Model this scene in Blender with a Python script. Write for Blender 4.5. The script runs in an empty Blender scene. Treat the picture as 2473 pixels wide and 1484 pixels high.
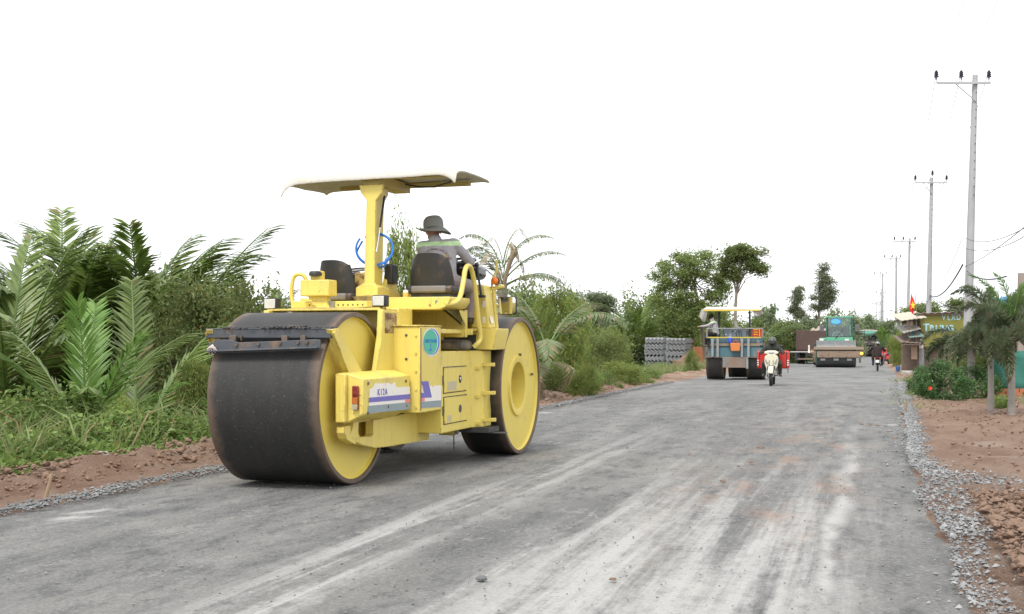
import bpy, bmesh, math, random
import numpy as np
from mathutils import Vector, Matrix, noise
from mathutils.bvhtree import BVHTree

random.seed(7)
SC = bpy.context.scene
COL = SC.collection
R = math.radians

# ------------------------------------------------------------------ camera
F, CX, YH, HC = 3000.0, 1236.5, 815.0, 1.4      # focal length etc. in units of a 2473 px wide picture
cam_d = bpy.data.cameras.new('camera')
cam = bpy.data.objects.new('camera', cam_d)
COL.objects.link(cam)
cam_d.sensor_width = 36.0
cam_d.lens = 36.0 * F / 2473.0
cam_d.shift_y = (YH - 742.0) / 2473.0
cam_d.clip_start = 0.1
cam_d.clip_end = 6000
cam.location = (0, 0, HC)
cam.rotation_euler = (R(90), 0, 0)
SC.camera = cam

# ------------------------------------------------------------------ overcast sky, soft sun, exposure
SUN_EL, SUN_AZ = R(58), R(205)
w = bpy.data.worlds.new('World')
SC.world = w
w.use_nodes = True
nt = w.node_tree
nt.nodes.clear()
sky = nt.nodes.new('ShaderNodeTexSky')
sky.sky_type = 'NISHITA'
sky.sun_disc = False
sky.sun_elevation = SUN_EL
sky.sun_rotation = SUN_AZ
sky.dust_density = 4.0
hs = nt.nodes.new('ShaderNodeHueSaturation')
hs.inputs['Saturation'].default_value = 0.12
mx = nt.nodes.new('ShaderNodeMix')
mx.data_type = 'RGBA'
mx.inputs[0].default_value = 0.75
mx.inputs[7].default_value = (9.6, 9.8, 10.0, 1)      # even cloud cover
bg = nt.nodes.new('ShaderNodeBackground')
bg.inputs['Strength'].default_value = 0.10
wo = nt.nodes.new('ShaderNodeOutputWorld')
nt.links.new(sky.outputs[0], hs.inputs['Color'])
nt.links.new(hs.outputs[0], mx.inputs[6])
nt.links.new(mx.outputs[2], bg.inputs['Color'])
nt.links.new(bg.outputs[0], wo.inputs['Surface'])

sd = bpy.data.lights.new('sun', 'SUN')
sd.energy = 1.4
sd.angle = R(14)
sd.color = (1.0, 0.96, 0.9)
so = bpy.data.objects.new('sun', sd)
COL.objects.link(so)
# light travels from the sun: behind the camera, a little to its left
so.rotation_euler = (R(90) - SUN_EL, 0, R(-25))
SC.view_settings.view_transform = 'Standard'
SC.view_settings.look = 'None'
SC.view_settings.gamma = 1
SC.view_settings.exposure = 0.92

# ------------------------------------------------------------------ helpers
_GY = [-50, 22, 30, 38, 47, 64, 134, 300, 3000]
_GZ = [0, 0, -.045, -.11, -.2, -.35, -.70, -1.3, -9]
def gz(y):
    return float(np.interp(y, _GY, _GZ))
def gp(px, py, dz=0.0):
    """picture point -> point on the ground"""
    Y = 30.0
    lo, hi = 1.0, 900.0
    k = (py - YH) / F
    for _ in range(60):
        Y = (lo + hi) / 2
        if k * Y < HC - gz(Y): lo = Y
        else: hi = Y
    return Vector(((px - CX) / F * Y, Y, gz(Y) + dz))
def at(px, py, Y):
    return Vector(((px - CX) / F * Y, Y, HC - (py - YH) / F * Y))

class MB:
    def __init__(s): s.v = []; s.f = []
    def add(s, vs, fs, M=None):
        o = len(s.v)
        if M is not None: vs = [M @ Vector(p) for p in vs]
        s.v.extend([tuple(p) for p in vs])
        s.f.extend([tuple(i + o for i in f) for f in fs])
        return s
    def box(s, c, d, rot=None):
        x, y, z = d[0]/2, d[1]/2, d[2]/2
        vs = [(-x,-y,-z),(x,-y,-z),(x,y,-z),(-x,y,-z),(-x,-y,z),(x,-y,z),(x,y,z),(-x,y,z)]
        M = Matrix.Translation(c)
        if rot is not None:
            from mathutils import Euler
            M = M @ Euler(rot).to_matrix().to_4x4()
        return s.add(vs, [(0,3,2,1),(4,5,6,7),(0,1,5,4),(1,2,6,5),(2,3,7,6),(3,0,4,7)], M)
    def b2(s, x0, x1, y0, y1, z0, z1):
        return s.box(((x0+x1)/2,(y0+y1)/2,(z0+z1)/2),(abs(x1-x0),abs(y1-y0),abs(z1-z0)))
    def prism(s, poly, ax, a, b):
        n = len(poly)
        def q(p, h):
            if ax == 'x': return (h, p[0], p[1])
            if ax == 'y': return (p[0], h, p[1])
            return (p[0], p[1], h)
        vs = [q(p, a) for p in poly] + [q(p, b) for p in poly]
        fs = [tuple(range(n)), tuple(range(2*n-1, n-1, -1))]
        fs += [(i, i+n, (i+1) % n + n, (i+1) % n) for i in range(n)]
        return s.add(vs, fs)
    def tube(s, pts, r, n=8, cap=True):
        pts = [Vector(p) for p in pts]
        m = len(pts)
        rs = r if isinstance(r, (list, tuple)) else [r]*m
        o = len(s.v); vs = []; fs = []
        t0 = (pts[1]-pts[0]).normalized()
        up = Vector((0,0,1)) if abs(t0.z) < .9 else Vector((1,0,0))
        a = t0.cross(up).normalized()
        for i, p in enumerate(pts):
            if i == 0: t = pts[1]-pts[0]
            elif i == m-1: t = pts[-1]-pts[-2]
            else: t = (pts[i+1]-pts[i]).normalized() + (pts[i]-pts[i-1]).normalized()
            if t.length < 1e-9: t = Vector((0,0,1))
            t.normalize()
            a = (a - t*a.dot(t))
            if a.length < 1e-6: a = t.orthogonal()
            a.normalize()
            b = t.cross(a)
            for k in range(n):
                an = 2*math.pi*k/n
                vs.append(p + (a*math.cos(an) + b*math.sin(an))*rs[i])
        for i in range(m-1):
            for k in range(n):
                fs.append((i*n+k, i*n+(k+1) % n, (i+1)*n+(k+1) % n, (i+1)*n+k))
        if cap:
            fs.append(tuple(range(n-1, -1, -1)))
            fs.append(tuple((m-1)*n+k for k in range(n)))
        return s.add(vs, fs)
    def lathe(s, prof, n=32, ax='z', c=(0,0,0), closed=False):
        """prof: list of (radius, height along axis)"""
        m = len(prof); vs = []; fs = []
        for r_, h in prof:
            for k in range(n):
                an = 2*math.pi*k/n
                p, q = r_*math.cos(an), r_*math.sin(an)
                if ax == 'z': vs.append((c[0]+p, c[1]+q, c[2]+h))
                elif ax == 'x': vs.append((c[0]+h, c[1]+p, c[2]+q))
                else: vs.append((c[0]+q, c[1]+h, c[2]+p))
        for i in range(m if closed else m-1):
            j = (i+1) % m
            for k in range(n):
                fs.append((i*n+k, i*n+(k+1) % n, j*n+(k+1) % n, j*n+k))
        return s.add(vs, fs)
    def ball(s, c, r, n=12, m=8, M3=None):
        if not isinstance(r, (tuple, list)): r = (r, r, r)
        vs = [(0,0,1)]; fs = []
        for i in range(1, m):
            for k in range(n):
                a, b = math.pi*i/m, 2*math.pi*k/n
                vs.append((math.sin(a)*math.cos(b), math.sin(a)*math.sin(b), math.cos(a)))
        vs.append((0,0,-1))
        for k in range(n):
            fs.append((0, 1+k, 1+(k+1) % n))
            fs.append((len(vs)-1, 1+(m-2)*n+(k+1) % n, 1+(m-2)*n+k))
        for i in range(m-2):
            for k in range(n):
                fs.append((1+i*n+k, 1+(i+1)*n+k, 1+(i+1)*n+(k+1) % n, 1+i*n+(k+1) % n))
        vs = [Vector((p[0]*r[0], p[1]*r[1], p[2]*r[2])) for p in vs]
        if M3 is not None: vs = [M3 @ p for p in vs]
        return s.add([p+Vector(c) for p in vs], fs)
    def mesh(s, name, fix=True, smooth=35):
        me = bpy.data.meshes.new(name)
        me.from_pydata(s.v, [], s.f)
        if fix:
            bm = bmesh.new(); bm.from_mesh(me)
            bmesh.ops.recalc_face_normals(bm, faces=bm.faces)
            bm.to_mesh(me); bm.free()
        if smooth:
            me.polygons.foreach_set('use_smooth', [True]*len(me.polygons))
            me.set_sharp_from_angle(angle=R(smooth))
        return me
    def build(s, name, mat, parent=None, bevel=0, smooth=35, fix=True, seg=2):
        me = s.mesh(name, fix, smooth)
        me.materials.append(mat)
        o = bpy.data.objects.new(name, me)
        COL.objects.link(o)
        if parent is not None: o.parent = parent
        if bevel:
            b = o.modifiers.new('bevel', 'BEVEL')
            b.width = bevel; b.segments = seg; b.limit_method = 'ANGLE'; b.angle_limit = R(40)
        return o

def mobj(name, me, parent=None, loc=None, rot=None, scale=None):
    o = bpy.data.objects.new(name, me)
    COL.objects.link(o)
    if parent is not None: o.parent = parent
    if loc is not None: o.location = loc
    if rot is not None: o.rotation_euler = rot
    if scale is not None: o.scale = scale if isinstance(scale, (tuple, list)) else (scale,)*3
    return o
def thing(name, label, cat, loc=(0,0,0), rz=0.0, group=None, scale=1.0):
    o = bpy.data.objects.new(name, None)
    COL.objects.link(o)
    o.empty_display_size = .2
    o.location = loc; o.rotation_euler = (0, 0, rz); o.scale = (scale,)*3
    o['label'] = label; o['category'] = cat
    if group: o['group'] = group
    return o
def tag(o, label, cat, group=None):
    o['label'] = label; o['category'] = cat
    if group: o['group'] = group
    return o
def kind(o, k):
    o['kind'] = k
    return o

# ------------------------------------------------------------------ materials
def N(nt, t, **kw):
    n = nt.nodes.new('ShaderNode' + t)
    for k, v in kw.items():
        if k.startswith('i_'):
            n.inputs[k[2:].replace('_', ' ')].default_value = v
        else: setattr(n, k, v)
    return n
def newmat(name):
    m = bpy.data.materials.new(name)
    m.use_nodes = True
    nt = m.node_tree
    return m, nt, nt.nodes['Principled BSDF']
def c4(c): return (c[0], c[1], c[2], 1)
def mixc(nt, fac, a, b):
    m = N(nt, 'Mix', data_type='RGBA')
    for sock, val in ((m.inputs[0], fac), (m.inputs[6], a), (m.inputs[7], b)):
        if hasattr(val, 'links'): nt.links.new(val, sock)
        elif isinstance(val, (int, float)): sock.default_value = val
        else: sock.default_value = c4(val)
    return m.outputs[2]
def math_(nt, op, a, b=None, c=None, clamp=False):
    m = N(nt, 'Math', operation=op, use_clamp=clamp)
    for i, val in enumerate((a, b, c)):
        if val is None: continue
        if hasattr(val, 'links'): nt.links.new(val, m.inputs[i])
        else: m.inputs[i].default_value = val
    return m.outputs[0]
def noise_(nt, vec, scale, detail=4, rough=.55, dist=0):
    n = N(nt, 'TexNoise')
    n.inputs['Scale'].default_value = scale
    n.inputs['Detail'].default_value = detail
    n.inputs['Roughness'].default_value = rough
    n.inputs['Distortion'].default_value = dist
    if vec is not None: nt.links.new(vec, n.inputs['Vector'])
    return n.outputs['Fac']
def ramp(nt, fac, a, b):
    r_ = N(nt, 'MapRange', interpolation_type='SMOOTHSTEP')
    r_.inputs['From Min'].default_value = a
    r_.inputs['From Max'].default_value = b
    nt.links.new(fac, r_.inputs['Value'])
    return r_.outputs['Result']
def mapping(nt, vec, scale=(1,1,1), rot=(0,0,0)):
    m = N(nt, 'Mapping')
    m.inputs['Scale'].default_value = scale
    m.inputs['Rotation'].default_value = rot
    nt.links.new(vec, m.inputs['Vector'])
    return m.outputs[0]
def bump(nt, b, h, strength, dist=.02):
    n = N(nt, 'Bump')
    n.inputs['Strength'].default_value = strength
    n.inputs['Distance'].default_value = dist
    nt.links.new(h, n.inputs['Height'])
    nt.links.new(n.outputs[0], b.inputs['Normal'])

def surf(name, col, rough=.5, metal=0, var=.25, vs=4, dirt=None, dt=(.56, .72), ds=3, bmp=0, bs=30, rust=None, rt=(.62, .7), rs=9, streak=False, spec=.5, edge=0):
    """worn surface: base colour with variation, soft dirt and small sharp rust or chips"""
    m, nt, b = newmat(name)
    tc = N(nt, 'TexCoord')
    v = tc.outputs['Object']
    n1 = noise_(nt, v, vs, 5)
    dark = tuple(x*(1-var) for x in col); lite = tuple(min(1, x*(1+var*.6)) for x in col)
    c = mixc(nt, n1, dark, lite)
    if dirt:
        vv = mapping(nt, v, (1, 1, .25)) if streak else v
        n2 = noise_(nt, vv, ds, 6, .65)
        c = mixc(nt, ramp(nt, n2, *dt), c, dirt)
    if rust:
        n3 = noise_(nt, v, rs, 8, .7)
        c = mixc(nt, ramp(nt, n3, *rt), c, rust)
    if edge:
        bv = N(nt, 'Bevel', samples=3); bv.inputs['Radius'].default_value = edge
        ge = N(nt, 'NewGeometry')
        dp = N(nt, 'VectorMath', operation='DOT_PRODUCT')
        nt.links.new(bv.outputs[0], dp.inputs[0]); nt.links.new(ge.outputs['Normal'], dp.inputs[1])
        em = ramp(nt, dp.outputs['Value'], .985, .90)
        ne = noise_(nt, v, 11, 6, .7)
        c = mixc(nt, math_(nt, 'MULTIPLY', em, ramp(nt, ne, .42, .60)), c, rust or (.2, .1, .05))
        sk = math_(nt, 'MULTIPLY', ramp(nt, noise_(nt, v, 42, 3, .6), .64, .70), ramp(nt, noise_(nt, v, 2.2, 4), .46, .60))
        c = mixc(nt, math_(nt, 'MULTIPLY', sk, .8), c, (.09, .065, .045))
        ng = noise_(nt, mapping(nt, v, (14, 14, .8)), 1.5, 6, .7)
        c = mixc(nt, math_(nt, 'MULTIPLY', ramp(nt, ng, .56, .74), .38), c, (.30, .21, .10))
    nt.links.new(c, b.inputs['Base Color'])
    rr = noise_(nt, v, vs*3, 4)
    ro = N(nt, 'MapRange')
    ro.inputs['To Min'].default_value = max(0, rough-.12); ro.inputs['To Max'].default_value = min(1, rough+.15)
    nt.links.new(rr, ro.inputs['Value'])
    nt.links.new(ro.outputs[0], b.inputs['Roughness'])
    b.inputs['Metallic'].default_value = metal
    b.inputs['Specular IOR Level'].default_value = spec
    if bmp:
        bump(nt, b, noise_(nt, v, bs, 6, .6), bmp, .01)
    return m
def flat(name, col, rough=.5, metal=0, alpha=None):
    m, nt, b = newmat(name)
    b.inputs['Base Color'].default_value = c4(col)
    b.inputs['Roughness'].default_value = rough
    b.inputs['Metallic'].default_value = metal
    return m
def leafmat(name, a, b_, trans=.35, rough=.45, dry=None, dryfac=.0, spec=.4):
    m, nt, b = newmat(name)
    g = N(nt, 'NewGeometry')
    oi = N(nt, 'ObjectInfo')
    tc = N(nt, 'TexCoord')
    c = mixc(nt, g.outputs['Random Per Island'], a, b_)
    n1 = noise_(nt, tc.outputs['Object'], 1.3, 2)
    c = mixc(nt, ramp(nt, n1, .35, .65), c, tuple(.5*(x+y)*.75 for x, y in zip(a, b_)))
    if dry:
        mul = math_(nt, 'MULTIPLY', g.outputs['Random Per Island'], 7.31)
        fr = math_(nt, 'FRACT', mul)
        c = mixc(nt, math_(nt, 'LESS_THAN', fr, dryfac), c, dry)
    hv = N(nt, 'HueSaturation')
    rv = N(nt, 'MapRange')
    rv.inputs['To Min'].default_value = .78; rv.inputs['To Max'].default_value = 1.2
    nt.links.new(oi.outputs['Random'], rv.inputs['Value'])
    nt.links.new(rv.outputs[0], hv.inputs['Value'])
    nt.links.new(c, hv.inputs['Color'])
    c = hv.outputs[0]
    nt.links.new(c, b.inputs['Base Color'])
    b.inputs['Roughness'].default_value = rough
    b.inputs['Specular IOR Level'].default_value = spec
    tr = N(nt, 'BsdfTranslucent')
    nt.links.new(c, tr.inputs['Color'])
    ms = N(nt, 'MixShader')
    ms.inputs[0].default_value = trans
    nt.links.new(b.outputs[0], ms.inputs[1]); nt.links.new(tr.outputs[0], ms.inputs[2])
    nt.links.new(ms.outputs[0], nt.nodes['Material Output'].inputs['Surface'])
    return m

M = {}
M['yellow'] = surf('yellow_paint', (.73, .585, .135), .42, var=.10, vs=2.2, dirt=(.52, .39, .15), dt=(.52, .80), ds=2.6, rust=(.21, .10, .045), rt=(.675, .71), rs=8, streak=True, edge=.018)
M['yellow_wheel'] = surf('yellow_wheel_paint', (.73, .575, .115), .42, var=.10, vs=1.6, dirt=(.45, .33, .10), dt=(.55, .9), ds=3.5, rust=(.24, .12, .05), rt=(.73, .76), rs=6)
M['black'] = surf('black_plastic', (.022, .022, .023), .5, var=.4, vs=6, dirt=(.09, .08, .07), dt=(.55, .9))
M['seat'] = surf('worn_black_vinyl', (.03, .029, .028), .5, var=.4, vs=6, dirt=(.15, .08, .05), dt=(.52, .66), ds=3.5, bmp=.15, bs=60)
M['darkmetal'] = surf('dark_greasy_steel', (.055, .058, .062), .55, .3, var=.5, vs=7, dirt=(.16, .12, .09), dt=(.5, .75), ds=6, bmp=.3, bs=40)
M['glass_lens'] = surf('lamp_glass', (.62, .60, .52), .15, var=.2, vs=12)
M['chrome'] = surf('chrome', (.6, .6, .6), .2, .9, var=.2)
M['grey_steel'] = surf('grey_steel', (.30, .31, .31), .5, .3, var=.3, vs=8, dirt=(.2, .15, .11), dt=(.55, .75))
M['whiteroof'] = surf('off_white_fibreglass', (.475, .455, .405), .5, var=.10, vs=3, dirt=(.40, .345, .23), dt=(.55, .85), ds=4, rust=(.30, .22, .12), rt=(.64, .72), rs=7, edge=.012)
M['roofunder'] = surf('canopy_underside', (.50, .40, .14), .6, var=.25, vs=4)
M['orange_lens'] = surf('orange_lens', (.85, .20, .01), .25, var=.1)
M['red_lens'] = surf('red_lens', (.20, .012, .008), .3, var=.2)
M['mirror'] = flat('mirror_glass', (.85, .85, .85), .04, 1.0)
M['hose'] = surf('blue_hose', (.03, .19, .72), .35, var=.12)
M['decal_white'] = surf('white_decal', (.80, .76, .70), .5, var=.08, vs=9, dirt=(.66, .50, .16), dt=(.6, .66), ds=7)
M['decal_blue'] = surf('violet_blue_decal', (.155, .135, .45), .5, var=.15, vs=12)
M['decal_grey'] = surf('grey_blue_decal', (.25, .31, .33), .5, var=.15, vs=12)
M['decal_pink'] = flat('pink_decal', (.80, .22, .22), .5)
M['decal_green'] = surf('green_decal', (.07, .44, .30), .5, var=.1)
M['decal_ring'] = flat('blue_decal', (.03, .17, .62), .5)
M['decal_brown'] = surf('faded_sticker', (.45, .34, .15), .6, var=.5, vs=22, dirt=(.14, .05, .03), dt=(.45, .6), ds=16)
M['paper'] = surf('paper_label', (.52, .45, .28), .7, var=.3, vs=25)
def tread_mat(name, half, base=(.021, .0205, .020)):
    m, nt, b = newmat(name)
    tc = N(nt, 'TexCoord')
    v = tc.outputs['Object']
    sx = N(nt, 'SeparateXYZ'); nt.links.new(v, sx.inputs[0])
    ax = math_(nt, 'ABSOLUTE', sx.outputs[0])
    st = mapping(nt, v, (2, .7, .7))
    n0 = noise_(nt, st, 5, 6, .6)
    c = mixc(nt, n0, tuple(x*.55 for x in base), tuple(x*1.7 for x in base))
    sp = noise_(nt, v, 90, 2)
    c = mixc(nt, ramp(nt, sp, .68, .76), c, (.22, .21, .2))
    nr = noise_(nt, v, 6, 5, .7)
    e = math_(nt, 'ADD', ax, math_(nt, 'MULTIPLY', math_(nt, 'SUBTRACT', nr, .5), .17))
    c = mixc(nt, math_(nt, 'MULTIPLY', ramp(nt, e, half-.13, half+.02), .7), c, (.17, .115, .078))
    nt.links.new(c, b.inputs['Base Color'])
    b.inputs['Roughness'].default_value = .56
    b.inputs['Specular IOR Level'].default_value = .4
    bump(nt, b, noise_(nt, v, 70, 4), .35, .008)
    return m
M['tread'] = tread_mat('tarry_drum_steel', .56)
M['tread2'] = tread_mat('tarry_wheel_steel', .275)
M['rim'] = surf('bare_rim_steel', (.17, .13, .10), .5, .4, var=.4, vs=9)

def smooth_path(pts, k=6):
    """Catmull-Rom through the points"""
    P = [Vector(p) for p in pts]
    P = [P[0]*2-P[1]] + P + [P[-1]*2-P[-2]]
    out = []
    for i in range(1, len(P)-2):
        for j in range(k):
            t = j/k
            a, b, c, d = P[i-1], P[i], P[i+1], P[i+2]
            out.append(.5*((2*b) + (c-a)*t + (2*a-5*b+4*c-d)*t*t + (3*b-a-3*c+d)*t**3))
    out.append(P[-2])
    return out
def text_mesh(body, size, extrude=.0, name='lettering', bold=0.0, space=1.0, align='LEFT'):
    cu = bpy.data.curves.new('txt', 'FONT')
    cu.body = body; cu.size = size; cu.extrude = extrude; cu.offset = bold; cu.space_character = space
    cu.align_x = align
    o = bpy.data.objects.new('txt', cu)
    COL.objects.link(o)
    dg = bpy.context.evaluated_depsgraph_get()
    me = bpy.data.meshes.new_from_object(o.evaluated_get(dg))
    me.name = name
    bpy.data.objects.remove(o); bpy.data.curves.remove(cu)
    return me
# ================================================================== SETTING
ROADANG = R(16.2)
LEDGE = [(-8.3, -5)] + [tuple(gp(*p)[:2]) for p in ((0, 1235), (540, 1128), (930, 1055), (1310, 985), (1700, 907))] + [(24, 108), (39, 160), (84, 320)]
REDGE = [(-.4, -5)] + [tuple(gp(*p)[:2]) for p in ((2360, 1484), (2275, 1270), (2215, 1130), (2185, 1000), (2165, 900))] + [(32, 108), (47, 160), (92, 320)]
def edge(E_, y):
    return float(np.interp(y, [p[1] for p in E_], [p[0] for p in E_]))
def fbm(x, y, s, o=4, z=0.0):
    return noise.fractal(Vector((x*s, y*s, z)), 1.0, 2.0, o)

def ysteps(y0, y1, d0, k):
    ys = [y0]
    while ys[-1] < y1:
        ys.append(ys[-1] + d0 + max(0, ys[-1])*k)
    return ys

# --- road material: rolled stone and tar, pale dust dragged along the lanes, traces of red earth
def road_mat():
    m, nt, b = newmat('dusty_rolled_asphalt')
    tc = N(nt, 'TexCoord')
    v0 = tc.outputs['Object']
    v = mapping(nt, v0, (1, 1, 1), (0, 0, ROADANG))          # x across the road, y along it
    sx = N(nt, 'SeparateXYZ'); nt.links.new(v, sx.inputs[0])
    t, s = sx.outputs[0], sx.outputs[1]
    vl = mapping(nt, v, (1, .12, 1))
    big = noise_(nt, vl, 1.1, 6, .62, .6)
    mid = noise_(nt, mapping(nt, v, (1, .35, 1)), 5, 6, .7)
    fine = noise_(nt, v0, 30, 7, .85)
    vor = N(nt, 'TexVoronoi'); vor.inputs['Scale'].default_value = 34; nt.links.new(v0, vor.inputs['Vector'])
    base = mixc(nt, ramp(nt, big, .30, .70), (.105, .105, .104), (.195, .191, .180))
    base = mixc(nt, math_(nt, 'MULTIPLY', ramp(nt, mid, .47, .68), .8), base, (.07, .071, .073))
    patch = noise_(nt, mapping(nt, v, (.9, .3, 1)), .9, 5, .6)
    base = mixc(nt, math_(nt, 'MULTIPLY', ramp(nt, patch, .5, .66), .55), base, (.20, .195, .178))
    base = mixc(nt, math_(nt, 'MULTIPLY', ramp(nt, fine, .48, .68), .75), base, (.29, .29, .29))
    base = mixc(nt, math_(nt, 'MULTIPLY', ramp(nt, fine, .44, .30), .75), base, (.02, .021, .023))
    coarse = noise_(nt, mapping(nt, v, (1, .45, 1)), 2.6, 10, .82)
    base = mixc(nt, math_(nt, 'MULTIPLY', ramp(nt, coarse, .53, .62), .6), base, (.06, .062, .066))
    base = mixc(nt, math_(nt, 'MULTIPLY', ramp(nt, coarse, .46, .38), .65), base, (.26, .254, .236))
    # dust bands along the lanes
    wob = math_(nt, 'MULTIPLY', math_(nt, 'SUBTRACT', noise_(nt, mapping(nt, v, (1, .25, 1)), .8, 3), .5), .7)
    tt = math_(nt, 'ADD', t, wob)
    def band(c, wdt, soft):
        d = math_(nt, 'ABSOLUTE', math_(nt, 'SUBTRACT', tt, c))
        return ramp(nt, d, wdt+soft, max(0, wdt-soft*.4))
    streak = noise_(nt, mapping(nt, v, (3.4, .13, 1)), 1.25, 8, .68)
    cover = noise_(nt, mapping(nt, v, (1, .3, 1)), 2.2, 6, .65)
    gran = noise_(nt, mapping(nt, v, (1, .6, 1)), 7, 9, .8)
    streak = math_(nt, 'ADD', streak, math_(nt, 'MULTIPLY', math_(nt, 'SUBTRACT', gran, .5), .45))
    fade1 = ramp(nt, s, 19, 7)
    near = ramp(nt, s, 11.5, 5.5)
    b1 = math_(nt, 'MULTIPLY', band(-1.15, .85, .55), fade1)
    b1 = math_(nt, 'MULTIPLY', b1, ramp(nt, math_(nt, 'ADD', streak, math_(nt, 'MULTIPLY', near, .13)), .42, .70))
    b2 = math_(nt, 'MULTIPLY', band(-3.15, .10, .45), ramp(nt, s, 22, 8))
    b2 = math_(nt, 'MULTIPLY', b2, ramp(nt, streak, .42, .62))
    b3 = math_(nt, 'MULTIPLY', band(-.28, .03, .12), ramp(nt, s, 26, 8))
    b3 = math_(nt, 'MULTIPLY', b3, ramp(nt, cover, .34, .55))
    b4 = math_(nt, 'MULTIPLY', band(-2.15, .03, .16), ramp(nt, s, 15, 8))
    b4 = math_(nt, 'MULTIPLY', b4, ramp(nt, streak, .44, .6))
    spots = ramp(nt, noise_(nt, mapping(nt, v, (1, .5, 1)), .75, 5, .6, .4), .66, .72)
    spots = math_(nt, 'MULTIPLY', spots, ramp(nt, s, 30, 20))
    dust = math_(nt, 'MAXIMUM', math_(nt, 'MAXIMUM', b1, b2), math_(nt, 'MAXIMUM', b3, b4))
    dust = math_(nt, 'MAXIMUM', dust, math_(nt, 'MULTIPLY', spots, .8))
    dust = math_(nt, 'MULTIPLY', dust, ramp(nt, fine, .30, .46))
    c = mixc(nt, math_(nt, 'MULTIPLY', dust, .85), base, (.42, .415, .40))
    # red earth tracked onto the lane
    er = noise_(nt, mapping(nt, v, (1, .35, 1)), 1.6, 6, .7)
    eb = math_(nt, 'MULTIPLY', band(-.9, .45, .8), math_(nt, 'MULTIPLY', ramp(nt, s, 6, 11), ramp(nt, s, 26, 16)))
    c = mixc(nt, math_(nt, 'MULTIPLY', math_(nt, 'MULTIPLY', eb, ramp(nt, er, .48, .70)), .6), c, (.29, .18, .125))
    er2 = noise_(nt, mapping(nt, v, (1.0, .5, 1)), 1.1, 6, .7, .3)
    c = mixc(nt, math_(nt, 'MULTIPLY', ramp(nt, er2, .68, .78), .4), c, (.27, .18, .13))
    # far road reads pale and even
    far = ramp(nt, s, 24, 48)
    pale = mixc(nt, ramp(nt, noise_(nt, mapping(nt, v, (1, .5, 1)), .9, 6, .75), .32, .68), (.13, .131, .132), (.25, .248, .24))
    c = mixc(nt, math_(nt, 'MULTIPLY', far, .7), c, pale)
    nt.links.new(c, b.inputs['Base Color'])
    b.inputs['Roughness'].default_value = .85
    b.inputs['Specular IOR Level'].default_value = .25
    hsum = math_(nt, 'ADD', math_(nt, 'MULTIPLY', fine, .7), math_(nt, 'MULTIPLY', vor.outputs['Distance'], .8))
    bump(nt, b, hsum, .8, .02)
    return m
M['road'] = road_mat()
def earth_mat(name, a, b_, c_, pebble=(.42, .38, .34)):
    m, nt, b = newmat(name)
    tc = N(nt, 'TexCoord')
    v = tc.outputs['Object']
    c = mixc(nt, ramp(nt, noise_(nt, v, 1.1, 6, .65), .35, .65), a, b_)
    c = mixc(nt, ramp(nt, noise_(nt, v, .45, 5, .6), .52, .68), c, c_)
    f = noise_(nt, v, 30, 6, .75)
    c = mixc(nt, math_(nt, 'MULTIPLY', ramp(nt, f, .56, .74), .55), c, pebble)
    c = mixc(nt, math_(nt, 'MULTIPLY', ramp(nt, f, .45, .3), .5), c, tuple(x*.35 for x in a))
    nt.links.new(c, b.inputs['Base Color'])
    b.inputs['Roughness'].default_value = .95
    b.inputs['Specular IOR Level'].default_value = .1
    h = math_(nt, 'ADD', f, math_(nt, 'MULTIPLY', noise_(nt, v, 7, 5, .6), 1.5))
    h = math_(nt, 'ADD', h, math_(nt, 'MULTIPLY', noise_(nt, v, 15, 8, .75), 1.2))
    bump(nt, b, h, 1.0, .05)
    return m
M['earth'] = earth_mat('red_brown_earth', (.29, .185, .135), (.39, .275, .21), (.43, .325, .26))
M['soil'] = earth_mat('dark_damp_soil', (.06, .055, .03), (.085, .085, .04), (.075, .07, .045), (.11, .10, .06))
M['gravel'] = leafmat('blue_grey_gravel', (.15, .153, .158), (.34, .345, .345), 0.0, .8)
M['clod'] = surf('red_earth_clod', (.215, .145, .108), .95, var=.3, vs=9, bmp=.6, bs=25, spec=.1)

# ground sheet far beyond everything
ys = ysteps(-30, 2600, 1.5, .12)
mb = MB(); nx = 30
for y in ys:
    for i in range(nx+1):
        t = (i/nx-.5)*2
        x = .29*y + math.copysign(abs(t)**2.2, t)*1500
        lat = x - edge(LEDGE, y)
        z = gz(y) - .28
        mb.v.append((x, y, z))
for j in range(len(ys)-1):
    for i in range(nx):
        a = j*(nx+1)+i
        mb.f.append((a, a+1, a+nx+2, a+nx+1))
kind(mb.build('ground', M['soil'], smooth=0), 'structure')

# road sheet
ys = ysteps(-5, 318, .22, .012)
nx = 26
mb = MB()
for y in ys:
    l, r_ = edge(LEDGE, y), edge(REDGE, y)
    for i in range(nx+1):
        t = i/nx
        x = l+(r_-l)*t
        if i in (0, nx) and y < 60: x += fbm(x, y, 1.3)*.12
        crown = .03*(1-(2*t-1)**2) - .03
        z = gz(y) + crown + fbm(x*1.5, y*.6, .8)*.008
        mb.v.append((x, y, z))
for j in range(len(ys)-1):
    for i in range(nx):
        a = j*(nx+1)+i
        mb.f.append((a, a+1, a+nx+2, a+nx+1))
kind(mb.build('road', M['road'], smooth=60), 'structure')

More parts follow.
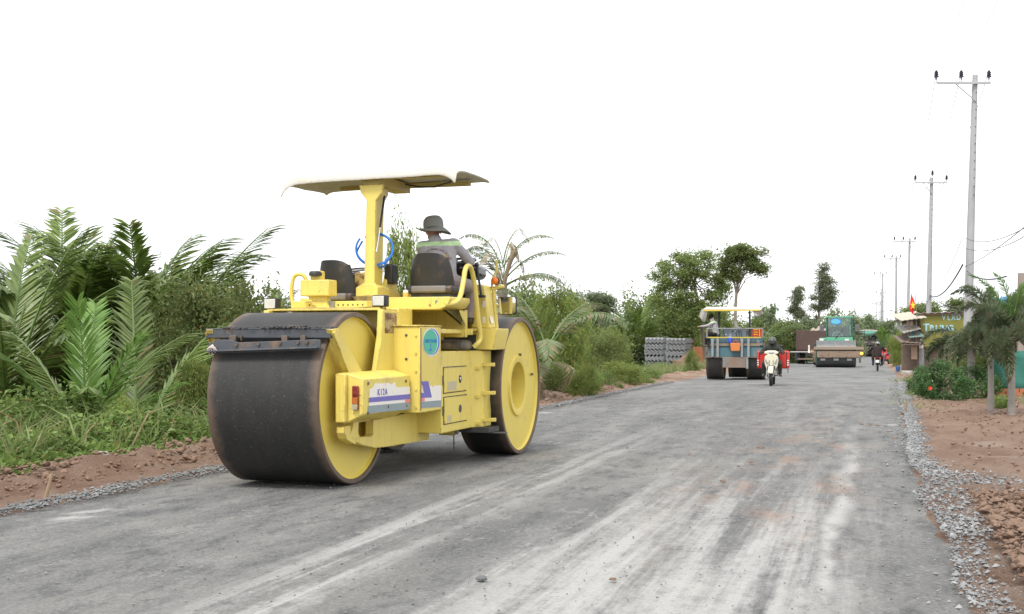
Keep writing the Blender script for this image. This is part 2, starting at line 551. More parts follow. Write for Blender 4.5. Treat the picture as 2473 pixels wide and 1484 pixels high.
# left earth shoulder, falling into the verge
ys = ysteps(-5, 150, .16, .012)
nx = 22
mb = MB()
for y in ys:
    l = edge(LEDGE, y)
    wd = 1.55 if y < 60 else 1.55
    for i in range(nx+1):
        t = i/nx
        x = l + .12 - t*3.4
        ridge = math.exp(-((t*3.4-1.2)/.34)**2)*(.10+.09*fbm(x, y, 1.3)+.10*abs(fbm(x, y, 4.5, 4)))
        rough = (fbm(x, y, 2.2, 5)*.05 + fbm(x, y, 7, 4)*.035)*min(1, t*8)
        drop = max(0, t*3.4-1.55)*.24
        z = gz(y) - .035 + .03*min(1, t*9) + ridge + rough - drop
        mb.v.append((x, y, z))
for j in range(len(ys)-1):
    for i in range(nx):
        a = j*(nx+1)+i
        mb.f.append((a, a+1, a+nx+2, a+nx+1))
kind(mb.build('left_shoulder', M['earth'], smooth=60), 'structure')

# right earth shoulder
ys = ysteps(-5, 150, .13, .012)
nx = 60
mb = MB()
for y in ys:
    r_ = edge(REDGE, y)
    for i in range(nx+1):
        t = (i/nx)
        dx = t**1.3*11
        x = r_ - .12 + dx
        a = min(1, dx*2.2)
        z = gz(y) - .04 + .035*a + a*(fbm(x, y, .55, 4)*.09 + fbm(x, y, 2.0, 5)*.06 + fbm(x, y, 6, 4)*.04) + .03*a
        if dx > 1.2 and y < 12: z += .10*min(1, dx-1.2)*max(0, fbm(x, y, 1.2)+.4)
        mb.v.append((x, y, z))
for j in range(len(ys)-1):
    for i in range(nx):
        a = j*(nx+1)+i
        mb.f.append((a, a+1, a+nx+2, a+nx+1))
kind(mb.build('right_shoulder', M['earth'], smooth=60), 'structure')

# loose stones: one low-poly shape squashed and turned many times
_g = (1+5**.5)/2
ICO_V = [Vector(p).normalized() for p in ((-1,_g,0),(1,_g,0),(-1,-_g,0),(1,-_g,0),(0,-1,_g),(0,1,_g),(0,-1,-_g),(0,1,-_g),(_g,0,-1),(_g,0,1),(-_g,0,-1),(-_g,0,1))]
ICO_F = [(0,11,5),(0,5,1),(0,1,7),(0,7,10),(0,10,11),(1,5,9),(5,11,4),(11,10,2),(10,7,6),(7,1,8),(3,9,4),(3,4,2),(3,2,6),(3,6,8),(3,8,9),(4,9,5),(2,4,11),(6,2,10),(8,6,7),(9,8,1)]
def stones(name, mat, spots, seed, bias=.3, round_=False):
    rnd = random.Random(seed)
    mb = MB()
    base = ICO_V if round_ else [Vector(p) for p in ((1,0,0),(-1,0,0),(0,1,0),(0,-1,0),(0,0,1),(0,0,-1))]
    fs = ICO_F if round_ else [(0,2,4),(2,1,4),(1,3,4),(3,0,4),(2,0,5),(1,2,5),(3,1,5),(0,3,5)]
    for (x, y, z, r_) in spots:
        a = rnd.uniform(0, 6.28); ca, sa = math.cos(a), math.sin(a)
        kx, ky, kz = rnd.uniform(.8, 1.25), rnd.uniform(.65, 1.05), rnd.uniform(.5, .85)
        tl = rnd.uniform(-.4, .4)
        vs = []
        for p in base:
            k = rnd.uniform(.78, 1.2)*r_
            qx, qy, qz = p[0]*kx*k, p[1]*ky*k, p[2]*kz*k
            qz += qx*tl
            vs.append((x+qx*ca-qy*sa, y+qx*sa+qy*ca, z+qz+r_*bias))
        mb.add(vs, fs)
    return kind(mb.build(name, mat, smooth=0, fix=False), 'stuff')
rnd = random.Random(3)
sp = []
for _ in range(9000):
    y = 5 + rnd.random()**1.5*38
    x = edge(LEDGE, y) + rnd.gauss(.09, .09) + fbm(0, y, .7)*.1
    sp.append((x, y, gz(y) + .0 + rnd.random()*.03, rnd.uniform(.007, .024)))
stones('left_edge_gravel', M['gravel'], sp, 1)
sp = []
for _ in range(30000):
    y = 4 + rnd.random()**1.5*44
    if y < 8.6 and rnd.random() < .7: continue
    fanw = math.exp(-((y-10.9)/1.5)**2)
    x = edge(REDGE, y) - .06 + abs(rnd.gauss(0, 1))*(.13 + .62*fanw) + fbm(1, y, .6)*.10
    if rnd.random() < .06: x -= abs(rnd.gauss(0, .15))
    sp.append((x, y, gz(y) + .015 + rnd.random()*.025*(1+fanw), rnd.uniform(.004, .012) if rnd.random() < .8 else rnd.uniform(.011, .026)))
stones('right_edge_gravel', M['gravel'], sp, 2)
sp = []
for _ in range(5200):
    y = 4.5 + rnd.random()**1.3*6
    x = edge(REDGE, y) + .30 + abs(rnd.gauss(0, .75))
    r_ = rnd.uniform(.006, .022) if rnd.random() < .82 else rnd.uniform(.022, .05)
    sp.append((x, y, gz(y) + .05 + rnd.random()*.06, r_))
for _ in range(3800):
    y = 10.5 + rnd.random()**1.3*28
    x = edge(REDGE, y) + .4 + rnd.random()*6.5
    if fbm(x, y, .8) < -.05: continue
    sp.append((x, y, gz(y) + .05 + rnd.random()*.06, rnd.uniform(.008, .03)))
for _ in range(5200):
    y = 8.5 + rnd.random()**1.4*34
    x = edge(LEDGE, y) - rnd.gauss(1.15, .34)
    sp.append((x, y, gz(y) + .04 + rnd.random()*.13*math.exp(-((edge(LEDGE, y)-x-1.2)/.3)**2), rnd.uniform(.008, .03) if rnd.random() < .9 else rnd.uniform(.03, .06)))
stones('loose_earth_clods', M['clod'], sp, 4, round_=True)
sp = []
for _ in range(2600):
    y = 5 + rnd.random()**1.3*22
    l, r_ = edge(LEDGE, y), edge(REDGE, y)
    sp.append((l+(r_-l)*rnd.random(), y, gz(y)+.004, rnd.uniform(.004, .011)))
stones('loose_chippings', M['gravel'], sp, 6)
def lump(name, mat, r_, seed, sq=.6, amp=.35, parent=None, n=12, m=8):
    mb = MB(); mb.ball((0,0,0), 1, n, m)
    vs = []
    for p in mb.v:
        q = Vector(p)
        k = 1 + amp*noise.fractal(q*1.6+Vector((seed*3.1, seed, 0)), 1, 2, 3)
        vs.append((q.x*r_*k, q.y*r_*k*.8, max(-.25, q.z)*r_*k*sq))
    mb.v = vs
    return mb.build(name, mat, parent, smooth=50)
# bigger dirt clods carried onto the road, each one lies by itself
for i, (px, py, r_) in enumerate([(1746, 1165, .045), (1784, 1129, .035), (1815, 1120, .05), (1832, 1083, .045), (1843, 1083, .04), (2080, 1027, .06), (2100, 1029, .055), (2118, 1030, .05), (2143, 1046, .05), (1664, 1100, .035), (1515, 1085, .04), (2010, 1040, .05), (1480, 1405, .035), (2160, 1062, .05)]):
    o = lump('dirt_clod', M['clod'], r_*.62, i, .5)
    o.location = gp(px, py, .012); o.rotation_euler = (0, 0, i*1.3)
    tag(o, 'reddish brown dirt clod lying loose on the grey road', 'dirt clod', 'dirt clods on the road')
o = lump('road_stone', M['clod'], .032, 31); o.location = gp(1163, 1404, .012)
o.data.materials[0] = surf('dark_stone', (.12, .125, .13), .8, bmp=.4)
tag(o, 'single dark grey stone lying on the road in the foreground', 'stone')
# concrete marker block and stick on the left shoulder
o = MB().box((0,0,.06), (.16, .14, .18), (.08, .05, .3)).build('concrete_block', surf('pale_concrete', (.40, .385, .36), .85, var=.25, vs=9, bmp=.5), bevel=.02)
o.location = gp(243, 1125, 0); tag(o, 'pale concrete marker block half sunk at the edge of the left weeds', 'block')
o = MB().tube([(0,0,-.05), (.04, 0, .10), (.07, .02, .24)], [.018, .016, .012], 6).build('wooden_stick', surf('dry_wood', (.30, .21, .13), .9, var=.3, vs=20))
o.location = gp(104, 1212, 0); tag(o, 'short broken wooden stick standing in the left earth shoulder', 'stick')
# ================================================================== YELLOW ROLLER
TH = R(17.5)
RO = thing('road_roller', 'large yellow three-drum road roller with off-white canopy in the foreground', 'road roller', (-2.032, 12.058, 0), -TH)
Yl, Bk = M['yellow'], M['black']
RW = .82
# --- rear drum
def drum(name, x0, x1, yc, mat, facemat, hub_r, hole_r, parent, faces=(-1, 1), Rr=RW, n=72, rec=.05, deep=.22, rim=M['rim']):
    xm = (x0+x1)/2; h = (x1-x0)/2
    d = MB().lathe([(Rr-.045, -h), (Rr-.006, -h), (Rr, -h+.008), (Rr, h-.008), (Rr-.006, h), (Rr-.045, h)], n, 'x').build(name, mat, parent)
    d.location = (xm, yc, Rr)
    MB().lathe([(Rr-.046, -h-.001), (Rr-.046, h+.001), (Rr-.008, h+.001), (Rr-.008, h-.05), (Rr-.008, -h+.05), (Rr-.008, -h-.001)], n, 'x', closed=True).build('rim', rim, d)
    for sgn in faces:
        f = MB()
        xi = (h-rec)
        f.lathe([(Rr-.047, xi+.03), (Rr-.06, xi), (hub_r+.04, xi-.004), (hub_r+.03, xi+.02), (hub_r, xi+.02), (hole_r, xi+.012), (hole_r*.93, xi-deep), (.001, xi-deep-.02)], 48, 'x')
        f.v = [(p[0]*sgn, p[1], p[2]) for p in f.v]
        fo = f.build('drum_face', facemat, d)
    return d
rd = drum('rear_drum', -.56, .56, 0, M['tread'], M['yellow_wheel'], .20, .15, RO)
fw = drum('front_wheel', .63, 1.18, 3.387, M['tread2'], M['yellow_wheel'], .33, .285, RO, deep=.20)
MB().tube([(.26, .05, .37), (.232, .05, .37)], .016, 8).build('grease_plug', M['rim'], fw)
MB().tube([(.26, .55, .12), (.232, .55, .12)], .016, 8).build('grease_plug', M['rim'], fw)
drum('front_wheel', -.98, -.43, 3.387, M['tread2'], M['yellow_wheel'], .33, .285, RO, deep=.20)

# --- scrapers over the rear drum
M['scraper'] = surf('rusty_grey_steel', (.085, .092, .105), .55, .2, var=.4, vs=5, dirt=(.20, .135, .09), dt=(.5, .72), ds=7, bmp=.3, bs=40)
sc_ = MB().b2(-.665, .625, -.668, -.60, 1.392, 1.472)
sc_.b2(-.665, .625, -.672, -.58, 1.470, 1.482)
sb = sc_.build('scraper_beam', M['scraper'], RO, bevel=.006)
for xa, xb in ((-.40, -.33), (.14, .20), (.33, .38), (-.28, -.27)):
    MB().b2(xa, xb, -.70, -.669, 1.365, 1.415).build('bracket', M['rim'], sb, bevel=.004)
mb = MB()
mb.prism([(-.595, 1.245), (.545, 1.285), (.552, 1.375), (.50, 1.381), (.30, 1.372), (-.28, 1.352), (-.38, 1.378), (-.52, 1.378), (-.545, 1.352), (-.595, 1.345)], 'y', -.735, -.715)
mb.prism([(-.595, 1.262), (.545, 1.300), (.545, 1.315), (-.595, 1.277)], 'y', -.80, -.715)
blade = mb.build('scraper_blade', M['scraper'], RO, bevel=.004)
for x in (-.30, -.07, .15, .33, .42):
    MB().tube([(x, -.737, 1.34+x*.035), (x, -.752, 1.34+x*.035)], .016, 6).build('bolt', M['rim'], blade)
mb = MB()
for i in range(9):
    a = i/9*6.28
    mb.tube([(-.54, -.75, 1.33), (-.54+.03*math.cos(a), -.77+.02*math.sin(a), 1.30), (-.54+.05*math.cos(a), -.765, 1.28+.04*math.sin(a))], .006, 5)
mb.build('rag_knot', surf('pale_rag', (.55, .47, .43), .9), blade)
rnd = random.Random(11)
sp = [(rnd.uniform(-.5, .6), rnd.uniform(-.70, -.56), 1.484, rnd.uniform(.006, .016)) for _ in range(420)]
sp += [(rnd.gauss(.15, .09), rnd.uniform(-.68, -.58), 1.487+rnd.random()*.014, rnd.uniform(.008, .018)) for _ in range(160)]
cr = stones('tar_crumbs', M['darkmetal'], sp, 21); cr.parent = RO
for sx in (1, -1):
    a = [(-.70, 1.47), (-.555, 1.48), (-.03, 1.075), (-.02, 1.0), (-.28, .99)]
    mb = MB().prism(a, 'x', sx*.585, sx*.645)
    arm = mb.build('scraper_arm', Yl, RO, bevel=.006)
    MB().prism([(-.69, 1.44), (-.62, 1.46), (-.25, 1.02), (-.29, .985)], 'x', sx*.646, sx*.662).build('arm_flange', Yl, arm, bevel=.003)
    # side box with the stripes
    cs = [(.585, 1.072), (.675, 1.075), (.85, 1.02), (.852, .69), (.69, .608), (.585, .608)]
    cs = [(x*sx, z) for x, z in cs]
    if sx < 0: cs = [(max(x, -.66), z) for x, z in cs]
    bx = MB().prism(cs, 'y', -.47 if sx > 0 else .3, .66).build('side_box', Yl, RO, bevel=.012)
    if sx > 0:
        MB().prism([(.60, 1.065), (.675, 1.068), (.70, 1.06), (.70, .62), (.60, .615)], 'y', -.53, -.471).build('box_flange', Yl, bx, bevel=.01)
        tl = MB().b2(.755, .815, -.505, -.472, .735, .955).build('tail_lamp', M['red_lens'], bx, bevel=.008)
        MB().lathe([(.001, -.012), (.022, -.010), (.024, 0)], 16, 'y', (.785, -.505, .885)).build('lens', M['red_lens'], tl)
        MB().b2(.757, .813, -.511, -.506, .79, .85).build('amber_lens', surf('amber_lens', (.45, .12, .02), .3), tl, bevel=.002)
        MB().b2(.757, .813, -.511, -.506, .738, .787).build('clear_lens', surf('dirty_clear_lens', (.40, .36, .24), .3, var=.4, vs=20), tl, bevel=.002)
        for (y, z) in ((-.36, .975), (-.37, .70), (.55, .965), (.56, .72), (.10, .735)):
            MB().tube([(.851, y, z), (.861, y, z)], .015, 8).build('bolt', M['rim'], bx)
        # lower beam with hook and slot
    lo = [
        [(-.50, .578), (-.42, .585), (-.37, .575), (-.36, .535), (-.385, .50), (-.36, .47), (-.25, .455), (-.25, .40), (-.36, .425), (-.46, .465), (-.50, .52)],
        [(-.30, .62), (-.19, .60), (-.20, .50), (-.16, .46), (-.25, .44), (-.36, .47), (-.385, .50), (-.33, .55)],
        [(-.25, .455), (-.16, .46), (.09, .445), (.14, .46), (.30, .44), (.457, .316), (.20, .328), (-.12, .385), (-.25, .42)],
        [(.14, .46), (.14, .60), (1.62, .63), (1.62, .296), (.457, .316), (.30, .44)],
        [(-.19, .60), (.14, .60), (.14, .64), (-.30, .64), (-.30, .62)]]
    mb = MB()
    for i, p in enumerate(lo): mb.prism(p, 'x', sx*(.60+.0004*i), sx*(.68+.0006*i))
    mb.build('lower_beam', Yl, RO, smooth=20)
    # pillar
    pl = [(.262, 1.03), (.40, 1.43), (.428, 1.675), (.86, 1.66), (.885, 1.64), (.894, 1.03)]
    pw = MB().prism(pl, 'x', sx*.60, sx*.66).build('side_pillar', Yl, RO, bevel=.008)
    if sx > 0:
        MB().b2(.6605, .6625, .47, .775, 1.44, 1.645).build('faded_sticker', M['decal_brown'], pw)
    # tall box
    tb = MB().b2(sx*.60, sx*.95, .69, 1.28, .64, 1.508).build('tool_box', Yl, RO, bevel=.01)
    MB().b2(sx*.58, sx*.956, .675, 1.29, 1.509, 1.523).build('lid', Yl, tb, bevel=.004)
    if sx > 0:
        for k in range(5):
            MB().tube([(.905, .690, .70+k*.18), (.905, .678, .70+k*.18)], .013, 8).build('rivet', Yl, tb)
        MB().tube([(.951, .703, .665), (.951, .703, 1.49)], .007, 8).build('hinge', M['rim'], tb)
        for z in (1.42, 1.18):
            MB().tube([(.80, .690, z), (.80, .684, z)], .014, 10).build('screw_hole', M['darkmetal'], tb)
# --- decals and lettering on the right-hand side
def decal(name, pts, x, mat, parent, t=.0015):
    return MB().prism(pts, 'x', x, x+t).build(name, mat, parent, smooth=0)
SB = [o for o in RO.children if o.name.startswith('side_box')][0]
TB = [o for o in RO.children if o.name.startswith('tool_box')][0]
decal('white_stripe', [(-.345, .70), (.655, .685), (.655, .907), (.30, .914), (.27, .965), (.18, .945), (.10, .966), (0, .962), (-.20, .968), (-.26, .93), (-.33, .918)], .853, M['decal_white'], SB)
decal('violet_stripe', [(-.352, .798), (.655, .782), (.655, .832), (-.340, .842)], .856, M['decal_blue'], SB)
decal('grey_stripe', [(-.372, .698), (.655, .680), (.655, .752), (-.362, .767)], .856, M['decal_grey'], SB)
decal('pink_mark', [(.53, .7525), (.655, .7535), (.655, .7795), (.53, .7815)], .856, M['decal_pink'], SB)
t = text_mesh('K12A', .088, .001, 'model_lettering', .0004, 1.22)
t.materials.append(M['decal_blue'])
o = mobj('model_lettering', t, SB, (.8575, -.155, .853), (R(90), 0, R(90)), (1.0, 1.0, 1))
decal('white_stripe', [(.718, .745), (1.278, .735), (1.278, .895), (.718, .913)], .951, M['decal_white'], TB)
decal('violet_mark', [(.718, .958), (.90, .954), (1.0, .785), (.718, .791), (.718, .84), (.79, .84)], .954, M['decal_blue'], TB)
decal('grey_stripe', [(.718, .688), (1.278, .673), (1.278, .741), (.718, .753)], .951, M['decal_grey'], TB)
decal('pink_mark', [(.718, .757), (.80, .756), (.80, .786), (.718, .788)], .954, M['decal_pink'], TB)
def oval(name, cy, cz, ry, rz, x, mat, parent, n=40):
    return decal(name, [(cy+ry*math.cos(2*math.pi*k/n), cz+rz*math.sin(2*math.pi*k/n)) for k in range(n)], x, mat, parent)
lg = oval('round_emblem', .99, 1.35, .245, .148, .951, M['decal_white'], TB)
oval('emblem_ring', 1.00, 1.352, .222, .136, .9535, M['decal_ring'], TB)
oval('emblem_inner_ring', .965, 1.352, .208, .130, .9555, M['decal_white'], TB)
oval('emblem_field', .955, 1.352, .196, .126, .9575, M['decal_green'], TB)
t = text_mesh('THIEN THUAN', .052, .0006, 'emblem_lettering', .0006, align='CENTER'); t.materials.append(M['decal_ring'])
mobj('emblem_lettering', t, TB, (.9605, .955, 1.345), (R(90), 0, R(90)))
mb = MB()
mb.prism([(.945, 1.335), (.965, 1.335), (.96, 1.29), (.95, 1.29)], 'x', .959, .9605)
mb.prism([(.90, 1.262), (.985, 1.262), (.985, 1.285), (.93, 1.285), (.93, 1.272), (.90, 1.272)], 'x', .959, .9605)
mb.build('emblem_roller', M['decal_ring'], TB)

# --- central hull
MB().b2(-.595, .595, .95, 3.0, .40, 1.488).build('hull', Yl, RO, bevel=.02)
MB().b2(-.45, .45, 2.6, 4.2, .55, 1.42).build('front_hull', Yl, RO, bevel=.03)
MB().tube([(-.95, 3.387, .82), (1.0, 3.387, .82)], .12, 16).build('front_axle', M['darkmetal'], RO)
MB().tube([(-.62, 0, .82), (.62, 0, .82)], .10, 16).build('rear_axle', M['darkmetal'], RO)
# rear frame over the drum
fr = MB().b2(-.66, .60, .50, .96, 1.668, 1.690).build('rear_frame', Yl, RO, bevel=.005)
MB().b2(-.58, .30, .86, 1.30, 1.70, 1.775).build('rear_rail', Yl, RO, bevel=.008)
MB().b2(-.60, .62, .92, 1.30, 1.40, 1.70).build('rear_wall', Yl, RO, bevel=.008)
for k in range(12): MB().tube([(-.36+k*.055, .856, 1.735), (-.36+k*.055, .864, 1.735)], .009, 6).build('rail_hole', M['darkmetal'], RO)
MB().b2(-.15, -.07, .83, .858, 1.70, 1.775).build('grey_bracket', M['grey_steel'], RO, bevel=.004)
MB().tube(smooth_path([(-.50, .70, 1.692), (-.2, .69, 1.70), (.2, .70, 1.698), (.5, .66, 1.712), (.60, .62, 1.70), (.615, .58, 1.62), (.61, .56, 1.52)], 4), .007, 6).build('cable', surf('yellowed_cable', (.33, .25, .09), .6), RO)
# headlights
for x in (-.625, .58):
    z = 1.742 if x < 0 else 1.762
    h = MB().b2(x-.075, x+.075, .50, .60, z-.058, z+.058).build('headlight', Bk, RO, bevel=.012)
    MB().b2(x-.064, x+.058, .492, .502, z-.048, z+.048).build('lens', M['glass_lens'], h, bevel=.006)
    MB().tube([(x, .56, z-.06), (x, .60, 1.69)], .014, 8).build('stalk', Yl, h)
# left tank box and its stand
tk = MB().b2(-.415, -.085, .75, .95, 1.825, 1.995).build('tank_box', Yl, RO, bevel=.012)
MB().prism([(-.33, 1.77), (-.14, 1.77), (-.10, 1.70), (-.24, 1.70)], 'y', .80, .93).build('stand', Yl, tk)
MB().prism([(-.36, 1.826), (-.15, 1.826), (-.11, 1.71), (-.24, 1.71)], 'y', .82, .90).build('leg', Yl, tk)
MB().b2(-.325, -.20, .80, .90, 1.995, 2.09).build('neck', Yl, tk, bevel=.01)
MB().lathe([(.001, .055), (.055, .05), (.068, .03), (.068, .005), (.05, 0)], 20, 'z', (-.262, .80, 2.035)).build('cap', Bk, tk)
# handrails
def rail(name, pts, r_=.021, k=5, mat=None):
    return MB().tube(smooth_path(pts, k), r_, 10).build(name, mat or Yl, RO, smooth=60)
rail('left_handrail', [(-.42, .92, 1.70), (-.53, .90, 1.71), (-.585, .90, 1.80), (-.582, .90, 1.97), (-.545, .90, 2.05), (-.46, .90, 2.055), (-.42, .92, 1.98), (-.40, .98, 1.80)])
rail('right_handrail', [(.98, 1.30, 1.745), (1.05, 1.40, 1.76), (1.05, 1.58, 1.83), (1.05, 1.69, 2.0), (1.05, 1.75, 2.13), (1.05, 1.84, 2.175), (1.05, 1.95, 2.14), (1.06, 2.04, 1.95), (1.07, 2.12, 1.6), (1.08, 2.17, 1.40), (1.06, 2.12, 1.33), (1.02, 2.10, 1.29)], .027)
rail('front_handrail', [(1.03, 2.66, 1.30), (1.09, 2.70, 1.40), (1.09, 2.70, 1.52), (1.06, 2.70, 1.90), (1.075, 2.70, 1.96), (1.13, 2.70, 1.985), (1.14, 2.78, 1.985)], .025)
rail('rail_brace', [(.93, 2.62, 1.955), (1.02, 2.68, 1.955), (1.10, 2.70, 1.97)], .02)
# --- deck
dk = MB()
dk.prism([(.30, 1.69), (.93, 1.69), (1.0, 1.72), (1.04, 1.78), (1.04, 1.825), (.30, 1.825)], 'y', 1.30, 1.93)
dk.b2(-.70, .30, 1.30, 1.93, 1.70, 1.824)
dko = dk.build('deck', Yl, RO, bevel=.01)
MB().prism([(1.30, 1.69), (1.93, 1.69), (2.0, 1.50), (1.94, 1.49), (1.72, 1.69)], 'x', .955, .985).build('deck_gusset', Yl, RO, bevel=.005)
MB().b2(.28, .98, 1.94, 2.02, 1.40, 1.70).build('inner_wall', Yl, RO, bevel=.005)
MB().b2(.30, .34, 1.30, 1.94, 1.50, 1.69).build('inner_side_wall', Yl, RO)
MB().prism([(1.32, 1.69), (1.6, 1.69), (1.93, 1.52), (1.93, 1.50), (1.32, 1.50)], 'x', .345, .375).build('inner_gusset', Yl, RO)
MB().b2(.596, .94, 1.285, 2.05, 1.44, 1.487).build('floor_plate', Yl, RO, bevel=.006)
t = text_mesh('P', .05, .0008, 'deck_letter', .002); t.materials.append(flat('teal_decal', (.03, .25, .30)))
mobj('deck_letter', t, RO, (.875, 1.298, 1.752), (R(90), 0, 0))
# lintel, muffler space
MB().b2(.60, 1.03, 2.0, 2.06, 1.425, 1.492).build('lintel', Yl, RO, bevel=.005)
mf = MB().b2(.60, .935, 2.02, 2.35, 1.258, 1.372).build('fuel_tank', surf('grimy_tank', (.13, .125, .12), .55, var=.35, dirt=(.32, .28, .22), dt=(.45, .65), ds=5), RO, bevel=.045, seg=4)
MB().b2(.60, .98, 2.30, 2.36, 1.25, 1.43).build('dark_recess', M['darkmetal'], RO)
# cabinet below: plan polygon with the stepped face
cb = MB().prism([(.60, 1.285), (.95, 1.285), (.95, 2.20), (1.055, 2.345), (1.055, 2.62), (.60, 2.62)], 'z', .39, 1.250).build('engine_cabinet', Yl, RO, bevel=.008)
for (y0, y1, z0, z1) in ((1.345, 2.045, .815, 1.078), (1.355, 2.062, .487, .762)):
    g = MB().b2(.9502, .953, y0-.014, y1+.014, z0-.010, z1+.010).build('door_gap', M['darkmetal'], cb)
    d = MB().b2(.951, .962, y0, y1, z0, z1).build('door', Yl, cb, bevel=.003)
    zc = (z0+z1)/2
    MB().lathe([(.001, .006), (.038, .006), (.045, 0)], 16, 'x', (.962, 1.83, zc)).build('latch', M['darkmetal'], d)
    if z0 > .7: MB().lathe([(.001, .008), (.022, .006), (.024, 0)], 12, 'x', (.967, 1.83, zc)).build('latch_core', M['chrome'], d)
    MB().b2(.962, .9635, 1.43, 1.72 if z0 > .7 else 1.56, z0+.02, z0+.115 if z0 > .7 else z0+.085).build('paper_label', M['paper'], d)
    for yy in (1.325,):
        MB().b2(.951, .957, yy-.012, yy+.012, zc-.05, zc+.05).build('hinge', M['darkmetal'], d)
for z in (1.066, .748, .446):
    st = MB().b2(1.02, 1.20, 2.325, 2.40, z-.02, z+.022).build('step', Yl, cb, bevel=.006)
    st.rotation_euler = (0, R(-1.2), 0)
    MB().b2(.955, 1.03, 2.25, 2.34, z-.032, z+.006).build('step_bracket', Yl, cb, bevel=.004)
MB().b2(.62, 1.15, 2.24, 2.62, .335, .388).build('under_plate', M['darkmetal'], RO)
MB().b2(.80, 1.30, 2.40, 2.47, .318, .330).build('plank', surf('tarry_plank', (.10, .095, .09), .8), RO)
MB().tube([(.62, 2.1, .35), (.80, 2.1, .345)], .04, 12).build('tow_bar', Yl, RO)
MB().tube([(.80, 2.1, .345), (.84, 2.1, .345)], .026, 12).build('tow_pin', M['grey_steel'], RO)
MB().tube([(.79, 2.1, .34), (.79, 2.1, .20), (.795, 2.1, .13)], .007, 6).build('hook_wire', M['darkmetal'], RO)
# step box and its fender
sbx = MB().prism([(.935, 1.262), (1.18, 1.258), (1.225, 1.46), (1.225, 1.498), (.92, 1.50)], 'y', 2.31, 2.75).build('step_box', Yl, RO, bevel=.008)
MB().b2(.90, 1.05, 2.06, 2.32, 1.47, 1.495).build('foot_plate', Yl, RO, bevel=.004)
# front column
MB().prism([(.88, 1.50), (1.10, 1.50), (1.04, 1.98), (.99, 2.0), (.88, 1.99)], 'y', 2.42, 2.66).build('front_column', Yl, RO, bevel=.015)
MB().prism([(1.105, 1.56), (1.107, 1.56), (1.09, 1.64), (1.088, 1.64)], 'y', 2.46, 2.56).build('white_label', M['decal_white'], RO)
for z in (1.60, 1.78):
    MB().b2(1.02, 1.05, 2.415, 2.4195, z-.04, z+.03).build('white_label', M['decal_white'], RO)
MB().b2(.30, .90, 2.55, 2.66, 1.50, 1.95).build('dash_wall', Yl, RO, bevel=.015)
MB().b2(.885, .93, 2.28, 2.40, 1.60, 1.62).build('pedal', Bk, RO, bevel=.006)
MB().tube([(.90, 2.40, 1.61), (.90, 2.45, 1.52)], .012, 6).build('pedal_arm', M['darkmetal'], RO)
# black instrument pod and steering wheel
pod = MB().prism([(.64, 2.06), (.93, 2.06), (.97, 2.10), (.965, 2.20), (.90, 2.235), (.64, 2.24)], 'y', 2.38, 2.72).build('instrument_pod', surf('glossy_black', (.012, .012, .013), .2, var=.3), RO, bevel=.03, seg=3)
MB().b2(.70, .80, 2.45, 2.6, 1.50, 2.07).build('pod_stem', Bk, pod)
MB().b2(.72, .96, 2.374, 2.380, 2.18, 2.20).build('bright_trim', M['chrome'], pod)
def steering(cx, cy, cz, tilt=.35):
    s_ = MB()
    pts = [(.19*math.cos(a), .19*math.sin(a), 0) for a in [2*math.pi*k/28 for k in range(29)]]
    s_.tube(pts, .015, 8, cap=False)
    for a in (0, 2.1, 4.2): s_.tube([(0,0,-.03), (.19*math.cos(a), .19*math.sin(a), 0)], .012, 6)
    s_.lathe([(.001, .0), (.045, -.005), (.05, -.04), (.03, -.22)], 14)
    o_ = s_.build('steering_wheel', Bk, RO, smooth=60)
    o_.location = (cx, cy, cz); o_.rotation_euler = (tilt, 0, 0)
    return o_
steering(.74, 2.40, 2.265, .22)
steering(-.28, 1.85, 2.13, .25)
MB().b2(-.40, -.12, 1.95, 2.15, 1.82, 2.08).build('left_instrument_pod', M['black'], RO, bevel=.03)
lv = MB().tube([(1.03, 2.34, 1.87), (.97, 2.36, 2.205)], .014, 8)
lv.build('lever', Bk, RO)
MB().ball((.968, 2.36, 2.215), .028).build('lever_knob', Bk, RO)
MB().b2(1.0, 1.075, 2.30, 2.38, 1.845, 1.875).build('lever_base', Bk, RO, bevel=.008)
# beacon with bent rod, mirror with arm
rail('beacon_rod', [(1.045, 2.66, 1.97), (1.045, 2.68, 2.02), (1.05, 2.69, 2.08), (1.09, 2.70, 2.16), (1.095, 2.70, 2.20), (1.095, 2.70, 2.285)], .013)
bc = MB().lathe([(.001, -.03), (.036, -.022), (.044, 0), (.044, .012)], 20, 'y', (1.088, 2.64, 2.048)).build('turn_lamp', M['orange_lens'], RO, smooth=60)
MB().lathe([(.046, .012), (.050, .02), (.042, .05), (.001, .06)], 20, 'y', (1.10, 2.64, 2.048)).build('lamp_housing', M['grey_steel'], bc, smooth=60)
rail('mirror_arm', [(.98, 2.70, 1.60), (1.00, 2.72, 1.70), (1.04, 2.74, 1.755), (1.13, 2.74, 1.765)], .014)
mr = MB().b2(1.118, 1.332, 2.700, 2.745, 1.66, 1.868).build('mirror', Bk, RO, bevel=.03, seg=4)
mg = MB().prism([(1.145,1.668),(1.305,1.668),(1.322,1.69),(1.322,1.838),(1.305,1.860),(1.145,1.860),(1.128,1.838),(1.128,1.69)], 'y', 2.696, 2.6995).build('mirror_glass', M['mirror'], mr, smooth=0)
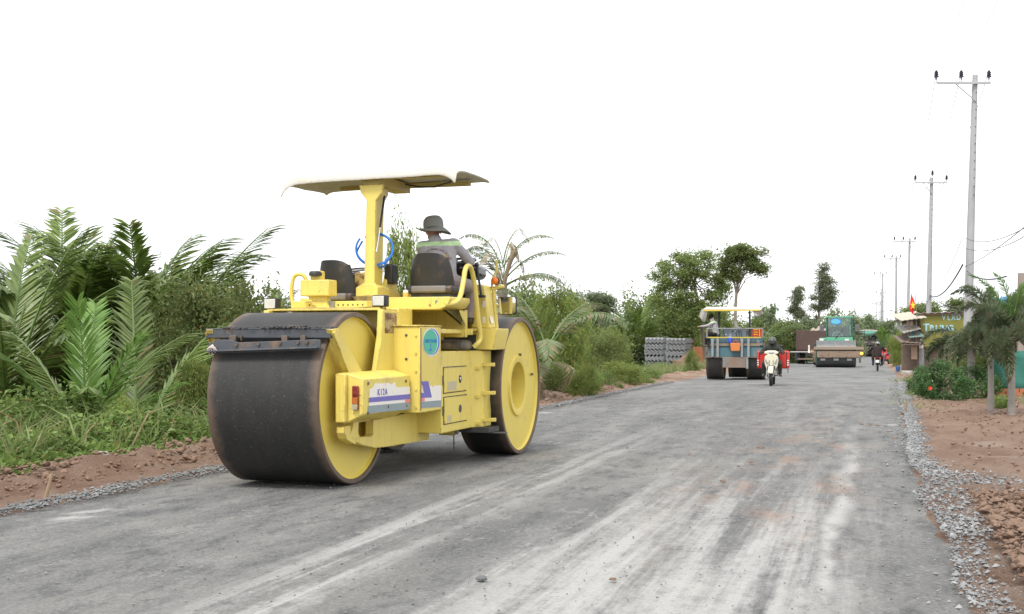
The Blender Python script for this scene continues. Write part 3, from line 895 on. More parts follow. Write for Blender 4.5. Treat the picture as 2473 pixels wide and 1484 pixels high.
# --- seats
def seat(cx, cy, cz, rz):
    g = MB()
    n, mrows = 10, 8
    def shell(off):
        vs = []
        for j in range(mrows+1):
            t = j/mrows
            wd = .27 - .085*t**1.8 - .02*(1-t)
            for i in range(n+1):
                u_ = i/n*2-1
                uu = math.copysign(abs(u_)**.9, u_)
                x = uu*wd
                z = .02 + t*.385 - (.05*abs(u_)**4 if j == mrows else 0)
                y = -.02 - t*.07 + .10*abs(u_)**2.4 + off
                vs.append((x, y, z))
        return vs
    a, b_ = shell(0), shell(.035)
    fs = []
    for j in range(mrows):
        for i in range(n):
            k = j*(n+1)+i
            fs.append((k, k+1, k+n+2, k+n+1))
    o0 = len(a)
    vs = a+b_
    f2 = fs + [tuple(q+o0 for q in reversed(f)) for f in fs]
    rim_i = [i for i in range(n+1)] + [j*(n+1)+n for j in range(1, mrows+1)] + [mrows*(n+1)+i for i in range(n-1, -1, -1)] + [j*(n+1) for j in range(mrows-1, 0, -1)]
    for k in range(len(rim_i)):
        p, q = rim_i[k], rim_i[(k+1) % len(rim_i)]
        f2.append((p, p+o0, q+o0, q))
    g.add(vs, f2)
    so_ = g.build('seat', M['seat'], RO, smooth=60)
    so_.location = (cx, cy, cz); so_.rotation_euler = (0, 0, rz)
    MB().b2(-.27, .27, -.02, .45, -.035, .06).build('cushion', M['seat'], so_, bevel=.035, seg=3)
    MB().b2(-.20, .20, -.045, .02, -.02, .055).build('back_pad', surf('grimy_pad', (.20, .18, .16), .7, var=.3), so_, bevel=.02)
    MB().b2(-.22, .22, .02, .40, -.075, -.035).build('seat_base', M['darkmetal'], so_)
    return so_
seat(.685, 1.62, 1.90, 0)
seat(-.30, 1.30, 1.815, R(-14)).scale = (.96, .96, 1.02)
# --- console, post and canopy
con = MB().prism([(-.03, 1.835), (.225, 1.835), (.225, 1.935), (.19, 1.965), (.05, 1.97), (-.03, 1.93)], 'y', 1.285, 1.62).build('post_console', Yl, RO, bevel=.008)
MB().prism([(.0, 1.832), (.27, 1.832), (.235, 1.72), (.09, 1.72)], 'y', 1.12, 1.298).build('console_skirt', surf('stained_paint', (.33, .24, .06), .5, var=.35, dirt=(.07, .05, .03), dt=(.42, .7), ds=5), RO, bevel=.006)
MB().b2(.05, .275, 1.12, 1.29, 1.8325, 1.85).build('console_plate', Yl, RO, bevel=.004)
po = MB().prism([(-.025, 1.93), (.22, 1.93), (.175, 1.99), (.195, 2.86), (.27, 2.95), (.28, 3.03), (0, 3.03), (.015, 2.95), (.085, 2.87), (.058, 1.99)], 'y', 1.31, 1.345).build('canopy_post', Yl, RO, bevel=.006)
MB().prism([(1.345, 1.93), (1.62, 1.93), (1.56, 1.99), (1.60, 2.86), (1.72, 2.96), (1.72, 3.03), (1.345, 3.03)], 'x', .085, .165).build('post_web', Yl, po, bevel=.005)
MB().prism([(1.55, 1.83), (2.02, 1.83), (1.90, 1.92), (1.85, 2.06), (1.84, 2.20), (1.76, 2.19), (1.62, 2.08), (1.58, 1.98)], 'x', .155, .20).build('post_gusset', Yl, po, bevel=.005)
MB().b2(-.10, .06, 1.40, 1.62, 1.83, 2.10).build('gear_bracket', surf('rusty_yellow', (.42, .30, .08), .6, var=.4, rust=(.12, .06, .03), rt=(.5, .6), rs=12), RO, bevel=.02)
MB().b2(.16, .26, 1.60, 1.78, 1.98, 2.20).build('black_box', Bk, RO, bevel=.02)
MB().tube(smooth_path([(.24, 1.93, 1.83), (.36, 1.90, 1.84), (.30, 1.85, 1.92)], 4), .02, 8).build('deck_pipe', Yl, RO)
st_ = MB().tube([(.20, 1.53, 2.93), (.20, 1.41, 2.58)], .013, 8).build('gas_strut', Bk, RO)
MB().tube([(.20, 1.41, 2.58), (.20, 1.31, 2.31)], .008, 8).build('strut_rod', M['chrome'], st_)
MB().tube([(-.40, 1.50, 2.10), (.18, 1.52, 2.155)], .014, 8).build('grey_rod', M['grey_steel'], RO)
# canopy shell: moulded sheet with drooping rim
cn = MB()
nx, ny = 44, 22
X0, X1, Y0, Y1 = -.89, 1.13, 1.22, 2.34
def can(u_, v_):
    a, b_ = u_*2-1, v_*2-1
    x = (X0+X1)/2 + a*(X1-X0)/2
    y = (Y0+Y1)/2 + b_*(Y1-Y0)/2
    z = 3.168 - .03*max(0, -a)**2 + .025*max(0, a) - .02*max(0, b_)**2
    en = min(1, max(0, -b_-.90)/.08); ef = max(0, b_-.9)/.1; ex = min(1, max(0, abs(a)-.94)/.06)
    z -= .082*en**1.2 + .015*ef
    z -= (.06 if a < 0 else .03)*ex*(1-.5*max(0, b_))
    k = max(0, abs(a)-.80)/.20
    z -= .07*k**1.5*max(0, -b_)**4
    z += .005*noise.noise(Vector((x*3, y*3, 0)))
    return (x, y, z)
top = [can(i/nx, j/ny) for j in range(ny+1) for i in range(nx+1)]
bot = [(p[0]*.995+.0006, p[1]*.995+.009, p[2]-.014) for p in top]
fs = []
for j in range(ny):
    for i in range(nx):
        k = j*(nx+1)+i
        fs.append((k, k+1, k+nx+2, k+nx+1))
o0 = len(top)
f2 = fs + [tuple(q+o0 for q in reversed(f)) for f in fs]
ri = [i for i in range(nx+1)] + [j*(nx+1)+nx for j in range(1, ny+1)] + [ny*(nx+1)+i for i in range(nx-1, -1, -1)] + [j*(nx+1) for j in range(ny-1, 0, -1)]
for k in range(len(ri)):
    p, q = ri[k], ri[(k+1) % len(ri)]
    f2.append((p, p+o0, q+o0, q))
cn.add(top+bot, f2)
cano = cn.build('canopy', M['whiteroof'], RO, smooth=50)
MB().b2(-.62, .95, 1.34, 1.40, 3.09, 3.14).build('canopy_rib', M['roofunder'], cano)
MB().b2(-.62, .95, 2.16, 2.22, 3.09, 3.14).build('canopy_rib', M['roofunder'], cano)
MB().b2(.03, .23, 1.33, 2.20, 3.031, 3.135).build('canopy_beam', M['roofunder'], cano, bevel=.005)
MB().tube([(.25, 2.0, 3.11), (.42, 2.0, 3.075), (.60, 2.0, 3.068), (.80, 2.0, 3.12)], .010, 6).build('grab_rod', M['darkmetal'], cano)
MB().tube([(.10, 2.0, 3.09), (.17, 2.02, 3.062), (.21, 2.02, 3.07), (.20, 2.02, 3.09)], .010, 6).build('grab_hook', M['roofunder'], cano)
# --- things carried on the roller
hz = MB()
cxh, czh, ry_ = .135, 2.345, .185
for lp in range(2):
    pts = [(cxh + (.19+.012*lp)*math.sin(a), 1.36+.075*math.cos(a/2)*(1 if lp == 0 else .6), czh + (.165+.010*lp)*math.cos(a)) for a in [R(-40)+R(352)*k/36 for k in range(37)]]
    pts = [(p[0], p[1]-.085 if -.0 < p[0] < .25 and p[2] > 2.3 and False else p[1]+.05, p[2]) for p in pts]
    hz.tube(pts, .011, 8)
hz.tube(smooth_path([(-.01, 1.42, 2.44), (-.06, 1.42, 2.36), (-.08, 1.42, 2.31)], 4), .011, 8)
hz.tube(smooth_path([(.28, 1.42, 2.24), (.24, 1.44, 2.17), (.17, 1.46, 2.15)], 4), .012, 8)
ho = hz.build('hose_coil', M['hose'], smooth=60)
ho.matrix_world = RO.matrix_basis
ho.location = RO.location; ho.rotation_euler = RO.rotation_euler
tag(ho, 'coil of bright blue hose hung round the canopy post of the yellow roller', 'hose')
bo = thing('bottle', 'small white-capped bottle on the yellow deck behind the seat', 'bottle', tuple(Matrix.Translation(RO.location) @ Matrix.Rotation(-TH, 4, 'Z') @ Vector((.50, 1.40, 1.827))))
MB().lathe([(.001, 0), (.03, 0), (.03, .045), (.028, .05)], 14).build('bottle_body', flat('orange_label', (.75, .38, .08)), bo)
MB().lathe([(.028, .05), (.026, .075), (.001, .077)], 14).build('cap', M['decal_white'], bo)
# ================================================================== VEGETATION
LM = {}
LM['nipa'] = leafmat('nipa_leaflets', (.085, .138, .027), (.20, .27, .062), .30, .38, (.20, .155, .07), .03, .5)
LM['nipa_young'] = leafmat('young_nipa_leaflets', (0.132, 0.264, 0.054), (0.232, 0.372, 0.093), .4, .38, spec=.5)
LM['coco'] = leafmat('coconut_leaflets', (0.116, 0.178, 0.078), (0.232, 0.279, 0.139), .3, .45, (.26, .19, .11), .22)
LM['dead'] = leafmat('dead_palm_leaflets', (0.310, 0.217, 0.132), (0.420, 0.372, 0.248), .25, .7)
LM['fox'] = leafmat('foxtail_leaflets', (.115, .16, .085), (.235, .285, .165), .4, .5, (.20, .15, .09), .09)
LM['shrub'] = leafmat('shrub_leaves', (.115, .165, .048), (.25, .295, .095), .45, .5, (.22, .17, .05), .05)
LM['light'] = leafmat('light_green_leaves', (.19, .27, .055), (.31, .38, .11), .45, .5, (.30, .24, .06), .08)
LM['weed'] = leafmat('weed_leaves', (0.12, 0.215, 0.045), (0.27, 0.37, 0.10), .35, .5, (.25, .18, .07), .05)
LM['grass'] = leafmat('grass_blades', (.14, .21, .055), (.28, .34, .13), .4, .5, (.36, .28, .16), .12)
LM['tree'] = leafmat('tree_leaves', (0.165, 0.235, 0.07), (0.33, 0.40, 0.145), .6, .5, (.17, .14, .05), .04)
LM['euc'] = leafmat('eucalyptus_leaves', (.20, .245, .14), (.34, .385, .24), .6, .5)
LM['hib'] = leafmat('hibiscus_leaves', (0.046, 0.116, 0.034), (0.116, 0.225, 0.062), .25, .35, spec=.5)
LM['far'] = leafmat('far_leaves', (.19, .25, .125), (.32, .38, .22), .55, .6)  # leaf colour paled to stand in for distance haze
M['bark'] = surf('grey_bark', (.23, .19, .15), .9, var=.35, vs=9, bmp=.5, bs=25)
M['rachis'] = surf('palm_rachis', (.12, .19, .05), .6, var=.3, vs=3)
M['deadstem'] = surf('dead_stem', (.23, .17, .115), .9, var=.4, vs=12, bmp=.4)

def np_mesh(name, V_, F_, mat, smooth=False):
    me = bpy.data.meshes.new(name)
    me.from_pydata(V_.reshape(-1, 3).tolist(), [], F_.tolist())
    me.materials.append(mat)
    return me
def leaves(name, pos, mat, ln, wd, seed, droop=0.0, up=.5, lv=.4, fold=.25):
    """a leaf (two folded triangles) at each position"""
    rg = np.random.default_rng(seed)
    n = len(pos)
    d = rg.normal(size=(n, 3)); d[:, 2] = d[:, 2]*.5 - droop
    d /= np.linalg.norm(d, axis=1)[:, None]
    nn = rg.normal(size=(n, 3))*.8; nn[:, 2] += up
    s_ = np.cross(d, nn); s_ /= (np.linalg.norm(s_, axis=1)[:, None]+1e-9)
    u_ = np.cross(s_, d)
    L = ln*(1+lv*(rg.random(n)-.5)*2)[:, None]
    W = wd*(1+lv*(rg.random(n)-.5)*2)[:, None]
    V_ = np.empty((n, 4, 3))
    V_[:, 0] = pos
    V_[:, 1] = pos + d*L*.45 + s_*W*.5 + u_*W*fold
    V_[:, 2] = pos + d*L - u_*L*.12
    V_[:, 3] = pos + d*L*.45 - s_*W*.5 + u_*W*fold
    i = np.arange(n)[:, None]*4
    F_ = np.concatenate([i+[0, 1, 2], i+[0, 2, 3]], axis=1).reshape(-1, 3)
    return np_mesh(name, V_, F_, mat)
def clump_pts(seed, n, rad, nc, cr, inner=.45, flat_=.7, bottom=-.8, centre=(0,0,0)):
    rg = np.random.default_rng(seed)
    c = rg.normal(size=(nc*3, 3)); c /= np.linalg.norm(c, axis=1)[:, None]
    c *= (inner + (1-inner)*rg.random((len(c), 1))**.6)
    c = c[c[:, 2] > bottom][:nc]
    k = rg.integers(0, len(c), n)
    sz = .6+.8*rg.random(len(c))
    p = c[k]*np.array(rad) + rg.normal(size=(n, 3))*np.array([cr, cr, cr*flat_])*sz[k][:, None]
    return p + np.array(centre), c*np.array(rad)+np.array(centre)

# --- shared shrub crowns
SH = {}
def shrub_mesh(key, mat, seed, n, rad, nc, cr, ln, wd, **kw):
    p, c = clump_pts(seed, n, rad, nc, cr, centre=(0, 0, rad[2]*.85))
    p = p[p[:, 2] > 0]
    SH.setdefault(key, []).append(leaves('foliage', p, mat, ln, wd, seed, **kw))
for i in range(3): shrub_mesh('shrub', LM['shrub'], 100+i, 9000, (1.2, 1.1, 1.15), 60, .20, .095, .050)
for i in range(3): shrub_mesh('light', LM['light'], 110+i, 8000, (1.1, 1.0, 1.3), 55, .21, .16, .036, droop=.7, up=.1)
for i in range(2): shrub_mesh('hib', LM['hib'], 120+i, 7500, (1.2, 1.1, 1.0), 60, .17, .10, .065)
for i in range(3): shrub_mesh('far', LM['far'], 130+i, 5200, (1.3, 1.2, 1.2), 45, .22, .17, .09)
for i in range(3): shrub_mesh('mid', LM['tree'], 140+i, 6500, (1.3, 1.2, 1.2), 50, .22, .14, .06)
for i in range(2): shrub_mesh('weed', LM['weed'], 150+i, 5000, (1.1, 1.0, .8), 50, .18, .11, .06)
_st = MB()
for k in range(6):
    a = k*1.05
    _st.tube([(.08*math.cos(a), .08*math.sin(a), -.3), (.25*math.cos(a), .25*math.sin(a), .5), (.6*math.cos(a+.2), .6*math.sin(a+.2), 1.25)], [.03, .022, .008], 5)
STEM = _st.mesh('stems'); STEM.materials.append(M['bark'])
_ct = [0]
def shrub(key, px, Y, top, wpx, label, name='shrub', cat='shrub', group=None, base=None, rz=None, dz=-.4):
    """a shrub whose top shows at picture height `top` and which is wpx wide in the picture"""
    _ct[0] += 1
    P = at(px, 900, Y)
    zb = gz(Y) + dz if base is None else HC-(base-YH)/F*Y
    zt = HC-(top-YH)/F*Y
    hz_ = zt-zb
    t_ = thing(name, label, cat, (P.x, Y, zb), rz if rz is not None else _ct[0]*2.399, group)
    sx = wpx/F*Y/2.6
    sz = hz_/2.35
    me = SH[key][_ct[0] % len(SH[key])]
    mobj('foliage', me, t_, scale=(sx, sx, sz))
    mobj('stems', STEM, t_, scale=(sx, sx, sz))
    return t_

# --- palm fronds
def frond_mesh(seed, L, npair, leaf, wd, bend, matl, start=.16, vang=35, fwd=50, droop=.25, plum=False, rr=.028, tipfac=.45, brk=None, flatp=False):
    rnd = random.Random(seed)
    P = []; T = []
    m = 16
    p = Vector((0, 0, 0)); ang = 0
    for i in range(m+1):
        P.append(p.copy())
        d = Vector((0, math.sin(ang), math.cos(ang)))
        T.append(d)
        p = p + d*(L/m)
        ang += bend/m*(1.7*i/m+.15)
        if brk and i == int(brk*m): ang += 1.3
    V_ = []; F_ = []
    # rachis
    for i in range(m+1):
        r_ = rr*(1-.85*i/m)
        s_ = Vector((1, 0, 0)); b_ = T[i].cross(s_)
        for k in range(4):
            a = k*math.pi/2
            V_.append(P[i]+s_*math.cos(a)*r_+b_*math.sin(a)*r_)
    for i in range(m):
        for k in range(4):
            F_.append((i*4+k, i*4+(k+1) % 4, i*4+4+(k+1) % 4, i*4+4+k))
    nr = len(F_)
    for j in range(npair):
        t = start+(1-start)*(j+.5)/npair
        fi = t*m; i0 = min(m-1, int(fi)); fr = fi-i0
        q = P[i0].lerp(P[i0+1], fr); tg = T[i0].lerp(T[min(m, i0+1)], fr).normalized()
        nb = Vector((1, 0, 0)).cross(tg)       # points to the back / upper face
        tq = (t-start)/(1-start)
        ll = leaf*(min(1, .45+2.2*tq) if flatp else math.sin(math.pi*min(1, .18+.80*tq**.8))**.6)*(1-(1-tipfac)*t**3)
        for sd in (-1, 1):
            if rnd.random() < .03: continue
            l_ = ll*rnd.uniform(.88, 1.1)
            if plum:
                an = rnd.uniform(0, 2*math.pi)
                side = Vector((math.cos(an), 0, 0)) + nb*math.sin(an)
            else:
                va = R(vang)*rnd.uniform(.7, 1.3)
                side = Vector((sd*math.cos(va), 0, 0)) - nb*math.sin(va)
            f_ = R(fwd*rnd.uniform(.85, 1.15))*(1-.25*t)
            d = (side*math.sin(f_)+tg*math.cos(f_)).normalized()
            wv = d.cross(nb if not plum else tg).normalized()*wd*.5*rnd.uniform(.8, 1.15)
            a = q+d*l_*.5+Vector((0, 0, -droop*l_*.18))
            e = q+d*l_*.97+Vector((0, 0, -droop*l_*rnd.uniform(.5, .9)))
            o = len(V_)
            V_ += [q-wv*.35, q+wv*.35, a-wv, a+wv, e]
            F_ += [(o, o+1, o+3, o+2), (o+2, o+3, o+4)]
    me = bpy.data.meshes.new('frond')
    me.from_pydata([tuple(x) for x in V_], [], F_)
    me.materials.append(M['rachis']); me.materials.append(matl)
    mi = [0]*nr+[1]*(len(F_)-nr)
    me.polygons.foreach_set('material_index', mi)
    return me
NIPA = [frond_mesh(i, 1.0, 54, .26, .0185, .5+.25*i, LM['nipa'], start=.16, vang=28, fwd=40, droop=.22, rr=.011, flatp=True, tipfac=.5) for i in range(4)]
NIPAY = [frond_mesh(9+i, 1.0, 46, .27, .017, .4+.15*i, LM['nipa_young'], start=.16, vang=16, fwd=40, droop=.18, rr=.011, flatp=True, tipfac=.5) for i in range(2)]
COCO = [frond_mesh(20+i, 1.0, 46, .25, .016, 1.5+.35*i, LM['coco'], start=.2, vang=10, fwd=62, droop=.45, rr=.011, tipfac=.3) for i in range(3)]
DEADF = [frond_mesh(30+i, 1.0, 34, .20, .013, 1.6+.4*i, LM['dead'], start=.2, vang=5, fwd=38, droop=1.0, rr=.011, tipfac=.3, brk=.62) for i in range(2)]
FOX = [frond_mesh(40+i, 1.0, 190, .19, .019, 2.0+.35*i, LM['fox'], start=.10, fwd=66, droop=.2, plum=True, rr=.013, tipfac=.5) for i in range(3)]
FOXG = [frond_mesh(46, 1.0, 120, .16, .013, 1.2, leafmat('fresh_foxtail_leaflets', (0.109, 0.217, 0.046), (0.202, 0.326, 0.093), .3, .4), start=.10, fwd=60, droop=.15, plum=True, rr=.013)]
def palm(name, label, loc, fr, cat='palm', group=None, rz=0, scale=1):
    """fr: list of (mesh, azimuth deg, tilt deg, length, height of base)"""
    t_ = thing(name, label, cat, loc, rz, group, scale)
    for me, az, tl, ln, hb in fr:
        mobj('frond', me, t_, (0, 0, hb), (R(-tl), 0, R(az)), ln)
    return t_
def fan(meshes, n, L, t0, t1, seed, h0=0, az0=0):
    rnd = random.Random(seed)
    out = []
    for k in range(n):
        out.append((meshes[rnd.randrange(len(meshes))], az0+k*360/n+rnd.uniform(-18, 18), rnd.uniform(t0, t1), L*rnd.uniform(.82, 1.1), h0+rnd.uniform(-.05, .05)))
    return out
def gnd(px, Y, dz=-.4):
    p = at(px, 900, Y)
    return (p.x, Y, gz(Y)+dz)
GN = 'nipa palms along the left verge'
palm('nipa_palm', 'tall nipa palm with fronds spreading behind the front left clump', gnd(345, 27), fan(NIPA, 22, 4.6, 1, 28, 1), group=GN)
palm('nipa_palm', 'tall nipa palm left of the tallest left hand clump', gnd(150, 27), fan(NIPA, 22, 4.7, 1, 36, 2)+[(NIPA[1], 20, 8, 5.2, 0)], group=GN)
palm('nipa_palm', 'nipa palm at the left edge of the picture', gnd(15, 23.5), fan(NIPA, 16, 3.9, 3, 42, 3), group=GN)
palm('nipa_palm', 'young bright green nipa palm in front of the left hand clump', gnd(208, 18, -.2), [(NIPAY[0], 180, 3, 2.5, 0), (NIPAY[1], 120, 32, 2.3, 0), (NIPAY[0], 235, 30, 2.4, 0), (NIPA[0], 70, 30, 2.5, 0), (NIPA[1], -70, 28, 2.6, 0), (NIPAY[1], 10, 14, 2.7, 0), (NIPA[2], 200, 40, 2.1, 0), (NIPAY[0], -110, 52, 2.2, 0), (DEADF[0], 150, 55, 1.8, 0), (DEADF[1], -160, 62, 1.6, 0)], group=GN, scale=.86)
palm('nipa_palm', 'low nipa palm with fronds lying over right of the young one', gnd(330, 18.5, -.3), [(DEADF[0], -140, 50, 1.7, 0), (NIPA[2], -60, 50, 2.8, 0), (NIPA[3], -95, 62, 2.9, 0), (NIPA[1], -30, 32, 2.8, 0), (NIPA[3], -120, 70, 2.5, 0), (NIPA[2], -75, 74, 2.7, 0), (NIPA[0], 20, 20, 3.0, 0)], group=GN)
palm('nipa_palm', 'nipa palm whose long frond arches right over the shrub', gnd(360, 27), fan(NIPA, 9, 3.6, 3, 26, 5)+[(NIPA[2], -62, 16, 4.6, 0), (NIPA[3], -50, 8, 4.6, 0)], group=GN)
palm('nipa_palm', 'nipa palm behind the dark shrub left of the roller', gnd(600, 36), fan(NIPA, 11, 3.7, 4, 40, 6), group=GN)
palm('nipa_palm', 'pale nipa palm just left of the yellow tank box', gnd(690, 37), fan(NIPA, 11, 3.6, 4, 45, 7), group=GN)
palm('nipa_palm', 'nipa palm seen under the canopy behind the black seats', gnd(800, 42), fan(NIPA, 9, 3.7, 8, 50, 8), group=GN)
palm('nipa_palm', 'far nipa palm standing left of the grey sheet stacks', gnd(1530, 94), fan(NIPA, 14, 4.9, 4, 46, 9), group=GN)
palm('nipa_palm', 'half hidden nipa palm left of the far one', gnd(1425, 62), fan(NIPA, 9, 3.3, 8, 45, 10), group=GN)
palm('nipa_palm', 'far nipa palm beside the slender tree trunk', gnd(1800, 80), fan(NIPA, 9, 4.6, 6, 45, 12), group=GN)
# coconut palm, half dead, behind the operator
cp = palm('coconut_palm', 'half dead coconut palm with broken crown behind the operator', gnd(1215, 31), [(COCO[0], -78, 42, 1.9, 3.25), (COCO[1], -95, 66, 1.8, 3.15), (COCO[2], 60, 14, 2.0, 3.3), (COCO[1], 95, 30, 1.7, 3.2), (DEADF[0], -30, 12, 1.7, 3.3), (DEADF[1], 80, 38, 1.5, 3.1), (DEADF[0], 130, 20, 1.6, 3.1), (DEADF[1], -60, 25, 1.3, 3.2), (DEADF[0], -120, 60, 1.5, 3.1), (COCO[2], 40, 24, 2.2, 3.1), (DEADF[1], 170, 50, 1.5, 3.1), (COCO[0], -60, 62, 2.0, 3.1), (DEADF[1], -85, 10, 1.6, 3.7), (DEADF[0], 75, 8, 1.3, 3.6), (COCO[1], -80, 30, 1.7, 3.6), (DEADF[0], 100, 80, 1.2, 3.7)])
MB().tube(smooth_path([(0, 0, 0), (-.05, 0, 1.5), (0, 0, 3.2)], 5), [.16]*6+[.13]*4+[.11], 10).build('trunk', M['bark'], cp)
MB().tube([(0, 0, 3.1), (.10, 0, 3.5), (.20, 0, 3.8), (.27, 0, 3.95), (.31, 0, 4.05)], [.06, .05, .06, .085, .03], 8).build('broken_stem', M['deadstem'], cp)
palm('coconut_palm', 'young coconut palm hanging its fronds right of the front wheel', gnd(1318, 29), [(COCO[2], 95, 50, 2.6, 1.5), (COCO[2], 140, 34, 2.7, 1.5), (COCO[1], 60, 20, 2.5, 1.6), (COCO[2], -120, 40, 2.6, 1.5), (COCO[2], 180, 60, 2.4, 1.4), (COCO[1], -60, 30, 2.4, 1.5), (COCO[2], 110, 78, 2.2, 1.3), (DEADF[0], 170, 90, 2.2, 1.2), (DEADF[1], -150, 80, 1.9, 1.2), (COCO[2], 160, 84, 2.3, 1.2)])
palm('coconut_palm', 'coconut fronds reaching up left of the slender tree trunk', gnd(1090, 36), [(COCO[0], 30, 6, 4.0, 1.0), (COCO[1], -50, 16, 3.7, 1.0), (COCO[0], 90, 20, 3.6, 1.0), (COCO[2], -100, 30, 3.2, 1.0), (COCO[1], 180, 18, 3.4, 1.0)])
cp = [o for o in bpy.data.objects if o.get('label', '').startswith('coconut fronds reaching')][0]
cp['label'] = 'coconut palm with feathery fronds rising behind the operator’s right shoulder'.replace('’', "'")

# --- shrubs
GS = 'shrubs along the left verge'
for a in [
    ('shrub', 470, 21.5, 638, 300, 'dense dark shrub beside the nipa palms left of the rear drum'),
    ('shrub', 600, 25, 625, 260, 'dense shrub reaching behind the scraper beam of the yellow roller'),
    ('shrub', 380, 24, 720, 220, 'dark shrub between two nipa palms on the left'),
    ('light', 480, 18.5, 860, 130, 'feathery yellow green shrub left of the rear drum'),
    ('weed', 440, 16.2, 945, 190, 'leafy green weed bush low beside the rear drum'),
    ('light', 300, 16.5, 960, 110, 'small ferny bush low in the weeds at the left'),
    ('shrub', 700, 30, 735, 160, 'shrub behind the left headlight of the yellow roller'),
    ('mid', 850, 36, 730, 240, 'shrub seen between the canopy post and the black seat'),
    ('light', 975, 29, 548, 130, 'tall yellow green sapling between the canopy post and the operator'),
    ('mid', 1100, 38, 720, 260, 'shrub behind the handrail of the yellow roller'),
    ('mid', 1270, 36, 680, 170, 'round bush above the front wheel of the yellow roller'),
    ('light', 1365, 32, 690, 130, 'tall yellow green bush just right of the front wheel'),
    ('light', 1310, 34, 700, 110, 'yellow green bush behind the hanging coconut fronds'),
    ('weed', 1400, 34, 830, 130, 'leafy weed bush at the foot of the yellow green bush'),
    ('mid', 1400, 50, 705, 110, 'small tree like bush rising behind the yellow green bush'),
    ('shrub', 1465, 44, 790, 130, 'dry looking bush right of the tall yellow green bush'),
    ('far', 1440, 66, 700, 70, 'thin pale sapling on the skyline left of the far nipa palm'),
    ('weed', 1545, 46, 850, 110, 'bright green weed bush in front of the grey sheet stacks'),
    ('light', 1500, 40, 870, 120, 'grassy green bush on the verge left of the sheet stacks'),
    ('light', 1672, 60, 850, 46, 'thin yellowish bush at the corner of the sheet stack'),
    ('mid', 1560, 100, 680, 130, 'bush under the big tree left of the blue roller'),
    ('mid', 1620, 102, 740, 150, 'bush behind the grey sheet stacks'),
    ('mid', 1710, 98, 735, 160, 'dark bush behind the blue roller under the canopy edge'),
    ('mid', 1800, 92, 760, 130, 'bush behind the white canopy of the blue roller'),
    ('far', 1850, 95, 735, 90, 'rounded bush right of the blue roller canopy'),
    ('mid', 1900, 92, 770, 100, 'bush above the red cargo bags'),
    ('light', 1875, 102, 815, 80, 'yellow green bush directly behind the red cargo bags'),
    ('far', 1960, 112, 760, 100, 'bush at the feet of the two tall eucalyptus trees'),
    ('far', 2030, 125, 740, 110, 'hazy bush behind the green roller cab'),
    ('mid', 1940, 98, 800, 90, 'bush behind the brown tipper body'),
    ('light', 1410, 30.5, 880, 90, 'low yellow green bush on the verge in front of the tall bush'),
    ('shrub', 1340, 31, 860, 100, 'dark bush under the hanging coconut fronds'),
    ('weed', 1455, 37, 865, 110, 'bright weed bush half way along the right part of the left verge'),
    ('weed', 1530, 42, 862, 110, 'bright weed bush left of the one before the sheet stacks'),
    ('light', 1470, 47, 800, 120, 'light green bush in front of the far nipa palm'),
    ('light', 1600, 101, 770, 130, 'light green bush between the big tree and the sheet stacks'),
    ('light', 1740, 90, 790, 120, 'light green bush behind the rails of the blue roller'),
    ('mid', 1660, 98, 720, 150, 'leafy bush merged into the foot of the large spreading tree'),
    ('far', 1870, 100, 790, 110, 'pale bush between the blue roller and the brown truck'),
    ('shrub', 540, 30, 700, 200, 'shrub behind the nipa frond that arches right'),
    ('mid', 260, 30, 700, 260, 'dark shrub filling the gap behind the tall nipa palms'),
    ('mid', 80, 29, 720, 220, 'dark shrub behind the leftmost nipa palms'),
    ('weed', 120, 16.5, 960, 160, 'leafy weed clump at the foot of the young nipa palm'),
    ('weed', 20, 15, 1000, 130, 'leafy weed clump at the left edge of the verge'),
]:
    shrub(a[0], *a[1:5], a[5], group=GS)

# far background row that closes the skyline
DLB = ['at the left edge of the picture', 'behind the leftmost nipa palm', 'under the canopy left of the post', 'seen past the right side of the canopy post', 'behind the operator of the yellow roller', 'above the front wheel of the yellow roller', 'behind the tall yellow green bush', 'left of the large spreading tree', 'beyond the far roller', 'at the very end of the road', 'left of the row of far poles', 'behind the third pole', 'behind the tallest nipa palm', 'behind the dark shrub at the left']
for k, (px, Y, top, wpx) in enumerate([(-20, 60, 720, 260), (60, 55, 690, 160), (700, 60, 740, 240), (900, 62, 735, 240), (1060, 60, 730, 240), (1220, 64, 720, 240), (1370, 74, 760, 200), (1500, 96, 770, 180), (2090, 190, 770, 110), (2130, 230, 785, 90), (2060, 170, 778, 90), (2180, 150, 775, 70), (200, 60, 650, 260), (420, 62, 660, 300)]):
    shrub('far', px, Y, top, wpx, 'distant hazy bush on the skyline '+DLB[k], 'distant_bush', 'bush', 'distant bushes on the skyline')

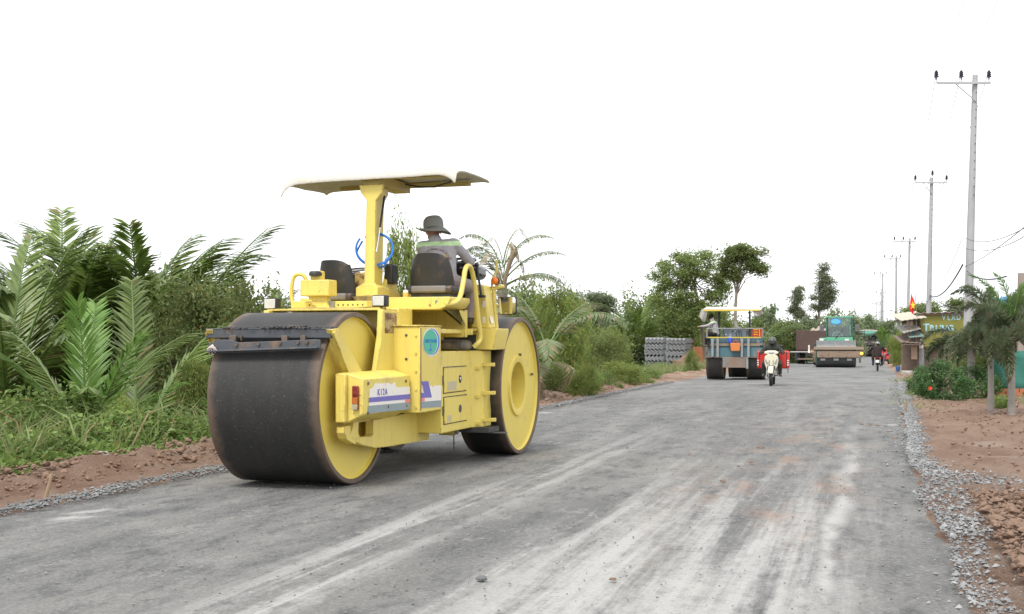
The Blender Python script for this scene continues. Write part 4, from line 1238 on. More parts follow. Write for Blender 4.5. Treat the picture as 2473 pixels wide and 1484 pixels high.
# --- trees with trunk, limbs and crown
def tree(label, Y, boxes, seed, key, trunk, nleaf, nc, cr, ln, wd, droop=0, name='tree', rad_in=.2, tr=.11):
    """boxes: crown lobes (x0, y0, x1, y1) in the picture; trunk: picture points from base to crown"""
    rg = random.Random(seed)
    k = Y/F
    base = at(trunk[0][0], 0, Y); bz = gz(Y)-.3
    t_ = thing(name, label, 'tree', (base.x, Y, bz))
    tot = sum((b[2]-b[0])*(b[3]-b[1]) for b in boxes)
    PP, CC = [], []
    for i, box in enumerate(boxes):
        fr = (box[2]-box[0])*(box[3]-box[1])/tot
        cx = ((box[0]+box[2])/2-CX)*k-base.x
        cz = HC-((box[1]+box[3])/2-YH)*k-bz
        rx, rz = (box[2]-box[0])/2*k, (box[3]-box[1])/2*k
        pts, cc = clump_pts(seed+i*17, int(nleaf*fr), (rx*.85, max(rx, .8)*.85, rz*.85), max(5, int(nc*fr)), cr, inner=rad_in, centre=(cx, rg.uniform(-.4, .4), cz), bottom=-1, flat_=.6)
        PP.append(pts); CC.append(cc)
    pts, cc = np.concatenate(PP), np.concatenate(CC)
    mobj('crown', leaves('crown', pts, LM[key], ln, wd, seed, droop=droop), t_)
    tp = [Vector(((p[0]-CX)*k-base.x, 0, HC-(p[1]-YH)*k-bz)) for p in trunk]
    tp[0].z = 0
    sp_ = smooth_path(tp, 5)
    MB().tube(sp_, [tr*(1-.6*i/len(sp_)) for i in range(len(sp_))], 8).build('trunk', M['bark'], t_)
    lm = MB()
    for i in range(0, len(cc), max(1, len(cc)//26)):
        c = Vector(cc[i])
        st = sp_[int(len(sp_)*rg.uniform(.5, .98))]
        mid_ = st.lerp(c, .5)+Vector((rg.uniform(-.2, .2), rg.uniform(-.2, .2), rg.uniform(-.1, .3)))
        lm.tube([st, mid_, c], [tr*.36, tr*.22, tr*.06], 5)
    lm.build('limbs', M['bark'], t_)
    return t_
tree('large spreading tree with pale leaning trunk behind the blue roller', 74, [(1572, 610, 1690, 720), (1610, 594, 1740, 690), (1590, 690, 1760, 800), (1560, 700, 1640, 790), (1700, 640, 1760, 740)], 201, 'tree', [(1706, 860), (1692, 760), (1676, 690), (1660, 640)], 15000, 62, .30, .19, .075)
tree('slender tree with bare trunk rising right of the large spreading tree', 70, [(1735, 592, 1800, 650), (1770, 582, 1845, 640), (1800, 620, 1866, 672), (1745, 640, 1790, 690), (1730, 620, 1765, 665)], 202, 'tree', [(1778, 850), (1776, 760), (1781, 690), (1793, 625)], 7500, 34, .20, .18, .065)
tree('shorter of the two eucalyptus trees behind the brown truck', 108, [(1908, 684, 1938, 740), (1903, 720, 1946, 780), (1908, 770, 1940, 820)], 203, 'euc', [(1922, 860), (1924, 780), (1922, 695)], 4200, 30, .22, .24, .07, droop=.5, tr=.10)
tree('taller eucalyptus tree behind the brown truck and green cab', 112, [(1968, 636, 2006, 690), (1960, 660, 2014, 730), (1958, 700, 2002, 770), (1985, 690, 2018, 750)], 204, 'euc', [(1960, 868), (1975, 780), (1986, 650)], 6500, 40, .24, .24, .07, droop=.5, tr=.12)
tree('mango tree with dense rounded crown behind the shop roof', 92, [(2176, 735, 2240, 790), (2205, 728, 2278, 790)], 205, 'tree', [(2226, 880), (2226, 800), (2226, 760)], 9000, 60, .30, .2, .08)
tree('bushy tree right of the big pole above the shop sign', 84, [(2284, 718, 2330, 780), (2305, 726, 2350, 790)], 206, 'tree', [(2315, 880), (2315, 800), (2312, 750)], 5000, 36, .24, .2, .08)
tree('hazy tree on the skyline left of the far poles', 185, [(2066, 762, 2100, 830), (2085, 758, 2120, 830)], 207, 'far', [(2092, 860), (2092, 820), (2092, 790)], 4500, 30, .5, .38, .16)
tree('hazy tree far down the road right of the far poles', 170, [(2128, 768, 2160, 830), (2145, 762, 2182, 830)], 208, 'far', [(2156, 860), (2156, 820), (2156, 790)], 4500, 30, .5, .38, .16)
tree('pale sapling on the skyline right of the yellow green bush', 58, [(1368, 700, 1408, 770)], 209, 'far', [(1385, 860), (1386, 780), (1388, 720)], 2200, 20, .2, .16, .05, tr=.05)
tree('slim pale sapling left of the far nipa palm', 60, [(1415, 692, 1445, 760), (1440, 690, 1482, 770)], 210, 'far', [(1445, 860), (1446, 780), (1446, 720)], 2800, 22, .2, .16, .05, tr=.05)

# --- ground cover on the left verge
rg = np.random.default_rng(5)
def verge(n, y0, y1, pw, l0, l1, hmax, seed):
    rg = np.random.default_rng(seed)
    y = y0+(y1-y0)*rg.random(n)**pw
    lat = l0+(l1-l0)*rg.random(n)**1.2
    le = np.interp(y, [p[1] for p in LEDGE], [p[0] for p in LEDGE])
    x = le-lat
    g = np.interp(y, _GY, _GZ)
    bumpy = np.array([fbm(a, b, .8, 3) for a, b in zip(x, y)])
    h = hmax*np.clip((lat-l0)/2.2+.10, 0, 1)*(.75+.6*bumpy)
    dropz = -np.clip(lat-1.45, 0, 1.8)*.24
    z = g+dropz+np.clip(h, .02, 9)*rg.random(n)**.45
    return np.stack([x, y, z], 1)
p = np.concatenate([verge(80000, 8.5, 24, 1.25, 1.3, 6.0, 1.0, 1), verge(20000, 24, 75, 1.2, 1.5, 6.5, .8, 2)])
kind(mobj('weeds', leaves('weeds', p, LM['weed'], .095, .055, 71, up=.9)), 'stuff')
def blades(n, y0, y1, pw, l0, l1, Lr, seed):
    rg = np.random.default_rng(seed)
    p = verge(n, y0, y1, pw, l0, l1, .25, seed)
    d = rg.normal(size=(n, 3))*.36; d[:, 2] = 1; d /= np.linalg.norm(d, axis=1)[:, None]
    L = (Lr[0]+(Lr[1]-Lr[0])*rg.random(n))[:, None]
    w_ = rg.normal(size=(n, 3)); w_[:, 2] = 0; w_ /= np.linalg.norm(w_, axis=1)[:, None]
    w_ *= (.006+.008*rg.random(n))[:, None]
    out = d.copy(); out[:, 2] = 0
    V_ = np.empty((n, 5, 3))
    V_[:, 0] = p-w_; V_[:, 1] = p+w_
    mid = p+d*L*.55
    V_[:, 2] = mid-w_*.9; V_[:, 3] = mid+w_*.9
    V_[:, 4] = p+d*L*.85+out*L*.7-np.array([0, 0, .12])*L
    i = np.arange(n)[:, None]*5
    F_ = np.concatenate([i+[0, 1, 3], i+[0, 3, 2], i+[2, 3, 4]], axis=1).reshape(-1, 3)
    return np_mesh('grass', V_, F_, LM['grass'])
kind(mobj('tall_grass', blades(4500, 9, 26, 1.2, 1.9, 6, (.5, 1.25), 81)), 'stuff')
kind(mobj('roadside_grass', blades(9000, 24, 75, 1.2, 1.4, 6, (.35, 1.0), 82)), 'stuff')
# ================================================================== PEOPLE
PM = {}
PM['shirt_grey'] = surf('grey_work_shirt', (.35, .335, .35), .85, var=.12, vs=7, bmp=.5, bs=11, spec=.2)
PM['trousers'] = surf('dusty_trousers', (.30, .255, .25), .9, var=.15, vs=7, bmp=.5, bs=11, spec=.2)
PM['skin'] = surf('skin', (.30, .15, .095), .55, var=.12)
PM['dark'] = surf('dark_cloth', (.022, .024, .024), .85, var=.3, bmp=.5, bs=12, spec=.2)
PM['olive'] = surf('dark_olive_jacket', (.045, .05, .042), .8, var=.25, vs=5, bmp=.5, bs=12, spec=.2)
PM['brownblack'] = surf('black_brown_jacket', (.035, .026, .028), .8, var=.25, bmp=.5, bs=12, spec=.2)
PM['navy'] = surf('navy_trousers', (.03, .032, .055), .85, var=.2, bmp=.4, bs=12)
PM['hivis'] = flat('reflective_band', (.48, .68, .36), .5)
PM['hat'] = surf('grey_green_hat', (.21, .215, .20), .9, var=.12, bmp=.3, bs=40)
PM['helmet'] = surf('dark_grey_helmet', (.06, .062, .068), .25, var=.15)
PM['helmet_silver'] = surf('grey_helmet', (.22, .22, .22), .25, .3, var=.15)
PM['shoe'] = surf('shoe', (.09, .075, .065), .7)
PM['white'] = flat('white_mask', (.7, .7, .7), .8)
PM['glove'] = surf('dark_glove', (.02, .02, .02), .8)

def capsule(mb, a, b, ra, rb, n=14):
    a, b = Vector(a), Vector(b)
    d = b-a
    if d.length < 1e-4: d = Vector((0, 0, 1e-3))
    t = d.normalized()
    pts, rs = [], []
    for k in range(5):
        an = math.pi/2*(k/4)
        pts.append(a-t*ra*math.cos(an)); rs.append(max(.002, ra*math.sin(an)))
    for k in range(5):
        an = math.pi/2*(k/4)
        pts.append(b+t*rb*math.sin(an)); rs.append(max(.002, rb*math.cos(an)))
    mb.tube(pts, rs, n)
def human(label, M4, J, mats, voxel=.012, band=None, face=(0, 1, 0), fat=1.0, hair=None, cat='person', mask=None, hands='skin'):
    """J: joints in a local frame M4. One continuous body; cloth is told apart by material."""
    J = {k: Vector(v) for k, v in J.items()}
    base = Vector((J['pelvis'].x, J['pelvis'].y, min(j.z for j in J.values())))
    root = thing('person', label, cat)
    root.matrix_world = M4 @ Matrix.Translation(base)
    B = []                                   # (a, b, ra, rb, tag)
    f = fat
    pel, ch, nk, hd = J['pelvis'], J['chest'], J['neck'], J['head']
    sl, sr, hl, hr = J['shL'], J['shR'], J['hipL'], J['hipR']
    side = (sr-sl).normalized()
    B += [(pel, ch, .135*f, .135*f, 'top'), (hl.lerp(pel, .35), sl.lerp(ch, .45), .115*f, .105*f, 'top'), (hr.lerp(pel, .35), sr.lerp(ch, .45), .115*f, .105*f, 'top')]
    B += [(sl, sr, .068*f, .068*f, 'top'), (ch, nk, .12*f, .07*f, 'top'), (nk, hd, .055, .055, 'head')]
    fc = Vector(face).normalized(); upv = (hd-nk).normalized(); rt = fc.cross(upv).normalized(); fc = upv.cross(rt).normalized()
    B += [(hd+upv*.035-fc*.012, hd+upv*.035+fc*.012, .088, .086, 'head'), (hd-upv*.05+fc*.03, hd-upv*.03+fc*.025, .058, .062, 'head')]
    B += [(hd-upv*.005+fc*.088, hd-upv*.022+fc*.108, .010, .014, 'head'), (hd-upv*.062+fc*.082, hd-upv*.062+fc*.086, .018, .016, 'head'), (hd-upv*.095+fc*.06, hd-upv*.095+fc*.065, .022, .022, 'head')]
    for s in (-1, 1):
        B.append((hd+rt*s*.086-fc*.008+upv*.012, hd+rt*s*.092-fc*.012-upv*.018, .014, .010, 'head'))
        B.append((hd+fc*.080+rt*s*.032+upv*.012, hd+fc*.082+rt*s*.032+upv*.012, .012, .012, 'eye'))
        B.append((hd+fc*.082+rt*s*.016+upv*.03, hd+fc*.078+rt*s*.048+upv*.03, .009, .008, 'head'))
    for S in 'LR':
        B += [(J['sh'+S], J['el'+S], .062*f, .052*f, 'sleeve'), (J['el'+S], J['wr'+S], .052*f, .038*f, 'sleeve')]
        w_ = J['wr'+S]; d = (w_-J['el'+S]).normalized()
        hd_ = J.get('hd'+S)
        d2 = (Vector(hd_)-w_).normalized() if hd_ else d
        pn = d2.cross(Vector((0, 0, 1)))
        if pn.length < .1: pn = Vector((1, 0, 0))
        pn.normalize()
        dn = pn.cross(d2)                     # palm normal
        if dn.z > 0: dn = -dn
        B.append((w_, w_+d2*.045, .030, .032, 'hand'))
        for s in (-1, 1): B.append((w_+d2*.03+pn*s*.018, w_+d2*.085+pn*s*.026, .019, .017, 'hand'))
        for q, ln in ((-1.5, .062), (-.5, .074), (.5, .078), (1.5, .068)):
            k0 = w_+d2*.092+pn*q*.020
            k1 = k0+d2*ln*.55+dn*.012; k2 = k1+dn*ln*.5+d2*.006
            B += [(k0, k1, .0105, .0098, 'hand'), (k1, k2, .0095, .0085, 'hand')]
        ts = pn*(1 if S == 'L' else -1)
        t0 = w_+d2*.035+ts*.028; t1 = t0+d2*.03+ts*.026+dn*.01; t2 = t1+d2*.03+dn*.02
        B += [(t0, t1, .013, .012, 'hand'), (t1, t2, .0115, .010, 'hand')]
        B += [(J['hip'+S], J['kn'+S], .098*f, .07*f, 'leg'), (J['kn'+S], J['an'+S], .068*f, .052*f, 'leg')]
        to = J.get('toe'+S) or J['an'+S]+Vector((0, .14, -.05))
        B += [(J['an'+S]+Vector((0, 0, -.03)), to, .042, .038, 'shoe')]
    mb = MB()
    for a, b, ra, rb, tg in B: capsule(mb, a, b, ra, rb, 12)
    me = mb.mesh('tmp', fix=False, smooth=0)
    o = bpy.data.objects.new('tmp', me); COL.objects.link(o)
    rm = o.modifiers.new('r', 'REMESH'); rm.mode = 'VOXEL'; rm.voxel_size = voxel
    sm = o.modifiers.new('s', 'SMOOTH'); sm.iterations = 3; sm.factor = .5
    dg = bpy.context.evaluated_depsgraph_get()
    bm_ = bpy.data.meshes.new_from_object(o.evaluated_get(dg))
    bpy.data.objects.remove(o)
    n = len(bm_.vertices)
    co = np.empty(n*3); bm_.vertices.foreach_get('co', co); co = co.reshape(-1, 3)
    # cloth wrinkles on the covered parts
    fc_ = np.empty(len(bm_.polygons)*3); bm_.polygons.foreach_get('center', fc_); fc_ = fc_.reshape(-1, 3)
    tags = ['top', 'sleeve', 'leg', 'shoe', 'hand', 'head', 'eye', 'band', 'mask']
    best = np.full(len(fc_), 9.0); bi = np.zeros(len(fc_), int)
    for a, b, ra, rb, tg in B:
        a_, b_ = np.array(a), np.array(b)
        ab = b_-a_; L2 = max(1e-9, ab.dot(ab))
        t = np.clip(((fc_-a_)@ab)/L2, 0, 1)
        dist = np.linalg.norm(fc_-a_-t[:, None]*ab, axis=1)-(ra+(rb-ra)*t)
        hit = dist < best
        best[hit] = dist[hit]; bi[hit] = tags.index(tg)
    if band:
        z0, z1, slope = band
        zz = fc_[:, 2]-slope*(fc_[:, 0]-pel.x)
        bi[(bi <= 1) & (zz > z0) & (zz < z1) & (best < .5)] = 7
    if mask:
        dl = (fc_-np.array(hd))@np.array(fc); du = (fc_-np.array(hd))@np.array(upv)
        bi[(bi == 5) & (du < -.012)] = 8
    M_ = dict(top=mats[0], sleeve=mats[0], leg=mats[1], shoe=mats[2], hand=PM[hands], head=PM['skin'], eye=M['black'], band=PM['hivis'], mask=mask or PM['skin'])
    for tg in tags: bm_.materials.append(M_[tg])
    bm_.polygons.foreach_set('material_index', bi.tolist())
    amp = .006
    nrm = np.empty(n*3); bm_.vertices.foreach_get('normal', nrm); nrm = nrm.reshape(-1, 3)
    hdv = np.array(hd)
    disp = np.array([noise.noise(Vector(c)*11) + .5*noise.noise(Vector(c)*23) for c in co])
    disp *= np.where(np.linalg.norm(co-hdv, axis=1) < .16, 0, amp)
    co = co+nrm*disp[:, None]-np.array(base)
    bm_.vertices.foreach_set('co', co.reshape(-1))
    bm_.polygons.foreach_set('use_smooth', [True]*len(bm_.polygons))
    bm_.name = 'body'
    body = mobj('body', bm_, root)
    return root, body, base, (hd, fc, upv, rt)
def headframe(info, base):
    hd, fc, upv, rt = info
    m = Matrix((rt, fc, upv)).transposed().to_4x4()
    return Matrix.Translation(hd-base) @ m
def helmet(root, info, base, mat, visor=True):
    Mh = headframe(info, base)
    h = MB().lathe([(.122, -.035), (.128, .02), (.122, .07), (.098, .115), (.055, .142), (.001, .15)], 22)
    h.v = [(p[0]*.95, p[1]*1.12-.008, p[2]) for p in h.v]
    h.f = [f for f in h.f if not (sum(h.v[i][1] for i in f)/len(f) > .055 and sum(h.v[i][2] for i in f)/len(f) < .045)]
    o = h.build('helmet', mat, root, smooth=60); o.matrix_local = Mh
    o.modifiers.new('s', 'SOLIDIFY').thickness = .012
    MB().tube([(.118*math.sin(a), -.125*math.cos(a)-.005, -.04) for a in [R(-115)+R(230)*k/16 for k in range(17)]], .010, 6).build('helmet_rim', M['black'], o)
    if visor:
        MB().prism([(-.085, .10), (.085, .10), (.06, .165), (-.06, .165)], 'z', .015, .028).build('peak', mat, o, bevel=.004)
    return o

RM = Matrix.Translation(RO.location) @ Matrix.Rotation(-TH, 4, 'Z')
J = dict(pelvis=(.72, 1.87, 2.05), chest=(.655, 1.95, 2.31), neck=(.612, 2.0, 2.475), head=(.577, 2.03, 2.575), shL=(.455, 1.975, 2.405), shR=(.845, 1.985, 2.425), elL=(.43, 2.17, 2.22), wrL=(.57, 2.30, 2.26), hdL=(.62, 2.37, 2.26),
         elR=(.965, 2.15, 2.24), wrR=(.875, 2.31, 2.275), hdR=(.83, 2.38, 2.27), hipL=(.63, 1.92, 2.02), knL=(.56, 2.32, 2.0), anL=(.58, 2.42, 1.62), hipR=(.80, 1.92, 2.02), knR=(.935, 2.30, 1.965), anR=(.875, 2.33, 1.63), toeR=(.875, 2.47, 1.59), toeL=(.58, 2.56, 1.57))
op, body, pb, hi = human('man in grey work shirt and wide brimmed hat driving the yellow roller', RM, J, (PM['shirt_grey'], PM['trousers'], PM['shoe']), .010, band=(2.405, 2.455, .02), face=(-.85, .5, -.02), hands='glove')
hf = headframe(hi, pb)
ht = MB().lathe([(.108, -.005), (.112, .05), (.106, .10), (.085, .13), (.04, .145), (.001, .148)], 28)
hat = ht.build('hat', PM['hat'], op, smooth=60)
hat.matrix_local = hf @ Matrix.Translation((0, -.01, .03)) @ Matrix.Rotation(R(11), 4, 'X') @ Matrix.Scale(1.06, 4, (0, 1, 0))
br = MB()
prof = [(.103, .0), (.125, -.004), (.155, -.012), (.178, -.020), (.178, -.025), (.155, -.017), (.125, -.010), (.103, -.008)]
br.lathe(prof, 40, closed=True)
br.v = [(x, y*1.08, z + .075*(y/.18)*max(0, (math.hypot(x, y)-.09)/.09) + .008*math.sin(3*math.atan2(y, x)) - .012*(x/.18)**2) for x, y, z in br.v]
br.build('brim', PM['hat'], hat, smooth=60)
# printed lettering on the back of the shirt, laid onto the cloth
bm2 = bmesh.new(); bm2.from_mesh(body.data); bvh = BVHTree.FromBMesh(bm2); bm2.free()
def on_back(txt, size, x, z, mat, arc=0):
    me = text_mesh(txt, size, 0, 'printed_lettering', .0008, 1.05, 'CENTER')
    bm3 = bmesh.new(); bm3.from_mesh(me)
    bmesh.ops.subdivide_edges(bm3, edges=bm3.edges[:], cuts=1)
    for v in bm3.verts:
        a = v.co.x; b = v.co.y
        if arc:
            an = a/arc; px_, pz_ = (arc+b)*math.sin(an), (arc+b)*math.cos(an)-arc
        else: px_, pz_ = a, b
        q = Vector((x+px_, -1.0, z+pz_))
        hit = bvh.ray_cast(q, Vector((0, 1, 0)))
        yv = hit[0].y-.004 if hit[0] is not None else 0
        v.co = Vector((q.x, yv, q.z))
    bm3.to_mesh(me); bm3.free()
    me.materials.append(mat)
    mobj('printed_lettering', me, op)
on_back('THUAN', .052, .02, 2.275-pb.z, flat('yellow_print', (.50, .40, .12)))
on_back('CONG TY TNHH XAY DUNG', .030, -.05, 2.355-pb.z, flat('maroon_print', (.13, .05, .07)), .17)

# ================================================================== OLD BLUE ROLLER
P0 = gp(1775, 918)
BT = R(13.5)
BR = thing('road_roller', 'old battered blue roller with railed deck and white canopy on the left lane', 'road roller', P0, -BT)
KB = P0.y/F                                       # metres per picture unit here
def bxp(px): return (px-1775)*KB
def bzp(py): return (918-py)*KB
M['bluepaint'] = surf('worn_blue_paint', (.075, .17, .21), .6, var=.3, vs=3, dirt=(.22, .20, .16), dt=(.5, .7), ds=2.5, rust=(.20, .11, .07), rt=(.57, .64), rs=5, streak=True)
M['wood'] = surf('weathered_wood', (.30, .24, .18), .9, var=.35, vs=14, bmp=.4)
M['rust'] = surf('rusty_sheet', (.24, .17, .13), .8, var=.35, vs=4, dirt=(.16, .20, .20), dt=(.5, .65), ds=4)
M['tread3'] = tread_mat('old_wheel_steel', .33, (.03, .029, .028))
M['redsign'] = flat('red_banner', (.62, .03, .02), .6); M['yelsign'] = flat('yellow_print2', (.8, .55, .02), .6)
for x0, x1 in ((-1.08, -.42), (.42, 1.08)):
    drum('rear_wheel', x0, x1, .75, M['tread3'], M['rust'], .18, .14, BR, Rr=.74, n=40, rim=M['rim'])
drum('front_drum', -.42, .42, 3.2, M['tread3'], M['rust'], .18, .14, BR, Rr=.62, n=40)
MB().b2(-.95, .95, .35, 2.6, .86, 1.0).build('chassis', M['darkmetal'], BR)
MB().b2(-.40, .40, 1.2, 3.3, .45, .9).build('engine_frame', M['darkmetal'], BR)
bp = MB().b2(-1.02, 1.02, -.02, .03, .87, 1.57).build('back_panel', M['bluepaint'], BR, bevel=.01)
for px in (1760, 1830):
    MB().lathe([(.05, .0), (.07, -.02), (.05, -.03), (.001, -.03)], 14, 'y', (bxp(px), -.02, 1.42)).build('round_fitting', M['grey_steel'], bp)
MB().b2(-1.03, 1.0, -.07, -.022, 1.27, 1.37).build('wooden_board', M['wood'], BR, bevel=.006)
MB().b2(-1.08, 1.06, -.10, .40, .83, .865).build('fender_shelf', M['rust'], BR, bevel=.01)
MB().b2(bxp(1746), bxp(1801), -.16, -.12, .46, .85).build('steel_flap', M['rust'], BR, bevel=.008)
MB().b2(bxp(1801)+.01, bxp(1807), -.14, -.10, .43, .86).build('flap_post', M['grey_steel'], BR)
MB().b2(-1.06, 1.06, .30, 1.9, 1.55, 1.60).build('deck', M['bluepaint'], BR, bevel=.01)
for px in (1722, 1734.5, 1792, 1807.5):
    MB().b2(bxp(px)-.045, bxp(px)+.045, -.19, -.13, .84 if px != 1722 else .86, 1.56).build('rail_post', M['grey_steel'], BR, bevel=.008)
MB().b2(-1.02, .96, -.20, -.12, 1.56, 1.605).build('lower_rail', surf('yellow_rail', (.55, .42, .06), .6, var=.3), BR, bevel=.006)
MB().b2(-1.05, 1.04, -.20, -.14, 1.90, 1.94).build('upper_rail', M['grey_steel'], BR, bevel=.006)
for x in (-1.03, 1.02):
    MB().b2(x-.035, x+.035, -.20, -.14, 1.56, 1.90).build('rail_post', M['rust'], BR)
cs = MB().b2(-.52, .40, .45, .75, 1.60, 1.93).build('control_console', surf('blue_grey_console', (.16, .20, .23), .6, var=.2, vs=5), BR, bevel=.02)
for k, (x, z) in enumerate(((-.36, 1.70), (-.12, 1.82), (0, 1.82), (.12, 1.82), (-.2, 1.68))):
    MB().lathe([(.001, -.012), (.03, -.012), (.036, 0)], 12, 'y', (x, .449, z)).build('gauge', M['darkmetal'] if k % 2 else M['chrome'], cs)
for x in (.04, .14, .22, -.42):
    MB().tube([(x, .40, 1.60), (x-.03, .42, 1.86)], .012, 6).build('lever', M['darkmetal'], cs)
MB().lathe([(.18, 0), (.19, .10), (.15, .14), (.001, .15)], 18, 'y', (.62, .6, 1.76)).build('air_drum', surf('pale_metal', (.5, .5, .48), .4, .2), BR)
MB().prism([(-.10, 2.24), (-.0, 2.22), (.06, 2.02), (.20, 1.95), (.16, 1.92), (.0, 1.98), (-.06, 2.10)], 'y', .55, .95).build('white_seat', surf('cream_seat', (.62, .60, .54), .6), BR, bevel=.01)
for x, z in ((-.62, .0), (.52, .0)):
    MB().tube([(x, .5, 1.58), (x, .5, 2.62)], .045 if x < 0 else .035, 8).build('canopy_post', M['darkmetal'], BR)
cnp = MB()
nxx, nyy = 16, 8
tv = []
for j in range(nyy+1):
    for i in range(nxx+1):
        a, b_ = i/nxx*2-1, j/nyy*2-1
        tv.append((-.11+a*1.06, .75+b_*.8, 2.70+.06*b_+.04*noise.noise(Vector((a*2, b_*2, 3)))-.02*a))
bv = [(p[0], p[1], p[2]-.03) for p in tv]
fs = []
for j in range(nyy):
    for i in range(nxx):
        k = j*(nxx+1)+i
        fs += [(k, k+1, k+nxx+2, k+nxx+1), tuple(q+len(tv) for q in (k+nxx+1, k+nxx+2, k+1, k))]
ri = [i for i in range(nxx+1)] + [j*(nxx+1)+nxx for j in range(1, nyy+1)] + [nyy*(nxx+1)+i for i in range(nxx-1, -1, -1)] + [j*(nxx+1) for j in range(nyy-1, 0, -1)]
for k in range(len(ri)):
    p, q = ri[k], ri[(k+1) % len(ri)]
    fs.append((p, p+len(tv), q+len(tv), q))
cnp.add(tv+bv, fs)
cno = cnp.build('canopy', M['whiteroof'], BR, smooth=50)
MB().b2(-1.15, .92, -.07, -.03, 2.575, 2.625).build('canopy_frame', surf('yellow_frame', (.65, .48, .05), .5), cno)
def rag(name, x0, x1, z0, z1, y, lean, parent, mat, seed):
    g = MB(); n = 8
    vs = []
    for j in range(n+1):
        for i in range(n+1):
            u_, v_ = i/n, j/n
            vs.append((x0+(x1-x0)*u_+lean*v_, y+.05*math.sin(u_*9+seed)*v_+.15*v_*u_, z1-(z1-z0)*v_*(1-.25*math.sin(u_*5+seed))))
    fs = []
    for j in range(n):
        for i in range(n):
            k = j*(n+1)+i
            fs.append((k, k+1, k+n+2, k+n+1))
    g.add(vs, fs)
    o = g.build(name, mat, parent, smooth=60, fix=False)
    sd_ = o.modifiers.new('thick', 'SOLIDIFY'); sd_.thickness = .012
    return o
M['tarp'] = surf('pale_grey_tarp', (.44, .41, .38), .9, var=.2, vs=5, bmp=.3)
rag('tarp_flap', -1.24, -.98, 2.25, 2.64, -.05, -.12, cno, M['tarp'], 1)
rag('tarp_flap', .62, .95, 2.42, 2.62, .0, .10, cno, M['tarp'], 3)
bn = MB().b2(.62, .96, .5, .53, 1.62, 1.95).build('red_banner', M['redsign'], BR)
MB().b2(.86, .90, .494, .499, 1.64, 1.93).build('yellow_mark', M['yelsign'], bn)
for z in (1.68, 1.77, 1.86): MB().b2(.66, .82, .494, .499, z, z+.035).build('yellow_mark', M['yelsign'], bn)
# basket and jug hanging from the board
BM4 = Matrix.Translation(P0) @ Matrix.Rotation(-BT, 4, 'Z')
m_, nt_, b_n = newmat('woven_orange')
tc_ = N(nt_, 'TexCoord'); ck = N(nt_, 'TexChecker'); ck.inputs['Scale'].default_value = 42
ck.inputs['Color1'].default_value = (.72, .22, .04, 1); ck.inputs['Color2'].default_value = (.42, .15, .05, 1)
nt_.links.new(tc_.outputs['Object'], ck.inputs[0]); nt_.links.new(ck.outputs[0], b_n.inputs['Base Color'])
bk = thing('basket', 'orange woven shopping basket hanging on the back of the blue roller', 'basket', BM4 @ Vector((.02, -.24, 1.08)), -BT)
MB().prism([(-.15, .02), (-.13, 0), (.15, 0), (.17, .02), (.19, .26), (.17, .30), (-.17, .30), (-.18, .26)], 'y', -.07, .07).build('basket_body', m_, bk, bevel=.02)
MB().tube(smooth_path([(-.09, 0, .28), (-.06, 0, .36), (.02, 0, .39), (.09, 0, .36), (.11, 0, .28)], 5), .012, 8).build('handle', flat('red_handle', (.6, .03, .03)), bk)
jg = thing('water_jug', 'small blue water jug hanging above the orange basket', 'jug', BM4 @ Vector((-.17, -.16, 1.37)), -BT)
MB().lathe([(.001, 0), (.075, 0), (.08, .02), (.08, .18), (.06, .21), (.001, .21)], 16).build('jug_body', flat('blue_plastic', (.02, .07, .45), .4), jg)
MB().lathe([(.055, .21), (.055, .25), (.001, .25)], 12).build('lid', flat('pale_lid', (.5, .55, .6), .4), jg)
J = dict(pelvis=(-.72, .22, 1.66), chest=(-.78, .24, 1.98), neck=(-.83, .25, 2.13), head=(-.87, .25, 2.22), shL=(-.83, .43, 2.08), shR=(-.79, .06, 2.08), elL=(-1.0, .45, 1.85), wrL=(-1.05, .42, 1.70), elR=(-1.02, -.06, 1.95), wrR=(-1.25, -.14, 1.92), hdR=(-1.33, -.16, 1.92),
         hipL=(-.74, .32, 1.63), knL=(-1.08, .32, 1.66), anL=(-1.10, .25, 1.26), toeL=(-1.22, .25, 1.20), hipR=(-.74, .12, 1.63), knR=(-1.0, .05, 1.62), anR=(-.98, -.12, 1.24), toeR=(-1.12, -.12, 1.19))
J = {k: (v[0], v[1], v[2]+.08) for k, v in J.items()}
op2, _, pb2, hi2 = human('man in grey overalls and dark cap sitting sideways on the blue roller', BM4, J, (PM['shirt_grey'], PM['dark'], PM['shoe']), .014, band=(2.135, 2.175, 0), face=(-1, .05, -.1), mask=PM['white'])
h_ = MB().lathe([(.105, .0), (.108, .05), (.09, .10), (.04, .12), (.001, .122)], 20).build('cap', PM['dark'], op2, smooth=60)
h_.matrix_local = headframe(hi2, pb2) @ Matrix.Translation((0, 0, .03))
MB().prism([(-.075, .09), (.075, .09), (.05, .18), (-.05, .18)], 'z', .005, .015).build('peak', PM['dark'], h_)

